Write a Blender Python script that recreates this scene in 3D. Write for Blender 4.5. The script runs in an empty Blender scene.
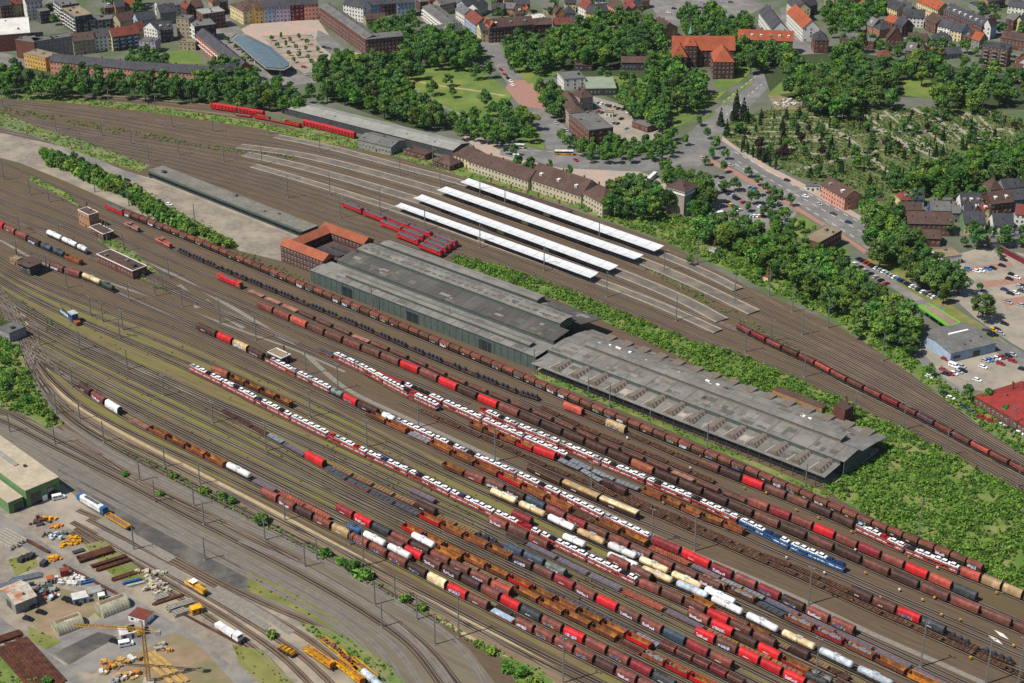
import bpy, math, random
import numpy as np
from mathutils import Vector, Matrix
rnd = random.Random(7)
sc = bpy.context.scene
col = sc.collection
R = math.radians
F, TH, H = 1706.0, R(26.7), 388.0
CX, CY = 512.0, 341.5
CT, ST = math.cos(TH), math.sin(TH)
CAMY = -H / math.tan(TH)

def at(px, py, z=0.0):
    """ground position (world metres) of a point surveyed in the photograph, at height z"""
    a = (px - CX) / F; b = -(py - CY) / F
    dy = CT + b * ST; dz = -ST + b * CT
    t = (z - H) / dz
    return Vector((a * t, CAMY + dy * t, z))

def pj(v):
    Y = v[1] - CAMY; Z = v[2] - H
    d = Y * CT - Z * ST; u = Y * ST + Z * CT
    return (CX + F * v[0] / d, CY - F * u / d)

# ---------------------------------------------------------------- camera, sky, sun
cd = bpy.data.cameras.new('camera'); cam = bpy.data.objects.new('camera', cd); col.objects.link(cam)
cam.location = (0, CAMY, H); cam.rotation_euler = (math.pi / 2 - TH, 0, 0)
cd.sensor_width = 36.0; cd.lens = F / 1024 * 36.0; cd.clip_start = 1; cd.clip_end = 9000
sc.camera = cam
SUN_EL = R(54); SUN_DIR = Vector((-0.90, -0.43, 0)).normalized()   # direction TO the sun
w = bpy.data.worlds.new('World'); sc.world = w; w.use_nodes = True
nt = w.node_tree; bg = nt.nodes['Background']
sky = nt.nodes.new('ShaderNodeTexSky'); sky.sky_type = 'NISHITA'; sky.sun_disc = False
sky.sun_elevation = SUN_EL; sky.sun_rotation = math.atan2(SUN_DIR.x, SUN_DIR.y)
sky.air_density = 1.0; sky.dust_density = 0.6; sky.ozone_density = 1.0
nt.links.new(sky.outputs[0], bg.inputs[0]); bg.inputs[1].default_value = 0.066
ld = bpy.data.lights.new('sun', 'SUN'); ld.energy = 4.3; ld.angle = R(0.5); ld.color = (1.0, 0.95, 0.86)
sun = bpy.data.objects.new('sun', ld); col.objects.link(sun)
sd = SUN_DIR * math.cos(SUN_EL) + Vector((0, 0, math.sin(SUN_EL)))
sun.rotation_euler = sd.to_track_quat('Z', 'Y').to_euler()
vs = sc.view_settings; vs.view_transform = 'Standard'; vs.look = 'None'; vs.gamma = 1; vs.use_curve_mapping = False
vs.exposure = 0.42
sc.cycles.max_bounces = 4; sc.cycles.diffuse_bounces = 2; sc.cycles.glossy_bounces = 2
sc.cycles.transparent_max_bounces = 4; sc.cycles.use_denoising = False
sc.render.use_persistent_data = False

# ---------------------------------------------------------------- materials
def lin(h):
    h = h.lstrip('#'); v = [int(h[i:i + 2], 16) / 255 for i in (0, 2, 4)]
    return tuple(x / 12.92 if x <= 0.04045 else ((x + 0.055) / 1.055) ** 2.4 for x in v)

MATS = {}
def mat(name, hexcol, hex2=None, scale=0.3, rough=0.85, rand=0.0, spec=0.3, metal=0.0, detail=7.0, lo=0.35, hi=0.68, stretch=None, hex3=None, scale3=0.05, huer=0.0):
    """surface with a base colour, a second weathering colour laid on by object/world noise and per-object variation"""
    if name in MATS: return MATS[name]
    m = bpy.data.materials.new(name); m.use_nodes = True; MATS[name] = m
    n = m.node_tree.nodes; l = m.node_tree.links
    b = n['Principled BSDF']; b.inputs['Roughness'].default_value = rough
    b.inputs['Specular IOR Level'].default_value = spec; b.inputs['Metallic'].default_value = metal
    c1 = lin(hexcol) + (1,)
    out = None
    tc = n.new('ShaderNodeNewGeometry')
    def noisemix(prev, hx, s, a, z, seedoff):
        tex = n.new('ShaderNodeTexNoise'); tex.inputs['Scale'].default_value = s; tex.inputs['Detail'].default_value = detail; tex.inputs['Roughness'].default_value = 0.62
        vec = tc.outputs['Position']
        mp = n.new('ShaderNodeMapping'); mp.inputs['Location'].default_value = (seedoff, seedoff * 2, 0)
        if stretch: mp.vector_type = 'TEXTURE'; mp.inputs['Rotation'].default_value = (0, 0, R(stretch[1])); mp.inputs['Scale'].default_value = stretch[0]
        l.new(vec, mp.inputs['Vector']); vec = mp.outputs[0]
        l.new(vec, tex.inputs['Vector'])
        mr = n.new('ShaderNodeMapRange'); mr.inputs['From Min'].default_value = a; mr.inputs['From Max'].default_value = z
        l.new(tex.outputs['Fac'], mr.inputs['Value'])
        mx = n.new('ShaderNodeMix'); mx.data_type = 'RGBA'
        l.new(mr.outputs[0], mx.inputs['Factor'])
        if prev is None: mx.inputs['A'].default_value = c1
        else: l.new(prev, mx.inputs['A'])
        mx.inputs['B'].default_value = lin(hx) + (1,)
        return mx.outputs['Result']
    if hex2: out = noisemix(None, hex2, scale, lo, hi, 3.1)
    if hex3: out = noisemix(out, hex3, scale3, 0.45, 0.62, 17.7)
    if rand or huer:
        oi = n.new('ShaderNodeObjectInfo')
        hs = n.new('ShaderNodeHueSaturation')
        mr = n.new('ShaderNodeMapRange'); mr.inputs['To Min'].default_value = 1 - rand; mr.inputs['To Max'].default_value = 1 + rand
        l.new(oi.outputs['Random'], mr.inputs['Value']); l.new(mr.outputs[0], hs.inputs['Value'])
        if huer:
            fr = n.new('ShaderNodeMath'); fr.operation = 'MULTIPLY'; fr.inputs[1].default_value = 7.31
            f2 = n.new('ShaderNodeMath'); f2.operation = 'FRACT'
            l.new(oi.outputs['Random'], fr.inputs[0]); l.new(fr.outputs[0], f2.inputs[0])
            m3 = n.new('ShaderNodeMapRange'); m3.inputs['To Min'].default_value = 0.5 - huer; m3.inputs['To Max'].default_value = 0.5 + huer
            l.new(f2.outputs[0], m3.inputs['Value']); l.new(m3.outputs[0], hs.inputs['Hue'])
        if out is None: hs.inputs['Color'].default_value = c1
        else: l.new(out, hs.inputs['Color'])
        out = hs.outputs['Color']
    if out is None: b.inputs['Base Color'].default_value = c1
    else: l.new(out, b.inputs['Base Color'])
    return m

# ---------------------------------------------------------------- mesh builder
class MB:
    def __init__(s): s.v = []; s.f = []; s.m = []
    def add(s, vs, fs, mi=0):
        o = len(s.v); s.v.extend(vs)
        for f in fs: s.f.append([i + o for i in f]); s.m.append(mi)
        return s
    def box(s, c, d, mi=0, rz=0.0, taper=None):
        """c = centre of the base, d = (length x, width y, height z)"""
        x, y, z = d[0] / 2, d[1] / 2, d[2]
        tx, ty = taper or (1, 1)
        p = [(-x, -y, 0), (x, -y, 0), (x, y, 0), (-x, y, 0), (-x * tx, -y * ty, z), (x * tx, -y * ty, z), (x * tx, y * ty, z), (-x * tx, y * ty, z)]
        co, si = math.cos(rz), math.sin(rz)
        p = [(c[0] + a * co - b * si, c[1] + a * si + b * co, c[2] + e) for a, b, e in p]
        return s.add(p, [(0, 3, 2, 1), (4, 5, 6, 7), (0, 1, 5, 4), (1, 2, 6, 5), (2, 3, 7, 6), (3, 0, 4, 7)], mi)
    def bar(s, a, b, w, h=None, mi=0):
        a, b = Vector(a), Vector(b); h = h or w; d = (b - a)
        if d.length < 1e-6: return s
        d.normalize(); up = Vector((0, 0, 1)) if abs(d.z) < 0.95 else Vector((1, 0, 0))
        sx = d.cross(up).normalized() * w / 2; sy = sx.cross(d).normalized() * h / 2
        p = [q + i * sx + j * sy for q in (a, b) for i, j in ((-1, -1), (1, -1), (1, 1), (-1, 1))]
        return s.add([tuple(q) for q in p], [(3, 2, 1, 0), (4, 5, 6, 7), (0, 1, 5, 4), (1, 2, 6, 5), (2, 3, 7, 6), (3, 0, 4, 7)], mi)
    def prism(s, prof, x0, x1, mi=0, cap=True, axis='x'):
        """extrude a closed (y,z) profile, given counter-clockwise seen from +x, along x"""
        n = len(prof)
        g = (lambda x, y, z: (x, y, z)) if axis == 'x' else (lambda x, y, z: (y, x, z))
        vs = [g(x0, *q) for q in prof] + [g(x1, *q) for q in prof]
        fs = [(i, (i + 1) % n, n + (i + 1) % n, n + i) for i in range(n)]
        fs = [tuple(reversed(f)) for f in fs] if axis == 'x' else fs
        if cap: fs += [tuple(range(n)) if axis == 'x' else tuple(range(n - 1, -1, -1)), tuple(range(2 * n - 1, n - 1, -1)) if axis == 'x' else tuple(range(n, 2 * n))]
        return s.add(vs, fs, mi)
    def cyl(s, a, b, r, n=10, mi=0, r2=None):
        a, b = Vector(a), Vector(b); d = (b - a).normalized(); r2 = r if r2 is None else r2
        up = Vector((0, 0, 1)) if abs(d.z) < 0.9 else Vector((1, 0, 0))
        e1 = d.cross(up).normalized(); e2 = d.cross(e1)
        vs = []
        for q, rr in ((a, r), (b, r2)):
            for i in range(n):
                t = 2 * math.pi * i / n; vs.append(tuple(q + e1 * math.cos(t) * rr + e2 * math.sin(t) * rr))
        fs = [(i, (i + 1) % n, n + (i + 1) % n, n + i) for i in range(n)] + [tuple(range(n - 1, -1, -1)), tuple(range(n, 2 * n))]
        return s.add(vs, fs, mi)
    def poly(s, pts, mi=0): return s.add([tuple(p) for p in pts], [tuple(range(len(pts)))], mi)
    def build(s, name, mats, parent=None, smooth=False):
        me = bpy.data.meshes.new(name); me.from_pydata(s.v, [], s.f); me.update()
        if not isinstance(mats, (list, tuple)): mats = [mats]
        for q in mats: me.materials.append(q)
        if len(mats) > 1: me.polygons.foreach_set('material_index', s.m)
        if smooth: me.polygons.foreach_set('use_smooth', [True] * len(me.polygons))
        o = bpy.data.objects.new(name, me); col.objects.link(o)
        if parent: o.parent = parent
        return o

def fast_mesh(name, verts, faces_n, mats, midx=None, parent=None, k=4):
    """numpy verts (N,3), N/k faces of k consecutive verts"""
    me = bpy.data.meshes.new(name); n = len(verts); nf = n // k
    me.vertices.add(n); me.vertices.foreach_set('co', np.asarray(verts, dtype=np.float32).ravel())
    me.loops.add(n); me.loops.foreach_set('vertex_index', np.arange(n, dtype=np.int32))
    me.polygons.add(nf); me.polygons.foreach_set('loop_start', np.arange(0, n, k, dtype=np.int32))
    me.polygons.foreach_set('loop_total', np.full(nf, k, dtype=np.int32))
    for q in (mats if isinstance(mats, (list, tuple)) else [mats]): me.materials.append(q)
    if midx is not None: me.polygons.foreach_set('material_index', np.asarray(midx, dtype=np.int32))
    me.update(); me.validate()
    o = bpy.data.objects.new(name, me); col.objects.link(o)
    if parent: o.parent = parent
    return o

LABELS = {}
def tag(o, label=None, cat=None, group=None, kind=None):
    if label: o['label'] = label; LABELS.setdefault(label, []).append(o.name)
    if cat: o['category'] = cat
    if group: o['group'] = group
    if kind: o['kind'] = kind
    return o
def empty(name, loc=(0, 0, 0), rz=0.0):
    o = bpy.data.objects.new(name, None); col.objects.link(o); o.location = loc; o.rotation_euler = (0, 0, rz); o.empty_display_size = 1
    return o
KIDS = {}
def kids(o):
    if o.name not in KIDS: KIDS[o.name] = [(c, list(c.children)) for c in o.children]
    return KIDS[o.name]
def dup(root, loc, rz=0.0, scale=None):
    """copy of a thing with copies of its parts and sub-parts (mesh data shared)"""
    r = root.copy(); col.objects.link(r); r.location = loc; r.rotation_euler = (0, 0, rz)
    for k in ('label', 'group'):
        if k in r: del r[k]
    if scale: r.scale = scale
    for c, gs in kids(root):
        c2 = c.copy(); c2.parent = r; col.objects.link(c2)
        for g in gs:
            g2 = g.copy(); g2.parent = c2; col.objects.link(g2)
    return r
PROTO = {}
def place(key, maker, loc, rz=0.0, scale=None):
    """first use moves the built thing itself, later uses copy it"""
    if key not in PROTO:
        o = maker(); PROTO[key] = o; kids(o)
        o.location = loc; o.rotation_euler = (0, 0, rz)
        if scale: o.scale = scale
        return o
    return dup(PROTO[key], loc, rz, scale or (1, 1, 1))

ORD = 'zeroth first second third fourth fifth sixth seventh eighth ninth tenth eleventh twelfth thirteenth fourteenth fifteenth sixteenth seventeenth eighteenth nineteenth'.split()
TENS = {2: 'twent', 3: 'thirt', 4: 'fort', 5: 'fift', 6: 'sixt', 7: 'sevent', 8: 'eight', 9: 'ninet'}
def ordn(i):
    if i < 20: return ORD[i]
    t, u = divmod(i, 10)
    return TENS[t] + ('ieth' if u == 0 else 'y-' + ORD[u])

def smooth2(pts, step=5.0):
    """Catmull-Rom through world points, resampled"""
    P = [Vector((p[0], p[1])) for p in pts]
    if len(P) == 2:
        n = max(2, int((P[1] - P[0]).length / step)); return [P[0].lerp(P[1], i / n) for i in range(n + 1)]
    P = [P[0] * 2 - P[1]] + P + [P[-1] * 2 - P[-2]]
    out = []
    for i in range(1, len(P) - 2):
        a, b, c, d = P[i - 1:i + 3]
        t0 = 0; t1 = max(1e-3, (b - a).length ** .5); t2 = t1 + max(1e-3, (c - b).length ** .5); t3 = t2 + max(1e-3, (d - c).length ** .5)
        n = max(1, int((c - b).length / step))
        for k in range(n):
            t = t1 + (t2 - t1) * k / n
            A1 = a * ((t1 - t) / t1) + b * (t / t1); A2 = b * ((t2 - t) / (t2 - t1)) + c * ((t - t1) / (t2 - t1)); A3 = c * ((t3 - t) / (t3 - t2)) + d * ((t - t2) / (t3 - t2))
            B1 = A1 * ((t2 - t) / t2) + A2 * (t / t2); B2 = A2 * ((t3 - t) / (t3 - t1)) + A3 * ((t - t1) / (t3 - t1))
            out.append(B1 * ((t2 - t) / (t2 - t1)) + B2 * ((t - t1) / (t2 - t1)))
    out.append(P[-2])
    return out

def ribbon(mb, line, w, z, mi=0, off=0.0):
    n = len(line); L = []; 
    for i, p in enumerate(line):
        d = (line[min(i + 1, n - 1)] - line[max(i - 1, 0)]).normalized(); nn = Vector((-d.y, d.x))
        L.append((p + nn * (off + w / 2), p + nn * (off - w / 2)))
    o = len(mb.v)
    for a, b in L: mb.v.append((a.x, a.y, z)); mb.v.append((b.x, b.y, z))
    for i in range(n - 1): mb.f.append([o + 2 * i, o + 2 * i + 1, o + 2 * i + 3, o + 2 * i + 2]); mb.m.append(mi)
    return mb
def railbar(mb, line, off, w, z0, z1, mi=0):
    n = len(line); o = len(mb.v)
    for i, p in enumerate(line):
        d = (line[min(i + 1, n - 1)] - line[max(i - 1, 0)]).normalized(); nn = Vector((-d.y, d.x))
        a = p + nn * (off + w / 2); b = p + nn * (off - w / 2)
        mb.v += [(a.x, a.y, z0), (a.x, a.y, z1), (b.x, b.y, z1), (b.x, b.y, z0)]
    for i in range(n - 1):
        q = o + 4 * i
        for j in range(3): mb.f.append([q + j, q + j + 1, q + 4 + j + 1, q + 4 + j]); mb.m.append(mi)
    return mb
FLATN = [0]
def flat(name, pxpts, m, z, kind='structure', zz=0.0, holes=None):
    """a level sheet on the ground, corners surveyed in the photograph"""
    mb = MB(); pts = [at(x, y, zz) for x, y in pxpts]
    for p in pts: p.z = zz + z
    # keep it facing up
    FLATN[0] += 1; [setattr(p, 'z', zz + z + FLATN[0] * .0006) for p in pts]
    ar = sum(pts[i].x * pts[(i + 1) % len(pts)].y - pts[(i + 1) % len(pts)].x * pts[i].y for i in range(len(pts)))
    if ar < 0: pts.reverse()
    from mathutils.geometry import tessellate_polygon
    mb.add([tuple(p) for p in pts], [tuple(t) for t in tessellate_polygon([[Vector((p.x, p.y, 0)) for p in pts]])])
    o = mb.build(name, m); o['kind'] = kind
    return o
# ---------------------------------------------------------------- rolling stock
PAL = {  # name -> (words, base colour, dirt colour)
 'brown': ('brown', '#6b4036', '#4d3229'), 'dbrown': ('dark brown', '#4b2f28', '#35241f'), 'rbrown': ('reddish brown', '#84453a', '#5e352d'),
 'red': ('bright red', '#c62227', '#a31d20'), 'dred': ('dark red', '#8a2a2e', '#6a2427'), 'pred': ('faded red', '#b4513f', '#8a3f34'),
 'tan': ('tan', '#bda077', '#957b58'), 'cream': ('cream', '#e4d5b0', '#b7a27c'), 'white': ('white', '#e9eaec', '#bfbebb'),
 'silver': ('silver grey', '#b9c3cc', '#8d959c'), 'grey': ('grey', '#6d706c', '#4f514f'), 'dgrey': ('dark grey', '#43474a', '#303334'),
 'bgrey': ('blue-grey', '#42505e', '#2f3a45'), 'green': ('grey-green', '#7c8b84', '#5a6660'), 'dgreen': ('dark green', '#344a40', '#26352e'),
 'blue': ('blue', '#2f639b', '#234a73'), 'rust': ('rusty', '#70452b', '#523222'), 'obrown': ('orange-brown', '#9a5539', '#74402d'),
 'orange': ('orange', '#c77a2a', '#96591e'), 'yellow': ('yellow', '#dca412', '#b17c10'), 'pink': ('dusty pink', '#a0705f', '#7b5247'),
  'crane': ('yellow', '#b98a35', '#94702c'), 'pbrown': ('purple-brown', '#5d4650', '#45353d'), 'lblue': ('pale blue', '#a9c0d2', '#8097a8'),
}
def P(c):
    w_, a, b = PAL[c]
    return mat('paint_' + c, a, b, scale=0.55, rough=0.65, rand=0.16, spec=0.3, lo=0.42, hi=0.60, hex3=b, scale3=0.22)
M_UND = mat('underframe', '#2a2522', '#3d2f27', scale=1.5, rough=0.9)
M_WHEEL = mat('wheel_steel', '#2b2624', '#4a3a30', scale=2.0, rough=0.7)
M_RUSTIN = mat('rusty_inside', '#7d5029', '#533722', scale=1.1, rough=0.95, rand=0.12, hex3='#a06a2c', scale3=0.35)
M_DARKLOAD = mat('steel_load', '#4d5058', '#33353b', scale=1.2, rough=0.6, rand=0.15)
M_GREYLOAD = mat('grey_load', '#7f868c', '#5b6066', scale=1.3, rough=0.7, rand=0.15)
M_PURPLOAD = mat('slab_load', '#6a6069', '#4d454e', scale=1.0, rough=0.8, rand=0.1)
M_WOOD = mat('plank_deck', '#86684b', '#5f4733', scale=0.8, rough=0.9, rand=0.1)
M_SCRAP = mat('rust_cradle', '#674433', '#46312a', scale=0.8, rough=0.95, rand=0.2, hex3='#84684f', scale3=0.6)
M_LETTER = mat('chalk_lettering', '#d8d5cf', rough=0.8)
M_YELSTRIP = mat('slat_strip', '#8d7440', '#5f4d2e', scale=0.5, rough=0.85, rand=0.15)
M_WHITEP = mat('white_paint', '#e6e6e4', rough=0.5)
GRAF = [mat('spray_' + str(i), h, h2, scale=0.9, rough=0.6, lo=0.42, hi=0.5) for i, (h, h2) in enumerate([('#c9cdd2', '#5a4038'), ('#4f8f86', '#6a4038'), ('#b4a24a', '#3d5a8a'), ('#3f6fae', '#c9c9cf'), ('#a46a9a', '#d0ccd2')])]

def running(root, L, axles):
    """underframe, wheelsets or bogies, buffers"""
    mb = MB().box((0, 0, 0.95), (L, 2.3, 0.28)); mb.box((0, 0.9, 0.62), (L * 0.55, 0.12, 0.34)); mb.box((0, -0.9, 0.62), (L * 0.55, 0.12, 0.34))
    mb.build('underframe', M_UND, root)
    for e in (-1, 1):
        bb = MB()
        for s in (-1, 1): bb.cyl((e * L / 2, s * 0.87, 1.05), (e * (L / 2 + 0.6), s * 0.87, 1.05), 0.22, 6)
        bb.build('buffers', M_UND, root)
    if axles == 2:
        for e in (-1, 1):
            x = e * L * 0.31; m = MB()
            for s in (-1, 1): m.cyl((x, s * 0.68, 0.63), (x, s * 0.82, 0.63), 0.47, 10)
            m.cyl((x, -0.7, 0.63), (x, 0.7, 0.63), 0.09, 6); m.build('wheelset', M_WHEEL, root)
    else:
        for e in (-1, 1):
            m = MB(); x0 = e * (L / 2 - 2.6)
            for dx in (-0.9, 0.9):
                for s in (-1, 1): m.cyl((x0 + dx, s * 0.68, 0.63), (x0 + dx, s * 0.82, 0.63), 0.46, 10)
                m.cyl((x0 + dx, -0.7, 0.63), (x0 + dx, 0.7, 0.63), 0.09, 6)
            m.box((x0, 0.95, 0.45), (2.6, 0.16, 0.4)); m.box((x0, -0.95, 0.45), (2.6, 0.16, 0.4))
            m.build('bogie', M_WHEEL, root)

ARCH = [(-1.45, 1.15), (1.45, 1.15), (1.5, 2.1), (1.42, 3.0), (1.2, 3.65), (0.75, 4.08), (0.0, 4.25), (-0.75, 4.08), (-1.2, 3.65), (-1.42, 3.0), (-1.5, 2.1)]
def mk_hood(c, L, mark=0, four=False):
    root = empty('hooded_wagon'); running(root, L - 1.2, 4 if four else 2); hl = (L - 1.9) / 2
    mb = MB(); n = max(3, int(L / 3))
    mb.prism(ARCH, -hl, hl)
    for i in range(n + 1):                         # telescoping hood ribs
        x = -hl + 2 * hl * i / n
        mb.prism([(y * 1.025, z * 1.012) for y, z in ARCH], max(-hl - .02, x - 0.11), min(hl + .02, x + 0.11))
    mb.build('hood', P(c), root)
    dk = P('dbrown') if c not in ('dgrey', 'bgrey', 'grey') else P('dgrey')
    for e in (-1, 1):
        m = MB(); m.prism([(y * 0.97, z * 0.985 + .01) for y, z in ARCH], e * (hl + .03), e * (hl + 0.16) ) if e > 0 else m.prism([(y * 0.97, z * 0.985 + .01) for y, z in ARCH], -hl - 0.16, -hl - .03)
        m.build('end_wall', dk if c != 'white' else P('dgrey'), root)
    if mark: marking(root, hl, mark)
    return root
def marking(root, hl, k):
    m = MB()
    y = -1.52
    if k == 1:      # small company lettering low on the side
        for s in (-1, 1):
            for i in range(5): m.box((-hl * 0.45 + i * 0.62, s * 1.5, 1.85), (0.4, 0.06, 0.46 if i % 2 else 0.36))
        m.build('lettering', M_LETTER, root)
    else:           # sprayed graffiti panel
        g = MB(); r = random.Random(k * 17); x = -hl * 0.8
        while x < hl * 0.35:
            wd = r.uniform(0.5, 1.2); h = r.uniform(0.7, 1.4)
            for s in (-1, 1): g.box((x + wd / 2, s * 1.5, 1.3 + r.uniform(0, .3)), (wd * 0.9, 0.07, h))
            x += wd
        g.build('graffiti', GRAF[k % 5], root)
def mk_slide(c, L, mark=0):
    root = empty('covered_wagon'); running(root, L - 1.2, 2); hl = (L - 1.5) / 2
    mb = MB().box((0, 0, 1.2), (2 * hl, 2.8, 2.35)); n = int(2 * hl / 1.5)
    for i in range(n + 1):
        for s in (-1, 1): mb.box((-hl + 0.06 + (2 * hl - .12) * i / n, s * 1.4, 1.25), (0.12, 0.12, 2.25))
    mb.build('body', P('dbrown'), root)
    ms = MB()
    for s in (-1, 1): ms.box((0, s * 1.415, 2.95), (2 * hl - .3, 0.05, 0.42))
    ms.build('slat_strip', M_YELSTRIP, root)
    rf = [(-1.5, 3.52), (1.5, 3.52), (1.42, 3.85), (0.95, 4.12), (0, 4.25), (-0.95, 4.12), (-1.42, 3.85)]
    r_ = MB().prism(rf, -hl - .05, hl + .05)
    for i in range(n + 1): r_.prism([(y * 1.01, z * 1.01) for y, z in rf], -hl + (2 * hl - .1) * i / n, -hl + .1 + (2 * hl - .1) * i / n)
    r_.build('roof', P(c), root)
    if mark: marking(root, hl, mark)
    return root
def mk_open(c, L, load=None):
    root = empty('open_wagon'); running(root, L - 1.2, 4); hl = (L - 1.5) / 2
    mb = MB()
    for s in (-1, 1):
        mb.box((0, s * 1.38, 1.22), (2 * hl, 0.1, 1.75))
        n = 9
        for i in range(n): mb.box((-hl + 0.1 + (2 * hl - .2) * i / (n - 1), s * 1.46, 1.25), (0.14, 0.14, 1.68))
        mb.box((0, s * 1.44, 2.9), (2 * hl + .1, 0.2, 0.14))
    for e in (-1, 1): mb.box((e * (hl - .05), 0, 1.22), (0.1, 2.66, 1.95))
    mb.build('body', P(c), root)
    ins = MB()
    for s in (-1, 1): ins.box((0, s * 1.32, 1.24), (2 * hl - .22, 0.015, 1.68))
    ins.box((0, 0, 1.24), (2 * hl - .25, 2.58, 0.05)); ins.build('lining', M_RUSTIN, root)
    if load:
        r = random.Random(3); lm = MB()
        for i in range(26):
            lm.box((r.uniform(-hl + .8, hl - .8), r.uniform(-0.9, 0.9), 1.3), (r.uniform(.8, 2.6), r.uniform(.3, .8), r.uniform(.8, 1.5)), rz=r.uniform(-.5, .5))
        lm.build('load', load, root)
    return root
def mk_tank(c, L, band=None):
    root = empty('tank_wagon'); running(root, L - 1.2, 4 if L > 13 else 2); hl = (L - 2.2) / 2; rr = 1.42; zc = 2.75
    m = MB(); n = 16; prof = [(-hl, 0.45), (-hl + .12, 0.95), (-hl + .45, 1.3), (-hl + .8, rr), (hl - .8, rr), (hl - .45, 1.3), (hl - .12, .95), (hl, .45)]
    for x, r_ in prof:
        for i in range(n): t = 2 * math.pi * i / n; m.v.append((x, math.cos(t) * r_, zc + math.sin(t) * r_))
    for j in range(len(prof) - 1):
        for i in range(n): m.f.append([j * n + i, (j + 1) * n + i, (j + 1) * n + (i + 1) % n, j * n + (i + 1) % n]); m.m.append(0)
    m.f += [list(range(n)), list(range(len(prof) * n - 1, (len(prof) - 1) * n - 1, -1))]; m.m += [0, 0]
    m.build('tank', P(c), root)
    sd_ = MB()
    for x in (-hl * .62, hl * .62): sd_.box((x, 0, 1.2), (0.6, 2.3, 0.5))
    sd_.build('saddles', M_UND, root)
    dm = MB().cyl((0, 0, zc + rr - .1), (0, 0, zc + rr + .28), 0.42, 10); dm.build('dome', P(c), root)
    wk = MB().box((0, 0.62, zc + rr + .02), (2.6, 0.5, .06)).box((0, -0.62, zc + rr + .02), (2.6, 0.5, .06)); wk.build('walkway', P('silver') if c in ('white', 'cream', 'silver', 'tan') else M_UND, root)
    ld_ = MB()
    for s in (-1, 1):
        for dx in (-.22, .22): ld_.bar((dx, s * 1.5, 1.2), (dx, s * 1.5, 4.1), .06)
    ld_.build('ladder', M_UND, root)
    if band:
        b = MB()
        for s in (-1, 1): b.box((0, s * 1.425, zc - .15), (2 * hl - 1.7, .03, .3))
        b.build('stripe', P(band), root)
    return root
def mk_flat(c, L, kind):
    root = empty({'cradle': 'cradle_wagon', 'stake': 'stake_wagon', 'coil': 'coil_wagon'}.get(kind, 'flat_wagon')); running(root, L - 1.2, 2 if L < 14 else 4); hl = (L - 1.4) / 2
    mb = MB()
    for s in (-1, 1): mb.box((0, s * 1.33, 1.1), (2 * hl, 0.16, 0.32))
    for e in (-1, 1): mb.box((e * (hl - .1), 0, 1.1), (0.2, 2.6, 0.36))
    mb.build('frame', P(c), root)
    if kind == 'cradle':
        MB().box((0, 0, 1.12), (2 * hl - .3, 2.5, .12)).build('deck', M_UND, root)
        m = MB(); n = max(4, int(L / 2.1))
        for i in range(n):
            x = -hl + .9 + (2 * hl - 1.8) * i / (n - 1)
            m.box((x, 0, 1.24), (0.5, 2.7, 0.5), taper=(.5, .95))
            m.box((x + .5, 0, 1.24), (0.35, 2.4, 0.2))
        m.build('cradles', M_SCRAP, root)
    elif kind == 'stake':
        MB().box((0, 0, 1.12), (2 * hl - .3, 2.5, .15)).build('deck', P('obrown'), root)
        m = MB()
        for i in range(9):
            x = -hl + .8 + (2 * hl - 1.6) * i / 8
            for s in (-1, 1): m.box((x, s * 1.32, 1.2), (.22, .2, 1.9))
        m.build('stakes', P('pred'), root)
    elif kind == 'coil':
        MB().box((0, 0, 1.12), (2 * hl - .3, 2.5, .15)).build('deck', P('dbrown'), root)
        m = MB()
        for i in range(4):
            for e in (-.75, .75): m.box((-hl * .72 + hl * 1.44 * i / 3 + e, 0, 1.27), (.35, 2.3, .35))
        m.build('cradles', M_SCRAP, root)
    else:
        MB().box((0, 0, 1.12), (2 * hl - .3, 2.5, .18)).build('deck', {'pink': P('pink'), 'brown': P('brown'), 'wood': M_WOOD, 'dark': P('dbrown')}.get(kind, M_WOOD), root)
        lm = {'grey': M_GREYLOAD, 'steel': M_DARKLOAD, 'slab': M_PURPLOAD, 'blue': P('lblue')}.get(kind)
        if lm:
            m = MB(); r = random.Random(5)
            if kind in ('grey', 'steel'):
                for i in range(5):
                    for j in range(3): m.box((-hl * .8 + hl * 1.6 * i / 4, -.8 + .8 * j, 1.31), (hl * .36, .7, r.uniform(.3, .55)))
            else: m.box((0, 0, 1.31), (2 * hl - .7, 2.3, .5)); [m.box((-hl * .75 + hl * 1.5 * i / 3, 0, 1.82), (.25, 2.2, .06)) for i in range(4)]
            m.build('load', lm, root)
        elif kind == 'brown':          # low-sided: shallow drop sides with a covered load
            m = MB().prism([(-1.25, 1.3), (1.25, 1.3), (1.2, 1.9), (.6, 2.2), (-.6, 2.2), (-1.2, 1.9)], -hl + .25, hl - .25); m.build('cover', P('brown'), root)
        elif kind == 'wood':
            m = MB()
            for i in range(6): m.box((-hl * .8 + hl * 1.6 * i / 5, 0, 1.31), (hl * .26, 2.2, .34))
            m.build('load', M_WOOD, root)
        else:
            m = MB()
            for i in range(7):
                for s in (-1, 1): m.box((-hl + .6 + (2 * hl - 1.2) * i / 6, s * 1.3, 1.35), (.12, .1, .55))
            m.build('stakes', P(c), root)
    return root
def mk_hopper(c, L):
    root = empty('hopper_wagon'); running(root, L - 1.2, 4); hl = (L - 1.5) / 2
    mb = MB().prism([(-.75, 1.3), (.75, 1.3), (1.45, 2.3), (1.45, 3.7), (1.1, 3.95), (-1.1, 3.95), (-1.45, 3.7), (-1.45, 2.3)], -hl, hl)
    for i in range(6):
        for s in (-1, 1): mb.box((-hl + .15 + (2 * hl - .3) * i / 5, s * 1.47, 2.3), (.14, .12, 1.4))
    mb.build('body', P(c), root)
    MB().box((0, 0, 3.96), (2 * hl - .8, 1.5, .1)).build('roof', P('dbrown'), root)
    return root
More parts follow.
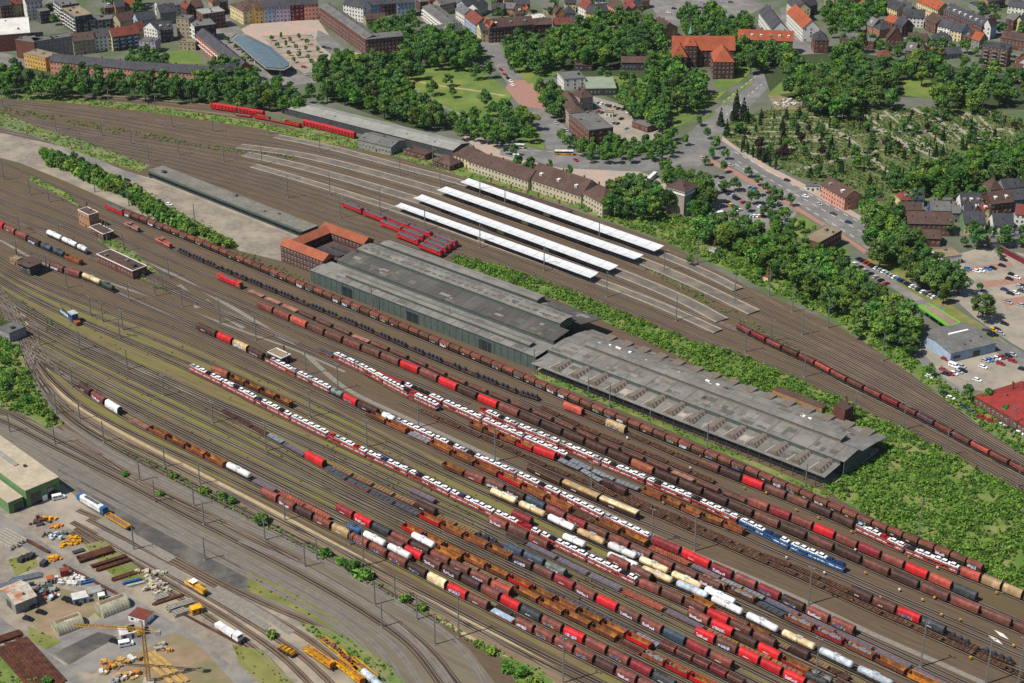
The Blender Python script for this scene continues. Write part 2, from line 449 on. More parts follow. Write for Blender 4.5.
def mk_carrier(c, L):
    """two-deck car carrier: lower deck, upper deck, posts, side rails, end ramps"""
    root = empty('car_carrier'); hl = (L - .9) / 2; h2 = 2.95
    m = MB()
    for x in (-hl + 1.6, 0, hl - 1.6):
        for s in (-1, 1): m.cyl((x, s * .68, .5), (x, s * .82, .5), .4, 10)
        m.cyl((x, -.7, .5), (x, .7, .5), .09, 6)
    m.build('wheelset', M_WHEEL, root)
    MB().box((0, 0, .85), (2 * hl, 2.7, .2)).build('lower_deck', P(c), root)
    u = MB().box((0, 0, h2 - .18), (2 * hl - .4, 2.7, .16))
    for s in (-1, 1): u.box((0, s * 1.4, h2 - .2), (2 * hl - .3, .12, .42))
    u.build('upper_deck', P(c), root)
    p = MB()
    for i in range(8):
        x = -hl + .5 + (2 * hl - 1) * i / 7
        for s in (-1, 1):
            p.box((x, s * 1.36, 1.05), (.2, .14, h2 - 1.2))
            if i < 7 and i % 2 == 0: p.bar((x, s * 1.36, 1.1), (x + (2 * hl - 1) / 7, s * 1.36, h2 - .3), .12)
    p.build('side_truss', P(c), root)
    g = MB()
    for s in (-1, 1): g.box((0, s * 1.4, 1.0), (2 * hl - .3, .1, .55))
    g.build('side_rail', P(c), root)
    return root
# ---- locomotives and coaches
M_GLASS = mat('dark_glass', '#161b20', rough=0.15, spec=0.6)
M_ROOFG = mat('loco_roof', '#565a5e', '#3e4144', scale=1.0, rough=0.7, rand=.1)
def mk_eloco(c, L=19.0, roofm=None):
    root = empty('locomotive'); running(root, L - 1.2, 4); hl = (L - 1.4) / 2
    b = MB(); prof = [(-hl, 1.15), (hl, 1.15), (hl, 2.5), (hl - .7, 3.65), (-hl + .7, 3.65), (-hl, 2.5)]
    b.prism([(x, z) for x, z in prof], -1.48, 1.48, axis='y'); b.build('body', P(c), root)
    MB().prism([(-1.46, 3.67), (1.46, 3.67), (1.2, 4.0), (-1.2, 4.0)], -hl + .9, hl - .9).build('roof', roofm or M_ROOFG, root)
    for e in (-1, 1):
        m = MB(); a = e * (hl - .2); m.add([(e * (hl - .02), -1.1, 2.62), (e * (hl - .02), 1.1, 2.62), (e * (hl - .56), 1.1, 3.5), (e * (hl - .56), -1.1, 3.5)], [(0, 1, 2, 3)] if e > 0 else [(3, 2, 1, 0)])
        m.v = [(x + e * .04, y, z + .03) for x, y, z in m.v]; m.build('windscreen', M_GLASS, root)
        pg = MB(); x = e * (hl - 4); pg.bar((x, 0, 4.05), (x + e * 1.2, 0, 4.55), .12).bar((x + e * 1.2, 0, 4.55), (x, 0, 4.95), .1).bar((x, -.8, 4.95), (x, .8, 4.95), .12); pg.build('pantograph', M_UND, root)
        w_ = MB()
        for s in (-1, 1): w_.box((e * (hl - 1.9), s * 1.485, 2.6), (.9, .03, .7))
        w_.build('cab_window', M_GLASS, root)
    st = MB()
    for s in (-1, 1): st.box((0, s * 1.485, 2.7), (2 * hl - 6, .03, .55))
    st.build('vent_band', M_ROOFG, root)
    return root
def mk_shunter(c, L=10.5):
    root = empty('shunting_locomotive'); running(root, L - 1.2, 4); hl = (L - 1.4) / 2
    b = MB().box((0, 0, 1.24), (2 * hl, 2.7, .22)); b.box((hl * .45, 0, 1.46), (hl * 1.05, 1.7, 1.5)); b.box((-hl * .72, 0, 1.46), (hl * .5, 1.7, 1.3)); b.build('body', P(c), root)
    cb = MB().box((-hl * .25, 0, 1.46), (hl * .42, 2.6, 2.2)); cb.build('cab', P(c), root)
    MB().box((-hl * .25, 0, 3.67), (hl * .5, 2.7, .16)).build('cab_roof', M_WHITEP if c == 'yellow' else P('pink'), root)
    w_ = MB()
    for s in (-1, 1): w_.box((-hl * .25, s * 1.305, 2.6), (hl * .34, .03, .8))
    w_.build('cab_window', M_GLASS, root)
    r_ = MB()
    for s in (-1, 1): r_.bar((-hl, s * 1.3, 2.2), (hl, s * 1.3, 2.2), .07); [r_.bar((hl * k, s * 1.3, 1.46), (hl * k, s * 1.3, 2.2), .06) for k in (-.95, -.4, .3, .95)]
    r_.build('handrail', M_WHITEP, root)
    return root
def mk_dieselloco(c, c2, L=17.0):
    root = empty('locomotive'); running(root, L - 1.2, 4); hl = (L - 1.4) / 2
    MB().prism([(-1.4, 1.2), (1.4, 1.2), (1.4, 3.3), (1.0, 3.9), (-1.0, 3.9), (-1.4, 3.3)], -hl + 2.4, hl - 2.4).build('body', P(c), root)
    for e in (-1, 1):
        k = MB().prism([(e * (hl - 2.38), 1.2), (e * hl, 1.2), (e * hl, 2.6), (e * (hl - .5), 3.75), (e * (hl - 2.38), 3.85)][::(1 if e > 0 else -1)], -1.43, 1.43, axis='y'); k.build('cab', P(c2), root)
        m = MB().add([(e * (hl + .02), -1.1, 2.65), (e * (hl + .02), 1.1, 2.65), (e * (hl - .44), 1.1, 3.6), (e * (hl - .44), -1.1, 3.6)], [(0, 1, 2, 3)] if e > 0 else [(3, 2, 1, 0)]); m.build('windscreen', M_GLASS, root)
    MB().box((0, 0, 3.91), (hl, 1.3, .22)).build('roof', M_ROOFG, root)
    return root
def mk_coach(c, L=24.0, dd=False):
    root = empty('railway_coach'); running(root, L - 1.0, 4); hl = (L - 1.0) / 2; h = 4.5 if dd else 3.9
    MB().prism([(-1.42, .8), (1.42, .8), (1.42, h - .9), (1.2, h - .25), (.6, h), (-.6, h), (-1.2, h - .25), (-1.42, h - .9)], -hl, hl).build('body', P(c), root)
    for z in ((1.3, 2.7) if dd else (1.9,)):
        m = MB()
        for s in (-1, 1):
            for i in range(8): m.box((-hl + 1.8 + (2 * hl - 3.6) * i / 7, s * 1.425, z), (1.5, .04, .75))
        m.build('window_band', M_GLASS, root)
    MB().prism([(-.95, h - .1), (.95, h - .1), (.55, h + .06), (-.55, h + .06)], -hl + .3, hl - .3).build('roof', mat('coach_roof', '#a83a3c', '#8a3032', scale=.6, rough=.6), root)
    return root
def mk_worktrain(c, L=16.0):
    """track-laying gantry wagon: yellow frame with ladder-like top"""
    root = empty('track_machine'); running(root, L - 1.2, 4); hl = (L - 1.4) / 2
    b = MB().box((0, 0, 1.24), (2 * hl, 2.6, .3))
    for s in (-1, 1):
        b.box((0, s * 1.1, 2.9), (2 * hl, .25, .35))
        for i in range(6): b.box((-hl + .3 + (2 * hl - .6) * i / 5, s * 1.1, 1.5), (.25, .25, 1.4))
    b.build('frame', P('yellow'), root)
    m = MB()
    for i in range(12): m.box((-hl + .5 + (2 * hl - 1) * i / 11, 0, 3.0), (.25, 2.0, .15))
    m.build('cross_beams', P('orange'), root)
    MB().box((hl - 1.2, 0, 1.54), (1.8, 2.3, 1.5)).build('cab', P('orange'), root)
    return root
def mk_yellowflat(c, L=15.0, load=None):
    root = empty('flat_wagon'); running(root, L - 1.2, 4); hl = (L - 1.4) / 2
    b = MB()
    for s in (-1, 1): b.box((0, s * 1.3, 1.24), (2 * hl, .2, .7))
    for e in (-1, 1): b.box((e * hl, 0, 1.24), (.2, 2.6, .7))
    b.build('sides', P('yellow'), root); MB().box((0, 0, 1.24), (2 * hl - .3, 2.4, .2)).build('deck', M_WOOD, root)
    if load:
        r = random.Random(9); m = MB()
        for i in range(18): m.box((r.uniform(-hl + 1, hl - 1), r.uniform(-.7, .7), 1.45), (r.uniform(.6, 1.6), r.uniform(.5, .9), r.uniform(.5, 1.3)), rz=r.uniform(0, 3))
        m.build('load', load, root)
    return root

# ---- cars
CARC = {'white': ('white', '#eceef0'), 'silver': ('silver', '#a9adb2'), 'black': ('black', '#1b1d20'), 'blue': ('dark blue', '#22345e'), 'red': ('red', '#a31c22'), 'grey': ('dark grey', '#4c5055'), 'yellow': ('yellow', '#dca916'), 'green': ('green', '#2f9a3c'), 'lblue': ('light blue', '#3f78b8')}
def mk_car(c, name='car'):
    root = empty(name); L, W = 4.3, 1.78
    low = [(-L / 2, .3), (L / 2, .3), (L / 2, .62), (L / 2 - .25, .82), (L / 2 - 1.15, .95), (-L / 2 + .35, .98), (-L / 2, .8)]
    b = MB().prism(low, -W / 2, W / 2, axis='y')
    b.prism([(-1.62, 1.42), (-1.35, 1.47), (.2, 1.47), (.45, 1.42)], -.66, .66, axis='y')
    b.build('body', mat('car_' + c, CARC[c][1], rough=.25, spec=.6), root)
    cab = [(-2.0, .97), (1.15, .94), (.42, 1.41), (-1.6, 1.41)]
    g = MB(); y0, y1 = .84, .68
    vs = [(x, -(y0 if z < 1.2 else y1), z) for x, z in cab] + [(x, (y0 if z < 1.2 else y1), z) for x, z in cab]
    g.add(vs, [(0, 1, 2, 3), (7, 6, 5, 4), (1, 5, 6, 2), (0, 3, 7, 4), (3, 2, 6, 7)]); g.build('windows', M_GLASS, root)
    wm = MB()
    for x in (-1.35, 1.35):
        for s in (-1, 1): wm.cyl((x, s * .7, .31), (x, s * .9, .31), .31, 8)
    wm.build('wheels', mat('tyre', '#191919', rough=.9), root)
    return root
def car(c, loc, rz, z=0.0, name='car'):
    p = Vector((loc[0], loc[1], z))
    return place((name, c), lambda: mk_car(c, name), p, rz)
def mk_coil():
    m = MB(); n = 12; rr = .82
    m.cyl((0, -.75, rr), (0, .75, rr), rr, n); m.cyl((0, -.76, rr), (0, .76, rr), .3, n, 1)
    return m.build('steel_coil', [mat('coil_steel', '#3a4250', '#2a2e36', scale=1.2, rough=.45, spec=.5, rand=.2), M_UND])
# ---------------------------------------------------------------- tracks
M_RAIL = mat('rail_steel', '#7b7068', '#94897f', scale=.05, rough=.45, spec=.5)
BEDS = {
 'brown': mat('ballast_brown', '#3b2f26', '#2f261f', scale=.4, rough=.95, hex3='#46392e', scale3=.03),
 'dark': mat('ballast_dark', '#352a23', '#2a221c', scale=.4, rough=.95, hex3='#3e3229', scale3=.03),
 'sand': mat('ballast_sand', '#7a664c', '#69573f', scale=.2, rough=.95),
 'grey': mat('ballast_grey', '#6f6a64', '#5d5852', scale=.25, rough=.95),
 'rust': mat('ballast_rust', '#4d3b2c', '#3f3024', scale=.3, rough=.95, hex3='#584735', scale3=.06),
 'weedy': mat('ballast_weedy', '#34291f', '#2a2119', scale=.4, rough=.95, hex3='#403820', scale3=.05),
}
class Track:
    def __init__(s, pts, zc=0.0, bed='brown', z=0.05, w=2.9, world=False, step=6.0, nbed=True):
        P_ = [Vector(p) for p in pts] if world else [at(x, y, zc) for x, y in pts]
        s.line = smooth2(P_, step); s.bed = bed
        s.cum = [0.0]
        for a, b in zip(s.line, s.line[1:]): s.cum.append(s.cum[-1] + (b - a).length)
        TR.append(s)
        mb = MB(); ribbon(mb, s.line, w, z + .0015 * (len(TR) % 40), 0)
        for o in (-.75, .75): railbar(mb, s.line, o, .15, z + .06, z + .24, 1)
        o = mb.build('railway_track', [BEDS[bed], M_RAIL]); o['kind'] = 'structure'
    def pos(s, d):
        d = max(0.0, min(d, s.cum[-1] - 1e-4)); lo, hi = 0, len(s.cum) - 1
        while hi - lo > 1:
            m = (lo + hi) // 2
            if s.cum[m] <= d: lo = m
            else: hi = m
        t = (d - s.cum[lo]) / max(1e-6, s.cum[lo + 1] - s.cum[lo])
        return s.line[lo].lerp(s.line[lo + 1], t)
    def s_at(s, px, zc):
        best = None
        for i in range(len(s.line) - 1):
            a = pj((s.line[i].x, s.line[i].y, zc))[0]; b = pj((s.line[i + 1].x, s.line[i + 1].y, zc))[0]
            if min(a, b) <= px <= max(a, b) and abs(b - a) > 1e-6: return s.cum[i] + (px - a) / (b - a) * (s.cum[i + 1] - s.cum[i])
        return 0.0 if px < pj((s.line[0].x, s.line[0].y, zc))[0] else s.cum[-1]
TR = []
def hermite_left(start, tang, first, second, n=10):
    """bend a track smoothly from the yard throat to its first straight point"""
    p0, p1 = Vector((start[0], start[1])), Vector((first[0], first[1])); d = (p1 - p0).length
    t0 = Vector((tang[0], tang[1])).normalized() * d * 1.0; t1 = (Vector((second[0], second[1])) - p1).normalized() * d * 1.0
    out = []
    for i in range(n):
        t = i / n; t2, t3 = t * t, t * t * t
        out.append(p0 * (2 * t3 - 3 * t2 + 1) + t0 * (t3 - 2 * t2 + t) + p1 * (-2 * t3 + 3 * t2) + t1 * (t3 - t2))
    return out

# type -> (nominal pitch, proto maker, words)
FILL = [[(-20, 196), (60, 225), (150, 267), (250, 311), (330, 346), (420, 384), (470, 404)], [(-20, 208), (60, 241), (120, 268), (200, 305), (250, 327), (300, 349), (340, 366)], [(90, 258), (150, 281), (220, 310), (300, 343)]]
MIX = ['brown', 'brown', 'rbrown', 'dbrown', 'rbrown', 'brown']
def wagon_spec(tok):
    ty, _, c = tok.partition(':'); c = c or 'brown'
    if c == 'mix': c = rnd.choice(MIX)
    mk = rnd.choice([0, 0, 1, 1, 2, 3, 4]) if ty in 'hHs' else 0
    cw = PAL[c][0] if c in PAL else c
    T = {
     'h': (12.0, lambda: mk_hood(c, 12.0, mk), 'hooded wagon'), 'H': (16.0, lambda: mk_hood(c, 16.0, mk, True), 'long hooded wagon'),
     'm': (14.0, lambda: mk_hood(c, 14.0, 0, True), 'hooded wagon'),
     's': (14.5, lambda: mk_slide(c, 14.5, mk), 'covered wagon'), 'S': (22.0, lambda: mk_slide(c, 22.0, 1), 'long covered wagon'),
     'o': (14.0, lambda: mk_open(c, 14.0), 'open wagon'), 'O': (14.0, lambda: mk_open(c, 14.0, M_GREYLOAD if c != 'red' else M_SCRAP), 'loaded open wagon'),
     't': (16.5, lambda: mk_tank(c, 16.5, 'orange' if c == 'cream' else None), 'tank wagon'), 'T': (11.0, lambda: mk_tank(c, 11.0), 'short tank wagon'),
     'c': (12.0, lambda: mk_flat('dbrown', 12.0, 'coil'), 'coil wagon'), 'd': (13.0, lambda: mk_flat(c, 13.0, 'cradle'), 'cradle wagon'),
     'k': (20.0, lambda: mk_flat('pred', 20.0, 'stake'), 'stake wagon'), 'p': (11.8, lambda: mk_hopper(c, 11.8), 'hopper wagon'),
     'P': (13.6, lambda: mk_flat('pink', 13.0, 'pink'), 'flat wagon'), 'B': (13.6, lambda: mk_flat('dbrown', 13.0, 'brown'), 'low sheeted wagon'),
     'g': (14.0, lambda: mk_flat(c, 14.0, 'grey'), 'flat wagon with grey load'), 'G': (14.0, lambda: mk_flat(c, 14.0, 'steel'), 'flat wagon with dark steel'),
     'l': (20.0, lambda: mk_flat(c, 20.0, 'slab'), 'long flat wagon with slab load'), 'w': (14.0, lambda: mk_flat(c, 14.0, 'wood'), 'flat wagon with timber'),
     'b': (14.0, lambda: mk_flat(c, 14.0, 'blue'), 'flat wagon with pale blue load'), 'f': (14.0, lambda: mk_flat(c, 14.0, 'dark'), 'empty flat wagon'),
     'a': (24.5, lambda: mk_carrier(c, 24.5), 'car carrier wagon'),
     'E': (19.0, lambda: mk_eloco(c), 'electric locomotive'), 'D': (17.5, lambda: mk_dieselloco('red', 'pred'), 'diesel locomotive'), 'u': (10.5, lambda: mk_shunter(c), 'shunting locomotive'),
     'x': (float(c) if ty == 'x' else 0, None, ''),
    }
    L, mk_, words = T[ty]
    mate = words
    if ty == 'c': cw = 'dark'
    if ty == 'P': cw = 'dusty pink'
    if ty == 'k': cw = 'red'
    return ty, c, L, mk_, (cw + ' ' + words), (ty, c, mk)
CATW = {'h': 'hooded wagon', 'H': 'hooded wagon', 'm': 'hooded wagon', 's': 'covered wagon', 'S': 'covered wagon', 'o': 'open wagon', 'O': 'open wagon', 't': 'tank wagon', 'T': 'tank wagon', 'a': 'car carrier', 'p': 'hopper wagon', 'E': 'locomotive', 'D': 'locomotive', 'u': 'locomotive'}
CARS = []          # (position, heading, z, colour chosen later, carrier words)
LOWER = []
COILS = []
def rake(track, x0, x1, seq, words, zc=2.0, group=None, start=0):
    """couple wagons on a track between two surveyed points; '+' repeats a wagon to fill"""
    s0, s1 = track.s_at(x0, zc), track.s_at(x1, zc); tot = s1 - s0
    toks = []
    for t in seq.split():
        if '*' in t: a, n = t.split('*'); toks += [a] * int(n)
        else: toks.append(t)
    fixed = sum(wagon_spec(t)[2] for t in toks if not t.endswith('+'))
    plus = [t for t in toks if t.endswith('+')]
    if plus:
        n = max(1, round((tot - fixed) / sum(wagon_spec(t[:-1])[2] for t in plus)))
        new = []; i = 0; pl = [t[:-1] for t in plus]
        for t in toks:
            if not t.endswith('+'): new.append(t)
            elif t == plus[0]: new += pl * n
        toks = new
    sp = [wagon_spec(t) for t in toks]
    k = tot / sum(q[2] for q in sp); d = s0; idx = start
    for ty, c, L, mk_, wd, key in sp:
        pitch = L * k
        if ty != 'x':
            idx += 1
            a, b = track.pos(d + pitch * .12), track.pos(d + pitch * .88)
            mid = (a + b) / 2; rz = math.atan2((b - a).y, (b - a).x)
            o = place(('wagon',) + key, mk_, (mid.x, mid.y, .25), rz, (k, 1, 1))
            wl = f'{wd}, {ordn(idx)} {words}'
            tag(o, wl, CATW.get(ty, 'flat wagon'), group or 'wagons standing in the yard')
            dr = Vector((math.cos(rz), math.sin(rz)))
            if ty == 'a':
                n = 6
                for j in range(n):
                    q = mid + dr * ((j - (n - 1) / 2) * (pitch - 1.2) / n); CARS.append((q, rz, .25 + 2.95, words, idx, j + 1, c)); LOWER.append((q, rz, .25 + 1.06))
            if ty == 'c' :
                for j in range(4):
                    if rnd.random() < .8: COILS.append((mid + dr * (-.72 + 1.44 * j / 3) * (L - 1.4) / 2 * k, rz, words, idx, j + 1))
        d += pitch
    return idx
def shift(pts, dx=0, dy=0): return [(x + dx, y + dy) for x, y in pts]
def between(a, b, t, xs):
    """a parallel track part-way between two surveyed ones"""
    def yy(p, x):
        for (x0, y0), (x1, y1) in zip(p, p[1:]):
            if x <= x1: return y0 + (x - x0) / (x1 - x0) * (y1 - y0)
        (x0, y0), (x1, y1) = p[-2:]; return y0 + (x - x0) / (x1 - x0) * (y1 - y0)
    return [(x, yy(a, x) * (1 - t) + yy(b, x) * t) for x in xs]

Z = 2.0
def g0(pts, zc): return [(q.x, q.y) for q in (at(x, y, zc) for x, y in pts)]
THROAT = at(-14, 254); TT = at(30, 292) - THROAT
def yardtrack(pts, zc=Z, bed='weedy', throat=0.0, cont=True):
    """track whose visible wagons give its line; on the left it bends into the throat of the yard"""
    W = g0(pts, zc)
    if cont:                                                    # run on to the right, out of the picture
        a, b = Vector(W[-2]), Vector(W[-1]); W.append(tuple(b + (b - a).normalized() * 60))
    if throat is not None:
        st = THROAT + Vector((-.62, -.78, 0)) * throat
        W = [tuple(p) for p in hermite_left(st, TT, W[0], W[1])] + W
    return Track(W, world=True, bed=bed)

HALL = 'counted from the goods hall'
# --- rows beside the hall
K = {}
K['R1'] = Track([(-20, 149), (60, 185), (116, 210), (180, 235), (265, 270.5), (377, 317), (502, 369), (592, 408), (687, 447), (773, 482), (848, 515), (907, 539), (983, 570), (1060, 604)], Z, 'dark')
rake(K['R1'], 106, 125, 'E:red', 'along the goods hall')
rake(K['R1'], 125.5, 983, 's:rbrown+ s:brown+ s:rbrown+', 'along the goods hall', start=1)
K['R2'] = Track([(-20, 165), (60, 196), (132, 227), (178, 250), (255, 283), (351, 322.5), (423, 353.5), (478, 376), (520, 393), (556, 404), (575, 411), (638, 437.5), (688, 459.5), (709, 467.7), (750, 483.5), (791, 500), (843, 522), (880, 540), (933, 562), (972, 577), (1022, 597), (1060, 613)], 1.4, 'dark')
rake(K['R2'], 125, 140, 'u:pink', 'before the coil wagons')
rake(K['R2'], 156, 172, 'u:pred', 'before the coil wagons', start=1)
w2 = 'in the second row from the goods hall'
i = rake(K['R2'], 178, 540, 'c+', w2, 1.2)
i = rake(K['R2'], 563.5, 584, 'H:pred', w2, Z, start=i)
i = rake(K['R2'], 585, 606, 'd:rust', w2, 1.2, start=i)
i = rake(K['R2'], 606, 627, 'H:tan', w2, Z, start=i)
i = rake(K['R2'], 627, 699, 'd:rust+', w2, 1.2, start=i)
i = rake(K['R2'], 699, 855, 'm:brown m:dbrown m:red m:brown m:brown m:dbrown m:dbrown', w2, Z, start=i)
i = rake(K['R2'], 856, 960, 'a:pred a:pred', w2, 2.4, start=i)
i = rake(K['R2'], 960.5, 1045, 'm:pred m:tan m:tan m:brown', w2, Z, start=i)
K['R3'] = Track([(520, 397), (545, 409), (570, 421), (591, 431), (643, 452), (695, 474), (740, 493)], 1.2, 'dark')
rake(K['R3'], 540, 715, 'd:rust+', 'in the third row from the goods hall', 1.2)
K['R4'] = Track([(-20, 180), (60, 209), (150, 249), (228.7, 281.5), (256, 293), (351, 334), (406, 356.5), (456, 379), (550, 418), (612, 446), (654, 463), (701, 483), (757, 505.5), (800, 522.7), (844, 541.5), (890, 561), (937, 581.5), (975, 598), (1060, 634)], 1.6, 'dark')
w4 = 'in the fourth row from the goods hall'
rake(K['R4'], 216, 243, 'D:red', 'before the pink flat wagons')
i = rake(K['R4'], 248, 748, 'P P P B B B P B B+ P B B', w4, 1.3)
i = rake(K['R4'], 748, 978, 'm:rbrown m:dred m:rbrown m:red m:rbrown m:dred m:rbrown m:red m:pred m:dgrey', w4, Z, start=i)
K['R5'] = Track([(-20, 190), (60, 218), (150, 258), (261, 306), (326, 334), (386.5, 358.2), (425, 373.9), (470.5, 394.5), (517.5, 414.2), (585, 442.7), (632, 463), (680.7, 483.6), (735, 507), (788, 529.7), (843, 553), (902.4, 579.2), (965.8, 605.8), (1021, 628.5), (1080, 655)], Z, 'dark')
w5 = 'in the fifth row from the goods hall'
rake(K['R5'], 258, 1045, 'm:rbrown m:rbrown m:pred m:brown m:brown m:rbrown m:brown m:brown m:red m:rbrown m:red m:dbrown m:red m:rbrown m:dbrown m:dbrown m:dbrown m:dbrown m:dbrown m:obrown m:dbrown m:dbrown m:dbrown m:dbrown m:brown m:dbrown m:brown m:dbrown m:brown m:dbrown m:brown m:rbrown m:brown m:brown', w5)
# --- car trains of the upper yard
K['R6'] = Track([(-20, 202), (60, 232), (120, 257), (160, 276), (200, 296), (250, 319), (324, 351), (337, 357), (370, 373), (397, 388.5), (437, 407.5), (470, 424), (502, 437), (540, 452), (572, 464), (600, 480), (638, 499.5), (659, 509), (684, 518.7), (703, 528), (757.6, 552), (782.7, 561), (814, 574), (870.4, 600), (906, 615), (935, 627), (972, 645), (1011, 661), (1060, 680)], 1.9, 'dark')
w6 = 'in the upper car carrier row'
i = rake(K['R6'], 317, 334, 'G:pred', w6, 1.2)
i = rake(K['R6'], 335, 438, 'a:pred*4', w6, 2.4, start=i)
w6 = 'in the row above the grey path'
i = rake(K['R6'], 470, 500, 'o:rust o:brown', w6, 1.8)
i = rake(K['R6'], 501, 534, 'o:obrown o:red', w6, 1.8, start=i)
i = rake(K['R6'], 534, 557, 'H:red', w6, Z, start=i)
i = rake(K['R6'], 558, 602, 'g:brown+', w6, 1.2, start=i)
i = rake(K['R6'], 603, 628, 'H:dbrown', w6, Z, start=i)
i = rake(K['R6'], 628, 850, 'd:rust+', w6, 1.2, start=i)
i = rake(K['R6'], 850, 946, 'H:dbrown H:brown H:red H:dgrey', w6, Z, start=i)
i = rake(K['R6'], 947, 1015, 'c+', w6, 1.2, start=i)
K['R6c'] = Track([(330, 348), (366, 369), (390, 379.5), (409, 388), (450, 406), (490, 424), (522, 438), (568, 457.5), (612, 478), (656, 494.5), (680, 505.6), (704, 516.6), (731, 526), (760, 539), (790, 552), (850, 577), (910, 603), (970, 629), (1060, 668)], 2.2, 'dark')
w = 'in the second car carrier row'
i = rake(K['R6c'], 376, 404, 'H:dred', w)
i = rake(K['R6c'], 405, 568, 'a:pred+', w, 2.5, start=i)
i = rake(K['R6c'], 570, 640, 'g:dbrown+', w, 1.2, start=i)
i = rake(K['R6c'], 643, 745, 'o:obrown o:rust o:obrown o:rust o:obrown', w, 1.8, start=i)
K['R6d'] = Track([(440, 391), (480, 410), (525, 430), (562, 445), (591, 457.5), (627, 472.5), (669, 489.5), (717, 510), (740, 521), (786, 543), (845, 568), (900, 592), (960, 617), (1060, 660)], 2.4, 'dark')
w = 'in the carrier row ending blue'
i = rake(K['R6d'], 480, 739, 'a:pred+', w, 2.4)
i = rake(K['R6d'], 739.5, 846, 'a:blue a:blue', w, 2.4, start=i)
K['R7'] = Track([(400, 400), (431, 414.7), (476, 434.5), (520, 454), (546, 466), (587, 482.5), (614, 495), (641, 507.5), (668, 519), (695, 531), (729, 545.4), (754, 557), (789, 571.5), (817, 584), (848, 598), (880, 612.5), (914, 627), (948, 642), (980, 656), (1010, 670), (1060, 692)], 1.2, 'dark')
rake(K['R7'], 420, 1040, 'd:rust+', 'in the row nearest the grey path', 1.2)
K['R8'] = Track([(500, 455), (528, 467), (541, 473.5), (582, 492), (638, 515.8), (700, 541)], 2.2, 'dark')
rake(K['R8'], 528, 639, 'S:dbrown S:tan S:cream', 'of the short rake above the grey path')
# --- main road past the tank wagons
K['R9'] = Track([(-20, 236), (30, 256), (54, 267), (86, 277), (106, 286), (150, 305), (196, 325.5), (244, 347.5), (299, 375), (331, 390.5), (356, 403), (387, 417.5), (415, 430), (467, 454), (500, 468.5), (533, 483), (569, 500), (599, 515), (648, 538), (667, 545.5), (698, 560), (728, 574), (750, 583.5), (795, 604.5), (843, 626), (880, 643), (960, 680)], 2.2, 'brown')
w = 'of the train starting by the brick hut'
rake(K['R9'], 50, 115, 'h:brown h:rbrown t:cream T:dgreen', 'beside the signal cabin')
i = rake(K['R9'], 197, 265, 'H:dbrown h:red h:tan h:dbrown', w)
i = rake(K['R9'], 266, 331, 'a:pred a:obrown', w, 2.5, start=i)
i = rake(K['R9'], 331, 396, 'T:green h:red H:dbrown x:2 T:white', w, start=i)
i = rake(K['R9'], 396, 651, 'a:pred+', w, 2.6, start=i)
i = rake(K['R9'], 652, 856, 'H:dred H:red h:dred h:rbrown h:dred h:dbrown h:rbrown h:rbrown', w, Z, start=i)
# --- classification yard, top to bottom
pR10 = [(212, 341), (300, 382.5), (378, 418.5), (420, 438), (464, 459.3), (511, 481), (553, 502.5), (608, 527), (668, 554.5), (705, 571), (729, 583), (751, 592.5), (783, 607), (819, 625), (860, 643.5), (900, 662), (931, 678)]
K['R10'] = yardtrack(pR10, 1.6, 'weedy', -4)
w = 'in the row below the red tank'
i = rake(K['R10'], 367, 408, 'o:rust o:obrown', w, 1.8)
i = rake(K['R10'], 408.5, 430, 'g:obrown', w, 1.3, start=i)
i = rake(K['R10'], 430.5, 572, 'o:obrown o:rust o:obrown o:red o:obrown o:obrown', w, 1.8, start=i)
i = rake(K['R10'], 573, 595, 'd:rust', w, 1.3, start=i)
i = rake(K['R10'], 595, 648, 'o:rust o:rust', w, 1.8, start=i)
i = rake(K['R10'], 649, 690, 'k', w, 1.5, start=i)
i = rake(K['R10'], 691, 765, 'l:pbrown g:dbrown g:dbrown', w, 1.3, start=i)
i = rake(K['R10'], 765, 950, 'l:blue l:blue l:pbrown l:pbrown l:pbrown', w, 1.3, start=i)
pR10b = [(690, 572), (712, 582), (750, 598.5), (781, 614), (817, 630.5), (845, 643.5), (872, 656.5), (902, 671), (930, 684)]
K['R10b'] = yardtrack(pR10b, 1.8, 'brown', None)
rake(K['R10b'], 700, 940, 'O:obrown O:rust G:dbrown O:obrown O:dred O:obrown o:rust o:orange', 'beside the blue flat wagons', 1.8)
pR11 = [(212, 350.5), (330, 406.5), (452, 468.5), (472, 477), (509.7, 492), (549, 510), (588, 528.3), (629, 547), (671, 567), (712, 585.5), (760, 607), (860, 652)]
K['R11'] = yardtrack(pR11, Z, 'weedy', 0)
rake(K['R11'], 443, 722, 'o:rust h:rbrown h:brown h:dbrown h:bgrey h:rbrown h:dred h:brown h:rbrown h:brown h:rbrown h:brown h:brown', 'in the row above the white tanks')
pR12 = [(212, 360), (330, 415), (470, 482), (504, 497.5), (533, 510.5), (554, 520.5), (592, 538.3), (623.5, 552.5), (655, 567), (687, 581.7), (724, 599), (760, 616), (860, 662)]
K['R12'] = yardtrack(pR12, 2.2, 'weedy', 4)
rake(K['R12'], 489.5, 737, 't:cream t:cream t:white t:tan t:white t:cream t:cream t:white', 'of the upper tank row')
pR13 = [(212, 369.5), (240, 381), (290, 404), (350, 433), (430, 474), (521, 518), (574, 542.3), (626, 563.5), (662, 578.5), (692, 591), (728, 607.3), (764, 625), (800, 642.6), (836, 659.5), (867, 674.5), (885, 683)]
K['R13'] = yardtrack(pR13, Z, 'weedy', 8)
w = 'of the lower tank row'
rake(K['R13'], 212, 230, 'h:obrown', 'at the upper end of the car train')
rake(K['R13'], 231, 292, 'o:rust*4', 'behind the start of the long car train', 1.8)
i = rake(K['R13'], 512, 533, 'h:dred', w)
i = rake(K['R13'], 562, 587, 't:white', w, start=i)
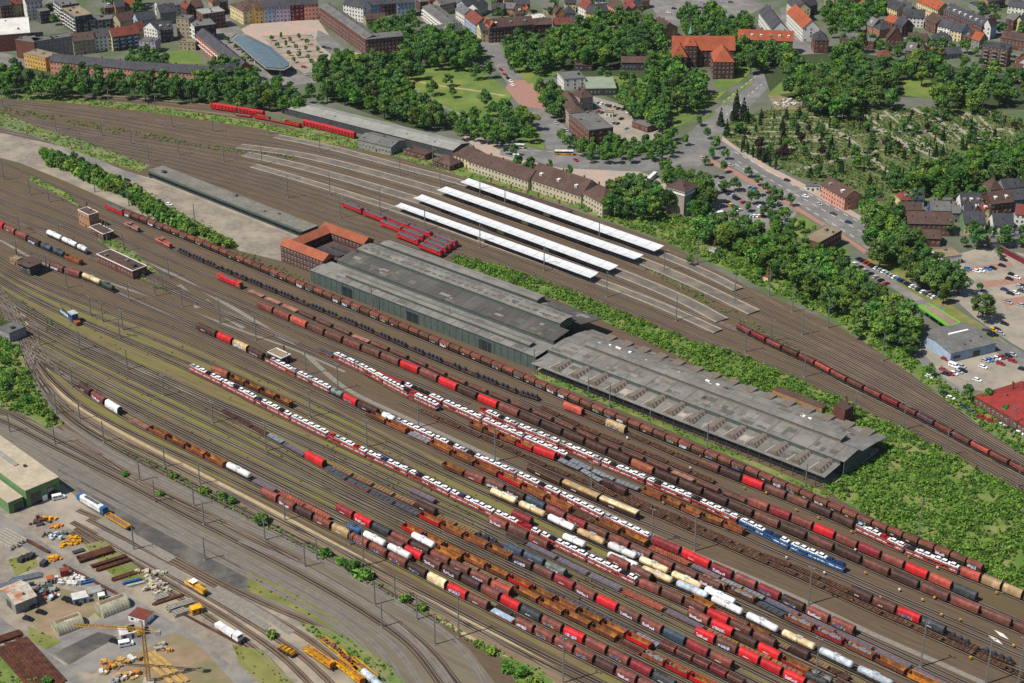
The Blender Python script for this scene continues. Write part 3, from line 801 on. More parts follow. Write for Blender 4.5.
i = rake(K['R13'], 606, 895, 't:white t:cream t:silver t:white t:white t:cream t:silver t:silver', w, start=i)
pR14 = [(560, 538), (607, 557), (642, 574.5), (704, 604.3), (748, 627), (790, 648), (830, 667.5), (862, 683)]
K['R14'] = yardtrack(pR14, Z, 'weedy', None)
w = 'in the row behind the tanks'
i = rake(K['R14'], 609, 653, 'h:rbrown h:brown', w)
i = rake(K['R14'], 690, 770, 'o:orange k o:rust', w, 1.6, start=i)
i = rake(K['R14'], 771, 850, 'w:dbrown m:dbrown w:brown f:brown', w, 1.6, start=i)
pR15 = [(190, 366.5), (222, 382), (255, 399), (289, 416), (334, 438), (370, 455), (409, 472.5), (459, 497), (517, 524), (557, 543), (591, 559.5), (637, 581.3), (673, 596), (714, 615), (764, 639), (777, 645), (860, 684)]
K['R15'] = yardtrack(pR15, 2.4, 'weedy', 11)
w = 'of the long car train through the yard'
i = rake(K['R15'], 190, 638, 'a:pred+', w, 2.6)
i = rake(K['R15'], 639, 777, 'h:rbrown h:brown h:brown h:red h:brown h:brown', w, Z, start=i)
pR16 = [(430, 491), (460, 505), (489, 519), (518, 532.3), (550, 547), (600, 571), (650, 594), (699.5, 618), (746, 640.5), (798, 667.5), (828, 682)]
K['R16'] = yardtrack(pR16, Z, 'weedy', 14)
w = 'of the row below the long car train'
i = rake(K['R16'], 489, 550, 'h:rbrown h:brown h:rbrown', w)
i = rake(K['R16'], 688, 860, 'h:rbrown h:red h:dbrown h:red o:dred T:grey h:dbrown', w, start=i)
pR17 = [(400, 485), (422, 495.5), (516, 538.8), (563, 561.5), (598, 579), (641, 599.3), (684, 619.5), (717, 635.5), (750, 651), (783, 667), (815, 682)]
K['R17'] = yardtrack(pR17, 1.3, 'weedy', 17)
w = 'of the flat row below the cars'
i = rake(K['R17'], 409, 436, 'l:pbrown', w, 1.3)
i = rake(K['R17'], 505, 622, 'f:grey l:grey l:grey l:grey', w, 1.3, start=i)
i = rake(K['R17'], 622, 664, 'k', w, 1.4, start=i)
i = rake(K['R17'], 665, 705, 'l:brown', w, 1.3, start=i)
i = rake(K['R17'], 706, 830, 'w:yellow w:yellow w:yellow T:dgrey', w, 1.3, start=i)
pR18 = [(350, 463), (400, 488), (480, 524.5), (560, 565), (640, 604), (707, 637), (730, 647.5), (753, 658.5), (778, 671), (800, 681.5)]
K['R18'] = yardtrack(pR18, Z, 'weedy', 20)
rake(K['R18'], 695, 830, 'h:red h:brown h:red h:red h:red h:brown', 'in the short red row at lower edge')
pR19 = [(330, 464), (343.5, 470.7), (365, 481), (386, 491), (409, 501.5), (445.5, 519.3), (485, 538), (514, 551.5), (535, 561), (565, 575.5), (620, 602), (700, 641), (790, 685)]
K['R19'] = yardtrack(pR19, 1.6, 'weedy', 23)
w = 'of the plank row in mid yard'
i = rake(K['R19'], 333, 416, 'w:brown w:brown w:brown w:brown', w, 1.3)
i = rake(K['R19'], 416, 437, 'H:dbrown', w, Z, start=i)
i = rake(K['R19'], 437, 477, 'w:brown w:brown', w, 1.3, start=i)
i = rake(K['R19'], 477, 503, 'c c', w, 1.2, start=i)
i = rake(K['R19'], 503, 567, 'h:bgrey h:bgrey h:grey', w, Z, start=i)
pR20 = [(226, 411), (260, 429.5), (276, 437.5), (295, 449), (314, 459), (336, 471.5), (358, 484), (383, 496.5), (409, 509), (430, 519.5), (453, 530.5), (480, 543), (502, 553.5), (526, 564.5), (547, 574), (588, 594.5), (631, 615.5), (676, 638), (722, 661), (734, 667), (770, 685)]
K['R20'] = yardtrack(pR20, Z, 'weedy', 26)
w = 'of the row with the red box wagon'
i = rake(K['R20'], 222, 306, 'f:brown f:brown f:brown g:bgrey l:pbrown', w, 1.4)
i = rake(K['R20'], 305.5, 326, 'h:red', w, Z, start=i)
i = rake(K['R20'], 326, 420, 'G:grey G:pred G:grey G:dgrey', w, 1.3, start=i)
i = rake(K['R20'], 420, 512, 'o:red o:obrown o:obrown o:rust', w, 1.8, start=i)
i = rake(K['R20'], 513, 734, 'h:dbrown h:brown h:dred h:rbrown h:red h:brown h:rbrown h:bgrey h:dred h:rbrown', w, Z, start=i)
pR27 = [(380, 514), (413.5, 531.5), (433.5, 541), (454, 551.5), (480, 564), (530, 588), (557, 601.5), (584.5, 614.5), (613, 628.7), (650, 647), (725, 684)]
pR28 = [(380, 521), (412, 536.5), (448, 555), (527, 594.5), (551, 607), (577, 619.7), (606, 634), (657, 660), (700, 681)]
pR29 = [(420, 529), (470, 553), (557, 596), (587, 610), (644.5, 639), (687, 658.7), (725, 677), (745, 687)]
pR26 = [(310, 494.5), (337, 508), (365, 522.2), (401, 540.2), (441, 559), (481, 579), (512, 594), (560, 617.5), (640, 657), (700, 686)]
pR25 = [(360, 526), (396, 544.7), (434, 564), (475, 585), (515, 606), (556, 626.8), (602, 649), (647, 672), (668, 683)]
pR31 = [(78, 384), (86, 390.5), (99, 398.7), (112.5, 407), (140, 423), (179, 442.5), (216, 460.5), (239, 472), (264, 484.5), (315, 510), (357, 531.5), (401, 554), (450, 579.5), (500, 607.5), (560, 638.5), (600, 658.5), (655, 685)]
pR23 = [(262, 491.5), (271, 496), (306, 514), (342, 532), (379, 551), (417, 570.5), (456, 591), (490, 607.7), (526, 626.5), (569.5, 648), (592, 659.5), (614, 670.5), (640, 683)]
xs = [240, 300, 360, 420, 480, 540, 600, 660, 720]
K['E1'] = yardtrack(between(pR20, pR29, .36, xs), Z, 'weedy', 29)
K['E2'] = yardtrack(between(pR20, pR29, .70, xs), Z, 'weedy', 31)
K['R29'] = yardtrack(pR29, 1.4, 'weedy', 33)
w = 'of the hopper row in the lower yard'
i = rake(K['R29'], 541, 660, 'G:pbrown G:grey G:pbrown G:grey g:grey', w, 1.3)
i = rake(K['R29'], 660, 745, 'p:rbrown p:brown p:rbrown p:dred p:brown', w, Z, start=i)
K['R27'] = yardtrack(pR27, 1.8, 'weedy', 35)
rake(K['R27'], 403, 652, 'o:red o:obrown o:rust o:obrown o:rust o:red o:rust o:obrown o:rust o:obrown o:red', 'of the upper rusty open row', 1.8)
K['R28'] = yardtrack(pR28, 1.8, 'weedy', 37)
w = 'of the lower rusty open row'
i = rake(K['R28'], 411, 436, 't:white', w, 2.2)
i = rake(K['R28'], 436, 460, 'o:orange', w, 1.8, start=i)
i = rake(K['R28'], 462, 513, 'w:dbrown w:brown w:brown', w, 1.3, start=i)
i = rake(K['R28'], 515, 618, 'o:rust o:obrown o:rust o:rust', w, 1.8, start=i)
i = rake(K['R28'], 618, 642, 'f:obrown', w, 1.3, start=i)
i = rake(K['R28'], 643, 715, 'O:obrown O:red o:red', w, 1.8, start=i)
K['R26'] = yardtrack(pR26, Z, 'weedy', 39)
rake(K['R26'], 337, 512.5, 'h:dred h:red h:dgrey h:rbrown h:dbrown h:rbrown h:brown h:rbrown h:pred', 'of the second hooded row')
K['R25'] = yardtrack(pR25, Z, 'weedy', 41)
rake(K['R25'], 387, 700, 'h:brown h:red h:brown h:dbrown h:dbrown h:rbrown h:red h:dgrey h:rbrown h:red h:rbrown h:rbrown h:dred h:dgrey h:dbrown', 'of the third hooded row')
K['R31'] = Track([(-14, 272), (-4, 282), (14, 306), (34, 340), (56, 366)] + pR31 + [(700, 706)], Z, 'weedy')
w = 'of the curving row at the yard edge'
i = rake(K['R31'], 80, 121, 'h:dbrown h:rbrown h:white', w)
i = rake(K['R31'], 130, 150, 'P', w, 1.2, start=i)
i = rake(K['R31'], 150, 226, 'o:obrown o:rust o:obrown o:obrown', w, 1.8, start=i)
i = rake(K['R31'], 226, 252, 't:white', w, 2.2, start=i)
i = rake(K['R31'], 253, 276, 'l:pbrown', w, 1.3, start=i)
i = rake(K['R31'], 278, 330, 'k k', w, 1.4, start=i)
i = rake(K['R31'], 347, 412, 'T:blue t:white t:white', w, 2.2, start=i)
i = rake(K['R31'], 495, 530, 'f:dbrown f:dbrown', w, 1.3, start=i)
i = rake(K['R31'], 575, 660, 'G:grey l:bgrey G:grey G:grey', w, 1.3, start=i)
K['R23'] = yardtrack(pR23, Z, 'weedy', None)
Track([(-14, 276), (8, 306), (24, 336), (40, 362), (62, 386), (90, 407), (140, 433), (200, 461), (262, 491.5), (290, 506)], 2.0, 'weedy')
w = 'of the lowest hooded row'
i = rake(K['R23'], 262, 490, 'h:rbrown h:rbrown h:dbrown h:rbrown h:tan h:rbrown h:rbrown h:rbrown h:dbrown h:cream h:red h:brown', w)
i = rake(K['R23'], 491, 515, 'b:pred', w, 1.3, start=i)
i = rake(K['R23'], 516, 660, 'h:rbrown h:rbrown h:rbrown h:rbrown h:dbrown h:rbrown h:rbrown', w, Z, start=i)
# empty roads below the last row
for dy in (9, 18): Track([(-14, 278), (6, 308 + dy * .3), (20, 338 + dy * .5), (36, 366 + dy * .6), (58, 391 + dy * .7), (88, 413 + dy * .8), (140, 440 + dy * .8), (200, 469 + dy * .9), (262, 499.5 + dy), (342, 540 + dy), (417, 578 + dy), (490, 616 + dy), (592, 667 + dy), (660, 701 + dy)], 1.2, 'weedy')
# fill the fan left of the standing wagons
for k_, a_, b_, t_ in [(43, pR26, pR31, .5)]: yardtrack(between(a_, b_, t_, [240, 300, 345]), Z, 'weedy', 40, cont=False)
# --- train on the curve at the right and the left-hand yard
K['R40'] = Track([(600, 258), (680, 298), (740, 328), (778, 347), (813, 363), (849, 382), (885, 399.5), (922, 418), (959, 438), (1015, 467), (1060, 490)], Z, 'rust')
rake(K['R40'], 737, 1050, 'p:rbrown p:dred p:rbrown p:brown p:rbrown p:pred p:rbrown p:brown p:rbrown p:dred p:rbrown p:pbrown p:rbrown p:brown p:pred p:rbrown p:rbrown p:rbrown', 'wagon of the hopper train at right')
K['R32'] = Track([(-20, 214), (0, 225), (40, 245), (56, 252), (85, 264), (140, 288), (200, 313), (250, 337), (300, 367), (330, 383)], Z, 'brown')
rake(K['R32'], -6, 82, 'h:red h:rbrown h:rbrown h:dbrown T:bgrey T:bgrey o:obrown', 'left of the signal cabin')
Track([(-20, 226), (30, 248), (100, 279), (200, 323), (300, 371), (400, 418), (500, 465), (600, 510), (700, 556), (800, 602), (900, 648), (1000, 694)], Z, 'brown')
K['R33'] = Track([(20, 221), (56, 237), (90, 253), (110, 263)], Z, 'rust')
rake(K['R33'], 47, 88, 't:white t:white T:white', 'of three white tanks by the brick block')

for p_ in FILL: Track(p_, 0, 'dark')
# ---------------------------------------------------------------- new cars on the carriers, coils on the coil wagons
CARS.sort(key=lambda c: (c[0].y, c[0].x))                           # nearest first
cr = random.Random(11)
SHORT = {'in the upper car carrier row': 'of the short upper carrier row', 'in the second car carrier row': 'of the second carrier row', 'in the carrier row ending blue': 'of the carrier row ending blue',
         'of the train starting by the brick hut': 'of the train behind the brick hut', 'of the long car train through the yard': 'of the long car train', 'in the second row from the goods hall': 'nearest the goods hall'}
for q, rz, z, words, idx, j, cc in CARS[:300]:
    c = cr.choices(['white', 'silver', 'black', 'blue', 'red'], [.76, .13, .06, .03, .02])[0]
    if cc == 'blue' and j > 3 - idx % 2: c = cr.choice(['white', 'blue', 'blue'])
    o = car(c, (q.x, q.y), rz + (math.pi if cr.random() < .2 else 0), z - .05, 'new_car'); o.scale = (.87, 1, 1)
    tag(o, f'{CARC[c][0]} new car, {ordn(j)} on the {ordn(idx)} carrier {SHORT.get(words, words)}', 'car', 'new cars on the carrier wagons')
rest = CARS[300:]
mb = MB()
LP = [(-1.85, .35), (1.85, .35), (1.85, .8), (.9, .95), (.35, 1.45), (-1.4, 1.45), (-1.85, 1.0)]
def addcar(q, rz, z, mi):
    co, si = math.cos(rz), math.sin(rz); o = len(mb.v); n = len(LP)
    for y in (-.85, .85):
        for x, zz in LP: mb.v.append((q.x + x * co - y * si, q.y + x * si + y * co, z + zz))
    for i in range(n): mb.f.append([o + i, o + (i + 1) % n, o + n + (i + 1) % n, o + n + i]); mb.m.append(1 if i in (3, 5) else mi)
    mb.f += [list(range(o, o + n))[::-1], list(range(o + n, o + 2 * n))]; mb.m += [mi, mi]
for q, rz, z in LOWER: addcar(q, rz, z, cr.choice([0, 0, 0, 2]))
for c_ in rest: addcar(c_[0], c_[1], c_[2] - .05, 0)
o = mb.build('new_cars', [mat('car_white', CARC['white'][1]), M_GLASS, mat('car_grey', CARC['grey'][1])])
tag(o, 'new cars packed along the lower decks of the car carrier trains', 'cars', kind='stuff')
for q, rz, words, idx, j in COILS:
    o = place('coil', mk_coil, (q.x, q.y, .25 + 1.35), rz)
    tag(o, f'dark steel coil, {ordn(j)} on the {ordn(idx)} wagon {words}', 'steel coil', 'steel coils on the coil wagons')
# ---------------------------------------------------------------- ground sheets
M_EARTH = mat('town_ground', '#66645e', '#5d6050', scale=.06, rough=.95, hex3='#4a5a36', scale3=.03)
M_YARD = mat('yard_ballast', '#625242', '#4c3f33', scale=.5, rough=.95, hex3='#574b34', scale3=.08, stretch=((9, .7, 1), -40))
M_WEED = mat('weedy_ground', '#716448', '#584d36', scale=.5, rough=.95, hex3='#6d6a34', scale3=.16, stretch=((9, .7, 1), -38))
M_ASPH = mat('asphalt', '#74716d', '#65625f', scale=.4, rough=.9, hex3='#827e78', scale3=.07)
M_ROAD = mat('road_asphalt', '#6e6c6a', '#605f5d', scale=.5, rough=.9, hex3='#7b7875', scale3=.07)
M_PAVE = mat('paving', '#a3968a', '#8f8478', scale=.4, rough=.9, hex3='#ab8f80', scale3=.06)
M_REDPAVE = mat('red_paving', '#9a7568', '#8a675c', scale=.4, rough=.9)
M_CONC = mat('concrete', '#8f877b', '#7c756a', scale=.2, rough=.9, hex3='#9a8f80', scale3=.05)
M_DEPOT = mat('depot_ground', '#857c71', '#6d655b', scale=.3, rough=.95, hex3='#948a78', scale3=.06)
M_GRAVEL = mat('gravel_grey', '#736b61', '#59524a', scale=.3, rough=.95, hex3='#6f6a56', scale3=.1, stretch=((6, .8, 1), -38))
M_CINDER = mat('cinder', '#4f4c49', '#434140', scale=.3, rough=.95, hex3='#66635c', scale3=.06)
M_DIRT = mat('dirt', '#8f7a63', '#7a6753', scale=.15, rough=.95, hex3='#6d6a4a', scale3=.06)
M_LAWN = mat('lawn', '#5c7233', '#4f642c', scale=.15, rough=.95, hex3='#717a38', scale3=.03)
M_DRY = mat('dry_grass', '#7c7a45', '#6b6b38', scale=.15, rough=.95, hex3='#596428', scale3=.05)
M_GREEN = mat('rough_grass', '#5a7330', '#4b6228', scale=.15, rough=.95, hex3='#7a7a48', scale3=.09)
M_PATH = mat('concrete_path', '#837d74', '#6f6961', scale=.6, rough=.9)
M_SANDP = mat('sand_path', '#a8977a', '#94835f', scale=.3, rough=.95)
M_LINE = mat('road_paint', '#d9d7d2', rough=.7)
M_CPATH = mat('grave_path', '#96907f', '#837d6c', scale=.4, rough=.95); M_CEM = mat('cemetery_ground', '#4f6034', '#3f5229', scale=.4, rough=.95, hex3='#6c6a48', scale3=.25)
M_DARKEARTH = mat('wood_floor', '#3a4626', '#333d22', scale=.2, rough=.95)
g = MB().box((0, 2500, -1.0), (12000, 12000, 1.0)); o = g.build('ground', M_EARTH); o['kind'] = 'structure'
flat('yard_ground', [(-60, 86), (60, 92), (200, 102), (300, 124), (400, 150), (470, 175), (560, 205), (664, 242), (740, 283), (830, 322), (905, 366), (960, 405), (1080, 482), (1110, 720), (-110, 720), (-80, 420), (-70, 300)], M_YARD, .01)
# weedy classification yard
flat('yard_ground', [(-30, 262), (80, 300), (190, 345), (262, 373), (400, 440), (560, 520), (700, 590), (905, 690), (640, 700), (500, 625), (400, 572), (262, 500), (150, 446), (90, 415), (40, 375), (10, 320)], M_WEED, .02)
def strip(name, pts, w, m, z, zc=0.0, kind='structure'):
    line = smooth2([at(x, y, zc) for x, y in pts], 8); mb = MB(); ribbon(mb, line, w, z); o = mb.build(name, m); o['kind'] = kind; return o
# light paths between the tracks
strip('path', [(110, 240), (150, 262), (200, 289), (240, 312), (300, 350), (345, 388), (400, 415), (452, 438.5), (557, 488), (604, 512), (693, 553.5), (740, 573), (808, 603), (877, 636), (930, 659), (1010, 695)], 2.6, M_PATH, .035)
strip('path', [(604, 520), (693, 560), (760, 592), (864, 645), (900, 663), (960, 692)], 2.2, M_PATH, .035)
strip('path', [(100, 280), (160, 300), (240, 330), (300, 352), (345, 372)], 1.6, M_PATH, .03)
strip('path', [(0, 240), (40, 262), (110, 290), (170, 314), (240, 342)], 1.8, M_PATH, .03)
strip('path', [(178, 285), (196, 302), (198, 308)], 3.4, M_PATH, .036); strip('path', [(205, 300), (228, 318), (244, 328)], 3.0, M_PATH, .036)
# beige double track along the edge of the yard
bt = [(12, 304), (20, 330), (28, 352), (40, 374), (60, 401), (88, 420), (117, 437), (200, 480), (263, 513), (350, 560), (425, 603), (500, 646), (580, 690)]
strip('ballast_strip', bt, 9.5, M_SANDP, .03)
Track(shift(bt, 0, -2.6), 0, 'sand'); Track(shift(bt, 0, 3.0), 0, 'sand')
# lower left: cinder and gravel
flat('yard_ground', [(-60, 405), (30, 420), (150, 480), (270, 535), (370, 590), (480, 690), (640, 720), (-60, 760)], M_GRAVEL, .018)
flat('yard_ground', [(60, 425), (150, 470), (270, 515), (400, 590), (470, 650), (500, 690), (400, 690), (330, 620), (200, 540), (90, 470)], mat('ballast_mixed', '#6f6557', '#5a5146', scale=.4, rough=.95, hex3='#6b6350', scale3=.1, stretch=((8, .7, 1), -42)), .024)
flat('yard_ground', [(62, 462), (100, 487), (180, 536), (240, 566), (262, 587), (230, 588), (170, 556), (125, 527), (80, 494), (56, 474)], M_CINDER, .028)
flat('yard_ground', [(245, 570), (290, 590), (330, 612), (352, 634), (318, 622), (282, 603), (250, 592)], M_DRY, .03)
for p, b in [([(-60, 385), (0, 404), (25, 414), (75, 440), (120, 463), (170, 488), (240, 524), (310, 556), (358, 580), (417, 615), (447, 635), (470, 659), (486, 684), (492, 700)], 'grey'),
             ([(25, 352), (30, 372), (47, 402), (62, 418), (87, 436), (120, 456), (170, 482), (230, 512), (300, 546), (360, 576)], 'grey'),
             ([(30, 352), (36, 375), (52, 402), (70, 420), (100, 440), (150, 468), (220, 503), (290, 538), (350, 570), (400, 598), (440, 622)], 'brown'),
             ([(-60, 392), (0, 410), (50, 436), (100, 462), (150, 487), (210, 516), (280, 553), (340, 587), (390, 618), (430, 650), (462, 690)], 'brown'),
             ([(-60, 400), (0, 420), (60, 450), (120, 480), (180, 512), (250, 548), (310, 580), (370, 616), (410, 646), (446, 692)], 'brown'),
             ([(-60, 408), (0, 428), (60, 459), (120, 491), (180, 523), (240, 554), (300, 586), (350, 615), (395, 648), (426, 692)], 'grey'),
             ([(-60, 416), (0, 436), (60, 467), (120, 499), (180, 531), (240, 562), (290, 589), (340, 618), (380, 650), (408, 692)], 'grey'),
             ([(-60, 425), (0, 445), (60, 475), (120, 507), (180, 539), (230, 566), (290, 598), (335, 624), (370, 655), (392, 692)], 'grey'),
             ([(75, 440), (110, 462), (150, 489), (180, 505), (240, 530), (300, 560)], 'rust'),
             ([(240, 540), (300, 566), (350, 594), (400, 628), (440, 668), (455, 692)], 'grey')]:
    Track(p, 0, b)
# depot tracks and ground
flat('depot_yard', [(-60, 470), (20, 490), (58, 482), (66, 492), (100, 516), (150, 547), (200, 577), (240, 596), (300, 622), (350, 652), (400, 690), (400, 740), (-90, 740)], M_DEPOT, .03)
flat('road', [(-60, 500), (0, 513), (40, 540), (90, 575), (150, 608), (200, 640), (262, 690), (230, 692), (180, 652), (130, 620), (70, 578), (20, 545), (-60, 520)], M_ASPH, .04)
flat('road', [(-60, 600), (0, 617), (30, 640), (60, 662), (95, 692), (60, 692), (25, 660), (-10, 632), (-60, 622)], M_ASPH, .04)
flat('road', [(40, 648), (85, 628), (122, 608), (140, 617), (100, 640), (68, 664)], M_ASPH, .042)
flat('road', [(66, 667), (118, 640), (150, 622), (176, 634), (140, 648), (92, 674)], M_ASPH, .043)
flat('yard_ground', [(54, 653), (98, 632), (118, 637), (69, 665)], M_CINDER, .045)
flat('yard_ground', [(108, 690), (134, 655), (176, 632), (200, 645), (240, 690)], M_DIRT, .045)
flat('depot_apron', [(35, 508), (62, 484), (98, 517), (72, 530)], M_CONC, .046)
flat('yard_ground', [(20, 610), (60, 588), (110, 600), (80, 625), (48, 640)], M_DIRT, .044)
for p in [[(72, 522), (96, 535), (140, 558), (200, 592), (250, 622), (300, 655), (340, 692)], [(88, 519), (130, 541), (190, 572), (250, 605), (310, 640), (370, 690)], [(78, 510), (110, 524), (160, 550), (220, 582), (270, 606), (320, 628), (370, 662), (392, 692)], [(76, 528), (120, 555), (180, 590), (230, 620), (280, 655), (318, 692)], [(72, 532), (115, 560), (170, 592), (216, 622), (262, 655), (296, 692)]]: Track(p, 0, 'rust')
strip('concrete_strip', [(100, 519), (150, 547), (172, 560)], 4.2, M_PATH, .17); strip('concrete_strip', [(100, 533), (140, 555), (190, 582), (240, 611), (268, 628)], 3.6, M_PATH, .171)
strip('concrete_strip', [(215, 588), (250, 606), (292, 633)], 3.2, M_PATH, .172)
# top left: main line platforms, road, gravel yard
flat('gravel_yard', [(-30, 118), (45, 137), (75, 150), (115, 168), (150, 178), (220, 207), (306, 243), (285, 262), (240, 251), (200, 238), (130, 210), (60, 179), (20, 163), (-30, 150)], M_DEPOT, .03)
strip('road', [(-20, 123), (20, 131), (50, 141), (75, 152), (110, 168), (140, 180)], 7.0, M_ASPH, .07)
# main line tracks
MX = [-30, 100, 200, 300, 400, 500, 600, 700, 800, 900, 1060]
ML = {'a': (95, 111, 127, 140, 162, 189.5, 225, 264, 317, 367, 468), 'b': (97, 113, 130.5, 147.5, 171.5, 201, 237, 277, 324, 374, 474), 'c': (99, 117, 134, 150.8, 176, 206.5, 241.5, 283, 330, 380, 478),
      'd': (101, 120, 139, 158.8, 185, 217, 252.5, 294, 336, 386, 481), 'e': (108, 131, 146, 162.3, 190.5, 224, 260, 304, 341, 392, 485), 'f': (110, 134, 150, 171, 200.5, 235, 272, 316, 347, 397, 489),
      'g': (113, 137, 154, 175, 205.3, 240, 276.8, 318, 352, 402, 494), 'h': (115, 139.5, 158, 184, 216, 252, 289, 328, 367, 413, 498), 'n': (117, 142, 162, 189, 222, 260, 298, 338, 376, 422, 507)}
for k_, ys in ML.items(): Track(list(zip(MX, ys)), 0, 'rust' if k_ in 'adg' else 'brown')
for ys in [(119, 145, 166, 193, 228, 250), (121, 148, 170, 198, 233, 254), (123, 151, 174.5, 204, 238, 257), (125, 154, 179, 210, 243, 260)]: Track(list(zip([-30, 100, 200, 300, 400, 462], ys)), 0, 'brown')
K['EMU'] = Track([(-30, 89), (100, 97.5), (205, 108), (261, 117), (317, 129), (352, 138)], 0, 'rust')
K['EMU2'] = Track([(-30, 92), (100, 101), (205, 112), (261, 120), (312, 131), (345, 141)], 0, 'sand'); K['EMU3'] = Track([(100, 95), (205, 104.5), (280, 114), (330, 124), (370, 135)], 0, 'sand')
# platforms (real height) with pale edges
M_PLAT = mat('platform_asphalt', '#66605a', '#56514b', scale=.5, rough=.9, hex3='#736b60', scale3=.1); M_EDGE = mat('platform_edge', '#a0917e', '#877866', scale=.6, rough=.9)
PLAT = {'1': [(253, 165.4), (300, 179), (394, 208.5), (495, 244.5), (598, 281), (660, 305), (718, 331)], '2': [(245, 153.7), (300, 166.2), (413, 198.5), (515, 234), (618, 272), (680, 298), (722, 320)],
        '3': [(239, 146), (300, 154.6), (437, 190.5), (540, 225), (644, 262), (700, 286), (754, 312)], '4': [(276, 136), (320, 145), (400, 166), (460, 182), (560, 216), (664, 255), (706, 273), (738, 289)]}
PW = {'1': 7.0, '2': 9.0, '3': 9.0, '4': 7.5}
for k_, p in PLAT.items():
    line = smooth2([at(x, y, .8) for x, y in p], 8); w_ = PW[k_]
    r_ = empty('station_platform', (line[0].x, line[0].y, 0)); r_['kind'] = 'structure'; base = Vector((line[0].x, line[0].y)); ll = [q - base for q in line]
    m = MB(); railbar(m, ll, 0, w_, 0, .8); m.build('deck', M_PLAT, r_)
    m = MB(); [railbar(m, ll, s * (w_ / 2 - .55), 1.1, .5, .815) for s in (-1, 1)]; m.build('edge', M_EDGE, r_)
# right: streets, car parks, lawns
flat('road', [(772, 62), (758, 72), (735, 95), (712, 112), (690, 132), (682, 148), (716, 148), (724, 130), (745, 112), (766, 90), (784, 74)], M_ROAD, .05)
flat('road', [(500, 140), (520, 146), (575, 156), (640, 158), (690, 148), (720, 138), (730, 150), (700, 166), (640, 172), (560, 168), (500, 155)], M_ROAD, .055)
flat('road', [(705, 138), (722, 141), (768, 171), (820, 197), (873, 229), (905, 246), (900, 252), (868, 250), (850, 238), (800, 207), (768, 187), (735, 169), (700, 153)], M_ROAD, .06)
flat('pavement', [(722, 136), (735, 146), (770, 167), (822, 193), (874, 224), (872, 228), (818, 197), (766, 171), (722, 141)], M_PAVE, .13)
flat('pavement', [(700, 154), (735, 170), (768, 188), (800, 208), (850, 239), (868, 251), (864, 254), (845, 240), (795, 210), (765, 192), (732, 174), (697, 158)], M_REDPAVE, .13)
flat('grass_verge', [(752, 84), (740, 92), (724, 106), (722, 104), (738, 90), (750, 81)], M_LAWN, .13); flat('grass_verge', [(716, 112), (704, 122), (702, 120), (713, 110)], M_LAWN, .13)
for a, b in [((756, 76), (716, 108)), ((762, 84), (718, 122)), ((730, 157), (872, 238)), ((735, 152), (876, 232)), ((735, 164), (862, 242)), ((520, 150), (680, 160))]:
    A, B = at(*a), at(*b); n = int((B - A).length / 9); mb = MB()
    d = (B - A).normalized()
    for i in range(n): p = A + d * 9 * i; q = p + d * 4.5; line = [Vector((p.x, p.y)), Vector((q.x, q.y))]; ribbon(mb, line, .35, .15)
    o = mb.build('road_marking', M_LINE); o['kind'] = 'structure'
flat('road', [(462, 16), (474, 14), (500, 45), (522, 70), (545, 100), (575, 140), (570, 160), (548, 150), (530, 118), (510, 88), (488, 55), (478, 40)], M_ROAD, .05)
flat('pavement', [(511, 80), (540, 80), (555, 95), (548, 110), (520, 106), (505, 88)], M_REDPAVE, .06)
flat('plaza', [(455, 130), (500, 140), (520, 150), (600, 165), (640, 172), (668, 182), (690, 205), (640, 200), (600, 185), (540, 168), (480, 152)], M_PAVE, .045)
flat('car_park', [(700, 180), (735, 172), (770, 190), (800, 206), (792, 222), (760, 240), (720, 222), (695, 205)], M_ASPH, .05)
flat('car_park', [(592, 96), (640, 110), (668, 122), (660, 140), (622, 142), (600, 118)], M_CONC, .05)
flat('grass_verge', [(868, 252), (900, 255), (912, 285), (945, 300), (940, 308), (900, 285), (868, 262)], M_DRY, .1)
flat('car_park', [(848, 262), (862, 258), (905, 282), (945, 308), (930, 312), (895, 290)], M_ASPH, .05)
flat('road', [(930, 312), (945, 304), (975, 320), (1010, 345), (1060, 372), (1060, 386), (1005, 358), (970, 335)], M_ROAD, .055)
flat('car_park', [(930, 262), (980, 248), (1060, 258), (1060, 372), (1010, 342), (975, 318), (945, 290)], M_CONC, .048)
for q in [[(965, 268), (1010, 262), (1014, 266), (968, 273)], [(980, 282), (1030, 276), (1034, 281), (985, 288)], [(1000, 300), (1050, 292), (1056, 297), (1006, 307)]]: flat('paving_strip', q, M_REDPAVE, .06)
flat('grass_verge', [(944, 300), (975, 322), (1005, 344), (985, 336), (960, 330), (945, 318)], M_DRY, .12)
flat('car_park', [(905, 348), (950, 325), (1000, 340), (1060, 375), (1060, 405), (1000, 395), (975, 390), (960, 400), (925, 378)], M_CONC, .05)
flat('road', [(900, 336), (925, 355), (945, 378), (1000, 415), (1060, 448), (1060, 458), (990, 422), (930, 382), (905, 352)], M_ASPH, .058)
flat('lawn', [(957, 398), (985, 392), (1060, 430), (1060, 446), (1000, 416)], M_DRY, .1)
for q_ in [[(885, 2), (925, 20), (965, 33), (985, 38), (1030, 44)], [(935, 0), (985, 22), (1000, 34)], [(880, 30), (930, 44), (975, 52), (1040, 58)], [(820, 8), (880, 10), (900, 18)], [(736, 0), (760, 6), (780, 20), (800, 44)], [(440, 0), (470, 20)], [(520, 20), (560, 26), (600, 24), (640, 32)], [(0, 12), (24, 30), (34, 46)], [(50, 0), (58, 18), (130, 26), (160, 36)], [(196, 0), (226, 20), (240, 34)], [(900, 214), (955, 214), (1030, 212)], [(940, 232), (990, 236), (1040, 234)]]: strip('road', q_, 7.5, M_ROAD, .115)
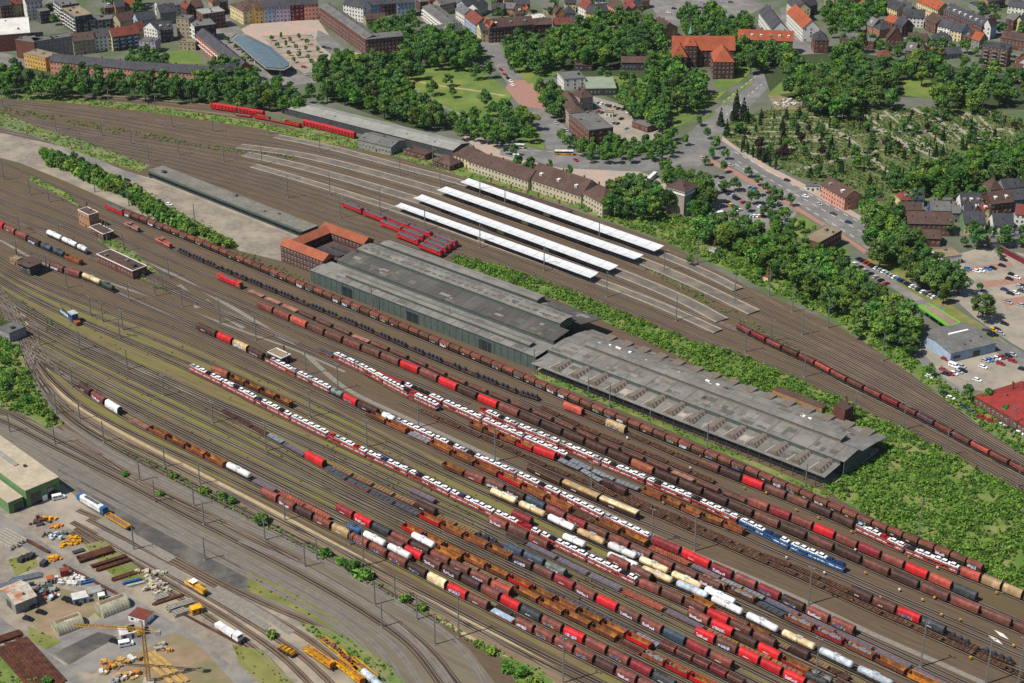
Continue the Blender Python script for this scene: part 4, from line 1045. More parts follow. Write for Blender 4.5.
# park, town
for q in [[(388, 74), (420, 66), (470, 64), (492, 78), (512, 95), (500, 112), (486, 126), (462, 118), (440, 108), (420, 95), (395, 88)], [(512, 66), (555, 62), (562, 72), (545, 80), (528, 84)], [(165, 52), (192, 50), (202, 58), (202, 64), (170, 64)], [(600, 75), (640, 78), (660, 92), (650, 104), (615, 98)], [(512, 128), (540, 132), (545, 150), (520, 144)], [(902, 80), (930, 80), (938, 90), (932, 99), (905, 96)], [(892, 188), (925, 188), (932, 200), (905, 206), (890, 200)], [(970, 186), (990, 184), (1000, 196), (985, 198)], [(704, 96), (728, 90), (712, 104), (690, 122), (672, 128), (668, 112)], [(742, 62), (756, 66), (738, 84), (720, 92), (712, 84)], [(786, 78), (800, 84), (800, 92), (770, 96), (770, 92)], [(800, 214), (845, 244), (850, 256), (826, 252), (790, 232)]]: flat('lawn', q, M_LAWN, .1)
strip('path', [(410, 80), (440, 86), (470, 90), (505, 96)], 2.5, M_SANDP, .14); strip('path', [(378, 74), (400, 82), (440, 105), (480, 122), (515, 132)], 2.5, M_ASPH, .142)
flat('plaza', [(255, 22), (318, 20), (340, 50), (372, 55), (330, 62), (300, 70), (255, 60), (240, 30)], M_PAVE, .04)
flat('road', [(318, 30), (330, 36), (350, 54), (372, 66), (362, 72), (338, 60), (315, 42)], M_ROAD, .05)
flat('plaza', [(196, 28), (230, 28), (260, 60), (300, 74), (320, 82), (262, 90), (240, 72), (222, 48)], M_ASPH, .04)
flat('plaza', [(262, 36), (312, 34), (330, 62), (305, 74), (285, 62)], M_CONC, .06)
for i in range(6): strip('paving_strip', [(266 + i * 4.5, 37 + i * 5.5), (312 + i * 3.0, 35 + i * 5.2)], 3.2, M_REDPAVE, .13)
flat('road', [(0, 52), (22, 58), (40, 70), (75, 82), (0, 66), (-30, 60)], M_ROAD, .05)
flat('road', [(780, 8), (790, 6), (800, 40), (828, 52), (834, 64), (812, 66), (796, 58), (786, 40)], M_ROAD, .05)
flat('car_park', [(648, 0), (735, -4), (765, 6), (740, 20), (700, 30), (660, 22)], M_ASPH, .05)
flat('stone_yard', [(768, 95), (800, 92), (820, 100), (814, 110), (775, 110)], M_DIRT, .05)
# woodland floor under the belts of trees
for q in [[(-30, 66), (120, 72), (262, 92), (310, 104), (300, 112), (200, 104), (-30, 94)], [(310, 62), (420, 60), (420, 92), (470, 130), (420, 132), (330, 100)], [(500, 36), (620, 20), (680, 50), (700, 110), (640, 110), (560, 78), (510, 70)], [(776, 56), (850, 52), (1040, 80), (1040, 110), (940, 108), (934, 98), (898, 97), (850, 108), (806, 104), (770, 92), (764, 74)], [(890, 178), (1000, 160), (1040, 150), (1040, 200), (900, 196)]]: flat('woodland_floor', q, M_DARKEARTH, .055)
# cemetery
def pip2(q):
    c = False; j = len(CEMP) - 1
    for i in range(len(CEMP)):
        A, B = CEMP[i], CEMP[j]
        if (A[1] > q[1]) != (B[1] > q[1]) and q[0] < (B[0] - A[0]) * (q[1] - A[1]) / (B[1] - A[1] + 1e-9) + A[0]: c = not c
        j = i
    return c
CEMP = [(722, 138), (730, 120), (770, 110), (850, 108), (985, 108), (1050, 128), (1050, 158), (985, 178), (905, 192), (868, 196), (800, 178), (758, 158)]
flat('cemetery_ground', CEMP, M_CEM, .05)
for q in [[(818, 120), (850, 140), (880, 165), (905, 188)], [(730, 132), (800, 150), (840, 160)], [(845, 108), (870, 125), (900, 140), (960, 170)], [(770, 118), (870, 116), (990, 114)], [(740, 150), (860, 135), (1040, 128)], [(790, 172), (880, 150), (960, 140), (1030, 140)], [(912, 108), (950, 128), (985, 142), (1000, 158)]]: strip('path', q, 3.4, M_CPATH, .13)
for i in range(16):
    y0 = 116 + i * 4.6
    a, b = (738 - i * .5 + 3 * math.sin(i * 2.1), y0 + 2), (838 + i * 2.2 + 6 * math.sin(i * 1.3), y0 + 3.4)
    if pip2(a) and pip2(b): strip('path', [a, ((a[0] + b[0]) / 2, (a[1] + b[1]) / 2 - .6), b], 2.1, M_CPATH, .12)
for i in range(15):
    a = (850 + i * 11.5, 111 + (i % 3)); b = (a[0] + 46 + 5 * math.sin(i), a[1] + 40 + 6 * math.cos(i * 1.7))
    if pip2(a) and pip2(b): strip('path', [a, b], 2.3, M_CPATH, .125)
for q_ in [[(84, 545), (104, 540), (136, 566), (150, 580), (132, 588), (108, 572)], [(8, 560), (34, 552), (38, 566), (16, 576)], [(28, 626), (50, 636), (62, 642), (46, 650), (30, 640)], [(94, 612), (122, 602), (126, 606), (100, 618)], [(232, 645), (262, 650), (300, 690), (270, 690), (240, 664)]]: flat('grass_patch', q_, M_DRY, .075)
# rough green ground
SCRUB = [
 ('hall_back', [(452, 256), (500, 265), (560, 288), (620, 312), (690, 341), (745, 357), (800, 381), (850, 404), (900, 428), (960, 460), (1060, 514), (1060, 606), (985, 572), (900, 532), (845, 503), (822, 486), (888, 452), (830, 433), (760, 397), (690, 362), (640, 338), (562, 302), (500, 280), (452, 262)], 1.0),
 ('embank', [(560, 200), (605, 205), (680, 215), (740, 238), (800, 270), (850, 310), (905, 352), (960, 395), (1060, 462), (1060, 480), (985, 430), (912, 375), (830, 318), (740, 277), (664, 240), (600, 218)], .9),
 ('hall_front', [(536, 371), (600, 397), (680, 430), (760, 464), (830, 494), (828, 499), (750, 465), (670, 431), (590, 398), (534, 377)], .7),
 ('left_bank', [(-40, 330), (0, 318), (15, 330), (25, 365), (45, 402), (62, 425), (48, 430), (20, 412), (0, 408), (-40, 400)], 1.1),
 ('edge1', [(95, 430), (140, 455), (200, 485), (262, 518), (350, 566), (425, 610), (500, 652), (560, 690), (535, 690), (490, 655), (420, 615), (340, 570), (262, 526), (190, 490), (130, 458)], .45),
 ('edge2', [(298, 622), (325, 628), (352, 640), (382, 660), (412, 690), (378, 690), (352, 665), (330, 650)], .6),
 ('strip1', [(-30, 92), (60, 96), (150, 106), (260, 122), (340, 143), (340, 147), (255, 128), (150, 112), (60, 102), (-30, 97)], .5),
 ('strip2', [(-30, 102), (60, 116), (120, 128), (200, 144), (300, 158), (300, 161), (200, 148), (110, 133), (40, 119), (-30, 107)], .35),
 ('strip3', [(-30, 108), (0, 112), (40, 128), (80, 140), (130, 158), (150, 166), (140, 172), (100, 160), (60, 146), (30, 135), (-30, 119)], .5),
 ('shed_front', [(280, 118), (330, 132), (360, 140), (420, 155), (470, 170), (520, 186), (600, 208), (600, 214), (520, 192), (460, 176), (400, 158), (340, 145), (290, 128)], .6),
 ('plat_mid', [(640, 262), (700, 292), (760, 325), (800, 350), (796, 353), (755, 330), (690, 296), (640, 268)], .4),
 
 ('sig1', [(100, 232), (130, 250), (160, 274), (150, 272), (120, 256), (98, 240)], .5), ('sig2', [(30, 175), (70, 195), (80, 208), (60, 196), (30, 181)], .5), ('hut', [(140, 270), (160, 282), (168, 292), (150, 288), (138, 280)], .4),
 ('mid_u', [(230, 245), (270, 262), (312, 282), (308, 286), (262, 268), (228, 250)], .4),
 ('yardtri', [(150, 225), (120, 190), (60, 165), (45, 150), (60, 150), (90, 165), (130, 180), (170, 205), (232, 238), (236, 246), (200, 236)], .3),
 ('corner', [(-40, 640), (0, 645), (30, 665), (40, 690), (-40, 720)], .8), ('corner2', [(500, 655), (540, 668), (560, 690), (520, 690)], .8),
 ('bushbelt', [(40, 146), (60, 152), (90, 164), (130, 184), (165, 204), (205, 226), (240, 244), (228, 248), (190, 234), (150, 212), (115, 192), (80, 174), (50, 162)], .8), ('tower', [(20, 300), (40, 310), (60, 330), (50, 332), (26, 315)], .25),
]
for nme, q, dens in SCRUB:
    if dens > .45: flat('rough_grass', q, M_GREEN, .065)
# ---------------------------------------------------------------- vegetation
rg = np.random.default_rng(5)
def leafmat(name, a, b, rand=.3, huer=.03):
    m = mat(name, a, b, scale=.5, rough=.75, rand=rand, spec=.25, lo=.38, hi=.62, huer=huer)
    n = m.node_tree.nodes; l = m.node_tree.links; pb = n['Principled BSDF']; out = n['Material Output']
    tb = n.new('ShaderNodeBsdfTranslucent'); src = pb.inputs['Base Color'].links[0].from_socket; l.new(src, tb.inputs['Color'])
    mx = n.new('ShaderNodeMixShader'); mx.inputs[0].default_value = .3; l.new(pb.outputs[0], mx.inputs[1]); l.new(tb.outputs[0], mx.inputs[2]); l.new(mx.outputs[0], out.inputs['Surface'])   # thin leaves let light through
    return m
LEAF = [leafmat('leaf_dark', '#41602f', '#365128'), leafmat('leaf_mid', '#557639', '#496831'), leafmat('leaf_light', '#719146', '#62823b')]
LEAFB = [leafmat('leaf_bright', '#688c33', '#587b2b'), leafmat('leaf_bright2', '#7d9d3d', '#6c8c34'), leafmat('leaf_mid2', '#45682a', '#3a5a24')]
LEAFC = [leafmat('needle_dark', '#21361e', '#1b2c1a'), leafmat('needle_mid', '#2c4525', '#243a20'), leafmat('needle_light', '#38552b', '#2d4624')]
LEAFP = [leafmat('leaf_purple', '#3a2529', '#2d1d21'), leafmat('leaf_purple2', '#4a2f32', '#3a262a'), leafmat('leaf_purple3', '#35302a', '#2a2622')]
M_BARK = mat('bark', '#4f4236', '#3b3128', scale=2.0, rough=.95)
def leafquads(C, Rr, n, size, rng, sq=.85, shell=.55, up=.25):
    """leaf-clump quads spread through the volume of balls C with radii Rr"""
    N = len(C); d = rng.normal(size=(N, n, 3)); d[..., 2] += up; d /= np.linalg.norm(d, axis=2, keepdims=True)
    r = (shell + (1 - shell) * rng.random((N, n, 1)) ** .5) * Rr[:, None, None]
    p = C[:, None, :] + d * r * np.array([1, 1, sq])
    nrm = d + rng.normal(size=d.shape) * .45 + np.array([0, 0, .35]); nrm /= np.linalg.norm(nrm, axis=2, keepdims=True)
    nrm += rng.normal(size=d.shape) * .25; nrm /= np.linalg.norm(nrm, axis=2, keepdims=True); t = np.cross(nrm, rng.normal(size=d.shape)); t /= np.linalg.norm(t, axis=2, keepdims=True); b = np.cross(nrm, t)
    s = size * (.6 + .8 * rng.random((N, n, 1)))
    k = .5 + .5 * rng.random((N, n, 1))
    q = np.stack([p - t * s - b * s * k, p + t * s - b * s * .6, p + t * s * .8 + b * s, p - t * s * .7 + b * s * k], axis=2)
    return q.reshape(-1, 3)
def mk_tree(seed, kind='broad'):
    rng = np.random.default_rng(seed); r2 = random.Random(seed)
    root = empty({'conifer': 'conifer_tree', 'poplar': 'columnar_tree', 'bush': 'bush'}.get(kind, 'leafy_tree'))
    if kind == 'conifer':
        H_, W_ = 13.0, 2.9; C = []; Rr = []
        for i in range(15):
            z = 1.2 + (H_ - 1.4) * i / 14; rr = W_ * (1 - (i / 14.6) ** 1.15)
            k = max(1, int(rr * 2.4))
            for j in range(k): a = 2 * math.pi * (j + r2.random()) / k; C.append((math.cos(a) * rr * .62, math.sin(a) * rr * .62, z)); Rr.append(max(.35, rr * .5))
        q = leafquads(np.array(C), np.array(Rr), 12, .42, rng, .6, .4, -.1); mats = LEAFC; th = 2.0
    elif kind == 'poplar':
        C = []; Rr = []
        for i in range(11): z = 1.5 + 9.5 * i / 10; rr = 1.25 * math.sin(math.pi * min(.97, .22 + .74 * i / 10)); C.append((r2.uniform(-.3, .3), r2.uniform(-.3, .3), z)); Rr.append(max(.45, rr))
        q = leafquads(np.array(C), np.array(Rr), 38, .36, rng, 1.1, .6); mats = LEAFC; th = 2.5
    elif kind == 'bush':
        C = [(r2.uniform(-1.0, 1.0), r2.uniform(-1.0, 1.0), r2.uniform(.7, 1.6)) for _ in range(6)]; Rr = [r2.uniform(.8, 1.3) for _ in C]
        q = leafquads(np.array(C), np.array(Rr), 38, .3, rng, .9, .6); mats = LEAFB; th = 1.0
    else:
        C = []; Rr = []; nb = r2.randint(13, 19); tw = r2.uniform(.8, 1.25); th_ = r2.uniform(.85, 1.2)
        for i in range(nb):
            a = r2.uniform(0, 6.28); u = r2.random(); z = 4.8 + 6.8 * u * th_; rad = 4.3 * tw * math.sin(math.pi * (.22 + .64 * u)) * r2.uniform(.5, 1.0)
            C.append((math.cos(a) * rad, math.sin(a) * rad, z)); Rr.append(r2.uniform(1.1, 2.6) * (1.05 - .35 * u))
        C.append((0, 0, 8.5)); Rr.append(2.9); C.append((r2.uniform(-1, 1), r2.uniform(-1, 1), 12.0)); Rr.append(1.6)
        q = leafquads(np.array(C), np.array(Rr), 74, .40, rng, .85, .6); mats = {'broad': LEAF, 'bright': LEAFB, 'purple': LEAFP}[kind]; th = 6.5
    n = len(q) // 4
    # each blob leans to one shade so that clumps read light and dark
    per = n // len(C); base = rng.integers(0, 3, len(C)); idx = np.where(rng.random(n) < .68, np.repeat(base, per)[:n], rng.integers(0, 3, n))
    fast_mesh('crown', q, None, mats, idx, root)
    tr = MB().cyl((0, 0, -.3), (0, 0, th), .34 if kind != 'bush' else .12, 8, 0, .2 if kind != 'bush' else .06)
    if kind in ('broad', 'bright', 'purple'):
        for i in range(5): c = C[i]; tr.cyl((0, 0, th * .72), (c[0] * .8, c[1] * .8, c[2] - .5), .17, 6, 0, .06)
    tr.build('trunk', M_BARK, root)
    return root
TREES = []           # (x, y, scale, kind, zone words, group)
KW = {'broad': 'dark green leafy tree', 'bright': 'light green leafy tree', 'conifer': 'dark pointed conifer', 'poplar': 'dark slim columnar tree', 'purple': 'purple-leaved tree', 'bush': 'green bush'}
def pip(x, y, P_):
    c = False; j = len(P_) - 1
    for i in range(len(P_)):
        if (P_[i][1] > y) != (P_[j][1] > y) and x < (P_[j][0] - P_[i][0]) * (y - P_[i][1]) / (P_[j][1] - P_[i][1] + 1e-9) + P_[i][0]: c = not c
        j = i
    return c
def wood(poly, space, zone, kinds='broad*3 bright*2', zc=7.5, sc=(0.85, 1.25), nmax=95):
    ks = []
    for t in kinds.split(): a, _, n = t.partition('*'); ks += [a] * int(n or 1)
    W = [tuple(at(x, y, zc))[:2] for x, y in poly]; x0, x1 = min(p[0] for p in W), max(p[0] for p in W); y0, y1 = min(p[1] for p in W), max(p[1] for p in W)
    got = []
    for _ in range(4000):
        x, y = rnd.uniform(x0, x1), rnd.uniform(y0, y1)
        if not pip(x, y, W) or any((x - a) ** 2 + (y - b) ** 2 < space ** 2 for a, b in got): continue
        got.append((x, y)); TREES.append((x, y, rnd.uniform(*sc), rnd.choice(ks), zone))
        if len(got) >= nmax: break
def trees(lst, zone, zc=6.5):
    for t in lst:
        px, py, s = t[:3]; k = t[3] if len(t) > 3 else 'broad'; p = at(px, py, (zc if k not in ('bush',) else 1.2) * s); TREES.append((p.x, p.y, s, k, zone))
# belts and groves (outlined by their crowns)
wood([(-14, 70), (20, 68), (35, 77), (55, 82), (62, 71), (110, 70), (120, 78), (190, 78), (205, 82), (212, 64), (240, 62), (262, 86), (308, 98), (300, 104), (262, 104), (200, 97), (100, 91), (-14, 88)], 7.6, 'in the tree belt above the main line')
wood([(315, 68), (330, 54), (365, 60), (400, 54), (420, 70), (402, 78), (415, 98), (445, 112), (440, 122), (420, 120), (380, 108), (330, 94), (318, 86)], 8.0, 'in the grove beside the bus station park')
wood([(403, 38), (430, 32), (470, 36), (478, 50), (474, 62), (440, 62), (405, 58)], 7.0, 'in the grove before the long brick block')
wood([(503, 40), (540, 36), (580, 26), (630, 14), (660, 30), (668, 44), (640, 55), (600, 60), (560, 60), (540, 68), (512, 64)], 6.8, 'in the dense wood left of the school', sc=(.95, 1.35))
wood([(648, 62), (670, 56), (690, 72), (706, 84), (700, 104), (672, 104), (652, 88)], 8.0, 'in the grove before the red-roofed school')
wood([(726, 42), (760, 36), (776, 52), (760, 66), (734, 66)], 7.5, 'right of the red-roofed school')
wood([(764, 48), (790, 56), (832, 74), (836, 46), (862, 42), (874, 60), (900, 62), (930, 52), (960, 62), (1000, 72), (1034, 72), (1034, 100), (990, 108), (936, 104), (928, 78), (904, 77), (902, 100), (850, 102), (800, 93), (766, 84)], 6.6, 'in the tree belt behind the cemetery', 'broad*5 bright*2', sc=(.9, 1.4))
wood([(822, 6), (880, 2), (884, 14), (850, 26), (828, 22)], 9.0, 'above the flat white-fronted building')
wood([(680, 12), (715, 8), (728, 20), (745, 16), (756, 24), (730, 34), (690, 34)], 8.5, 'between the upper car park and the school')
wood([(955, 160), (990, 148), (1034, 142), (1034, 172), (960, 182), (905, 186), (890, 176), (912, 172)], 6.6, 'in the wood below the cemetery')
wood([(606, 188), (628, 182), (658, 190), (668, 204), (650, 212), (612, 208)], 7.0, 'in the grove left of the stone water tower')
wood([(692, 190), (708, 182), (714, 200), (700, 214), (690, 210)], 6.5, 'right of the stone water tower')
wood([(690, 222), (740, 222), (780, 236), (815, 250), (850, 268), (880, 292), (905, 314), (922, 330), (914, 346), (890, 334), (850, 312), (800, 282), (750, 253), (700, 230)], 6.6, 'in the long wood beside the right tracks', 'broad*2 bright*4')
wood([(870, 212), (885, 205), (908, 232), (900, 250), (880, 258), (868, 240)], 7.0, 'between the avenue and the street car park')
wood([(560, 132), (600, 134), (640, 138), (668, 132), (676, 148), (640, 152), (590, 154)], 6.5, 'along the street below the post office', 'broad*2 bright*3', sc=(.55, .8))
wood([(620, 90), (650, 92), (668, 110), (660, 122), (630, 110)], 7.0, 'above the post office car park')
wood([(664, 162), (690, 166), (704, 176), (690, 184), (664, 178)], 6.0, 'behind the stone water tower', 'bright*3 broad', sc=(.5, .75))
trees([(699.5, 121, .6, 'bright'), (707, 134, .6), (716, 143.5, .65, 'bright'), (712, 153.6, .6, 'bright'), (725, 155, .55, 'bright'), (706, 161, .5), (723.6, 167.6, .6), (685, 140, .65, 'bright'), (672.7, 134.5, .7), (749, 172, .6), (667.6, 165, .6, 'bright')], 'on the islands of the road junction', 6)
trees([(758, 180.5, .6, 'bright'), (767, 188, .6), (774, 193, .6), (780, 195.5, .5, 'bright'), (754, 197, .85), (772, 206, .8), (735, 216, .8), (771, 217, .8), (785, 215, .7, 'bright'), (748, 207, .5, 'bright'), (736, 184, .75), (724, 186, .7), (790, 201, .6), (764, 212, .6), (744, 222, .7)], 'in the tower car park', 6)
wood([(800, 78), (850, 86), (864, 100), (836, 112), (800, 102)], 8.0, 'at the upper edge of the graves', sc=(1, 1.4))
wood([(900, 244), (918, 240), (936, 262), (954, 280), (950, 294), (930, 286), (910, 268)], 7.5, 'between street car park and shop car park', 'broad*3 bright')
wood([(452, 118), (470, 112), (500, 122), (512, 136), (490, 138), (462, 130)], 7.0, 'above the station house roof', 'broad bright*2', sc=(.7, 1.0))
wood([(124, 52), (140, 48), (168, 58), (166, 66), (130, 64)], 7.0, 'in the court behind the pink block', sc=(.6, .9))
wood([(370, 24), (412, 14), (420, 26), (400, 36), (372, 38)], 7.5, 'in the court of the long brick block', sc=(.7, 1.0))
wood([(108, 0), (140, -4), (136, 10), (112, 10)], 8.0, 'at the upper edge by the flats')
wood([(538, 90), (552, 88), (562, 102), (560, 114), (548, 106)], 7.0, 'between the street and post office')
wood([(505, 112), (520, 110), (534, 124), (530, 136), (510, 132)], 7.5, 'on the green below the park street')
# town gardens
for q_, n_, z_ in [([(0, 0), (130, 0), (130, 12), (60, 20), (0, 8)], 9, 'in the upper left corner streets'), ([(440, 2), (560, -4), (560, 18), (500, 22)], 12, 'in the gardens above the corner house'), ([(560, 0), (660, -4), (655, 20), (600, 22)], 12, 'in the gardens above the wood'),
    ([(790, 20), (840, 30), (885, 28), (900, 60), (860, 42), (830, 40)], 12, 'in the yards behind the crossing'), ([(880, 20), (960, 44), (1010, 40), (1030, 66), (960, 58), (900, 52)], 22, 'in the gardens of the right-hand streets'), ([(960, -4), (1030, -4), (1030, 40), (985, 24)], 14, 'in the upper right corner'),
    ([(890, 186), (1030, 176), (1030, 200), (960, 202), (900, 208)], 16, 'in the gardens below the cemetery wood'), ([(950, 226), (1030, 226), (1030, 240), (960, 242)], 9, 'behind the shop car park wall'), ([(560, 70), (660, 74), (656, 92), (620, 86), (580, 70)], 10, 'around the park pavilion'),
    ([(770, 205), (800, 222), (850, 250), (860, 262), (830, 256), (780, 236)], 12, 'beside the brown works building'), ([(850, 190), (900, 200), (900, 212), (850, 204)], 8, 'behind the pink block'), ([(230, 64), (262, 70), (300, 84), (330, 92), (316, 100), (260, 86)], 12, 'below the bus station'), ([(480, 140), (530, 150), (590, 180), (570, 184), (500, 160)], 6, 'on the station square')]: wood(q_, 5.5, z_, 'broad*3 bright', 5.5, (.5, .85), n_)
# single trees
trees([(345, 82, 1.0), (360, 70, 1.1), (432, 88, .9), (448, 80, .8), (452, 92, .7), (475, 72, .95), (488, 70, 1.0), (492, 108, 1.0), (505, 118, .9), (485, 100, 1.0), (540, 70, .8), (410, 72, .5)], 'on the park lawn')
trees([(984, 305, 1.25), (960, 282, 1.15), (930, 272, 1.1), (868, 222, 1.0), (980, 238, 1.0), (881, 248, 1.1), (852, 285, .9), (999, 252, .45)], 'around the shop car park', 7)
trees([(968, 395, .6), (988, 400, .65), (1005, 413, .6)], 'beside the dark red roof', 5)
trees([(965, 328, .35), (980, 288, .4), (957, 268, .5)], 'small, in the shop car park', 5)
for i, (px, py) in enumerate([(272, 38), (281, 36), (290, 40), (299, 37), (307, 42), (277, 45), (286, 44), (296, 47), (306, 49), (289, 53), (299, 55), (308, 57), (318, 50), (294, 60), (312, 62), (320, 58)]): trees([(px, py, .38, 'bright')], 'in the paved bus station square', 6)
trees([(228, 40, .4), (236, 47, .4), (243, 52, .4), (249, 58, .42)], 'beside the orange-walled wing', 6)
trees([(737, 100, 1.05, 'conifer'), (744, 108, 1.1, 'conifer'), (721, 118, .95, 'conifer'), (727, 128, .9, 'conifer'), (734, 112, 1.0, 'conifer'), (748, 116, .8, 'conifer'), (738, 126, .8, 'conifer')], 'at the road corner of the cemetery', 6)
for i, p in enumerate([(748, 148), (753, 151), (758, 153), (763, 156), (770, 160), (776, 163), (742, 146), (744, 142)]): trees([(p[0], p[1], .75, 'poplar')], 'in the line along the cemetery road', 6)
cem = random.Random(4)
for i in range(210):
    px, py = cem.uniform(735, 1030), cem.uniform(112, 182)
    if pip(px, py + 4, CEMP): trees([(px, py, cem.uniform(.35, .75), cem.choice(['conifer', 'poplar', 'broad', 'bright', 'conifer', 'conifer', 'broad', 'broad', 'purple', 'poplar', 'bright', 'broad']))], 'standing among the graves', 6)
trees([(785, 150, .55, 'purple'), (822, 152, .6, 'purple'), (886, 145, .55, 'purple'), (898, 148, .6, 'purple'), (927, 128, .5, 'purple')], 'dark red, among the graves', 6)
# bush belt of the gravel yard and shrubs by the tracks
for q in [(42, 152), (47, 155), (53, 156), (60, 158), (66, 160), (73, 161), (79, 164), (84, 167), (90, 170), (97, 173), (103, 175), (109, 178), (115, 180), (121, 184), (127, 187), (132, 191), (138, 195), (144, 198), (150, 202), (157, 206), (164, 210), (172, 214), (180, 219), (188, 224), (197, 230), (52, 162), (63, 166), (78, 171), (93, 178), (112, 186), (130, 197), (148, 208), (170, 222), (206, 232), (213, 235), (45, 156), (50, 159), (57, 163), (69, 166), (86, 175), (100, 182), (106, 184), (118, 189), (124, 194), (136, 201), (142, 205), (155, 212), (162, 217), (176, 224), (184, 228), (192, 233), (220, 240), (228, 243)]:
    trees([(q[0] + rnd.uniform(-1.5, 1.5), q[1] + rnd.uniform(-1, 1), rnd.uniform(1.5, 2.5), 'bush'), ], 'in the bush belt of the gravel yard')
trees([(74, 158, .55), (96, 170, .55), (82, 164, .6), (60, 156, .5), (140, 192, .5, 'bright'), (160, 206, .5), (120, 180, .5)], 'rising from the bush belt', 5)
trees([(125, 474, .9, 'bush'), (160, 493, 1.0, 'bush'), (205, 489, 1.4, 'bush'), (174, 475, .9, 'bush'), (222, 495, 1.3, 'bush'), (231, 501, 1.2, 'bush'), (260, 518, 1.8, 'bush'), (263, 522, 1.3, 'bush'), (326, 552, 1.5, 'bush'), (353, 566, 2.0, 'bush'), (364, 573, 2.0, 'bush'), (340, 560, 1.2, 'bush'), (272, 634, 1.1, 'bush'), (405, 598, 1.3, 'bush'), (420, 606, 1.3, 'bush')], 'on the verge below the sandy tracks')
trees([(10, 395, 1.4, 'bush'), (20, 390, 1.5, 'bush'), (28, 400, 1.6, 'bush'), (12, 375, 1.5, 'bush'), (5, 360, 1.6, 'bush'), (35, 408, 1.5, 'bush'), (42, 412, 1.3, 'bush'), (8, 345, 1.4, 'bush'), (4, 385, 1.8, 'bush'), (16, 362, 1.2, 'bush'), (50, 418, 1.4, 'bush'), (2, 330, 1.6, 'bush')], 'on the green bank at the left edge')
trees([(520, 672, 1.5, 'bush'), (508, 668, 1.4, 'bush'), (490, 650, 1.3, 'bush'), (533, 680, 1.4, 'bush'), (478, 643, 1.1, 'bush'), (46, 680, 1.2, 'bush')], 'at the lower edge of the picture')
trees([(690, 262, .5, 'bright'), (720, 255, .45), (760, 275, .55, 'bright'), (800, 300, .5), (858, 335, .5), (930, 372, .55, 'bright'), (915, 348, .7), (900, 340, .8), (880, 330, .8, 'bright')], 'scattered on the green embankment', 5)
TREES.sort(key=lambda t: t[0])
zc_ = {}; zk = {}
for t in TREES: zk[(t[4], t[3])] = zk.get((t[4], t[3]), 0) + 1
TRP = random.Random(2)
NVAR = {'broad': 7, 'bright': 4, 'conifer': 3, 'poplar': 2, 'purple': 2, 'bush': 5}
big = sorted([t for t in TREES if t[3] in ('broad', 'bright')], key=lambda t: -t[2] / (t[1] - CAMY))
FAR = set(id(t) for t in big[298:]); FARQ = []
for t in TREES:
  x, y, s, k, zone = t
  if id(t) in FAR:                      # beyond the first 300 the distant crowns form one mass
    v = TRP.randrange(NVAR[k]); a = TRP.uniform(0, 6.28); FARQ.append((k, v, x, y, a, s * TRP.uniform(.92, 1.1), s * TRP.uniform(.9, 1.08))); continue
  else:
    v = TRP.randrange(NVAR[k]); n = zc_[(zone, k)] = zc_.get((zone, k), 0) + 1
    o = place(('tree', k, v), lambda: mk_tree(100 + v * 7 + len(k), k), (x, y, .05), TRP.uniform(0, 6.28), (s * TRP.uniform(.92, 1.1), s * TRP.uniform(.92, 1.1), s * TRP.uniform(.9, 1.08)))
    tag(o, (f'{KW[k]}, {ordn(n)} from left {zone}' if zk[(zone, k)] > 1 else f'{KW[k]} {zone}'), 'bush' if k == 'bush' else 'tree', 'trees ' + zone if k != 'bush' else 'bushes ' + zone)
V_, I_ = [], []
for k, v, x, y, a, sx, sz in FARQ:
    key = ('tree', k, v)
    if key not in PROTO: o = mk_tree(100 + v * 7 + len(k), k); PROTO[key] = o; kids(o); o.location = (x, y, .05); tag(o, f'{KW[k]} standing apart in a far grove, number {v}', 'tree'); continue
    cr_o = [c for c in PROTO[key].children if c.name.startswith('crown')][0].data
    q = np.empty(len(cr_o.vertices) * 3, dtype=np.float32); cr_o.vertices.foreach_get('co', q); q = q.reshape(-1, 3); mi = np.empty(len(cr_o.polygons), dtype=np.int32); cr_o.polygons.foreach_get('material_index', mi)
    ca, sa = math.cos(a), math.sin(a); V_.append(np.stack([(q[:, 0] * ca - q[:, 1] * sa) * sx + x, (q[:, 0] * sa + q[:, 1] * ca) * sx + y, q[:, 2] * sz], 1)); I_.append(mi + (3 if k == 'bright' else 0))
if V_: o = fast_mesh('far_woods', np.concatenate(V_), None, LEAF + LEAFB, np.concatenate(I_)); tag(o, 'far tree crowns closing into one wooded mass behind park and cemetery', 'woods', kind='stuff')
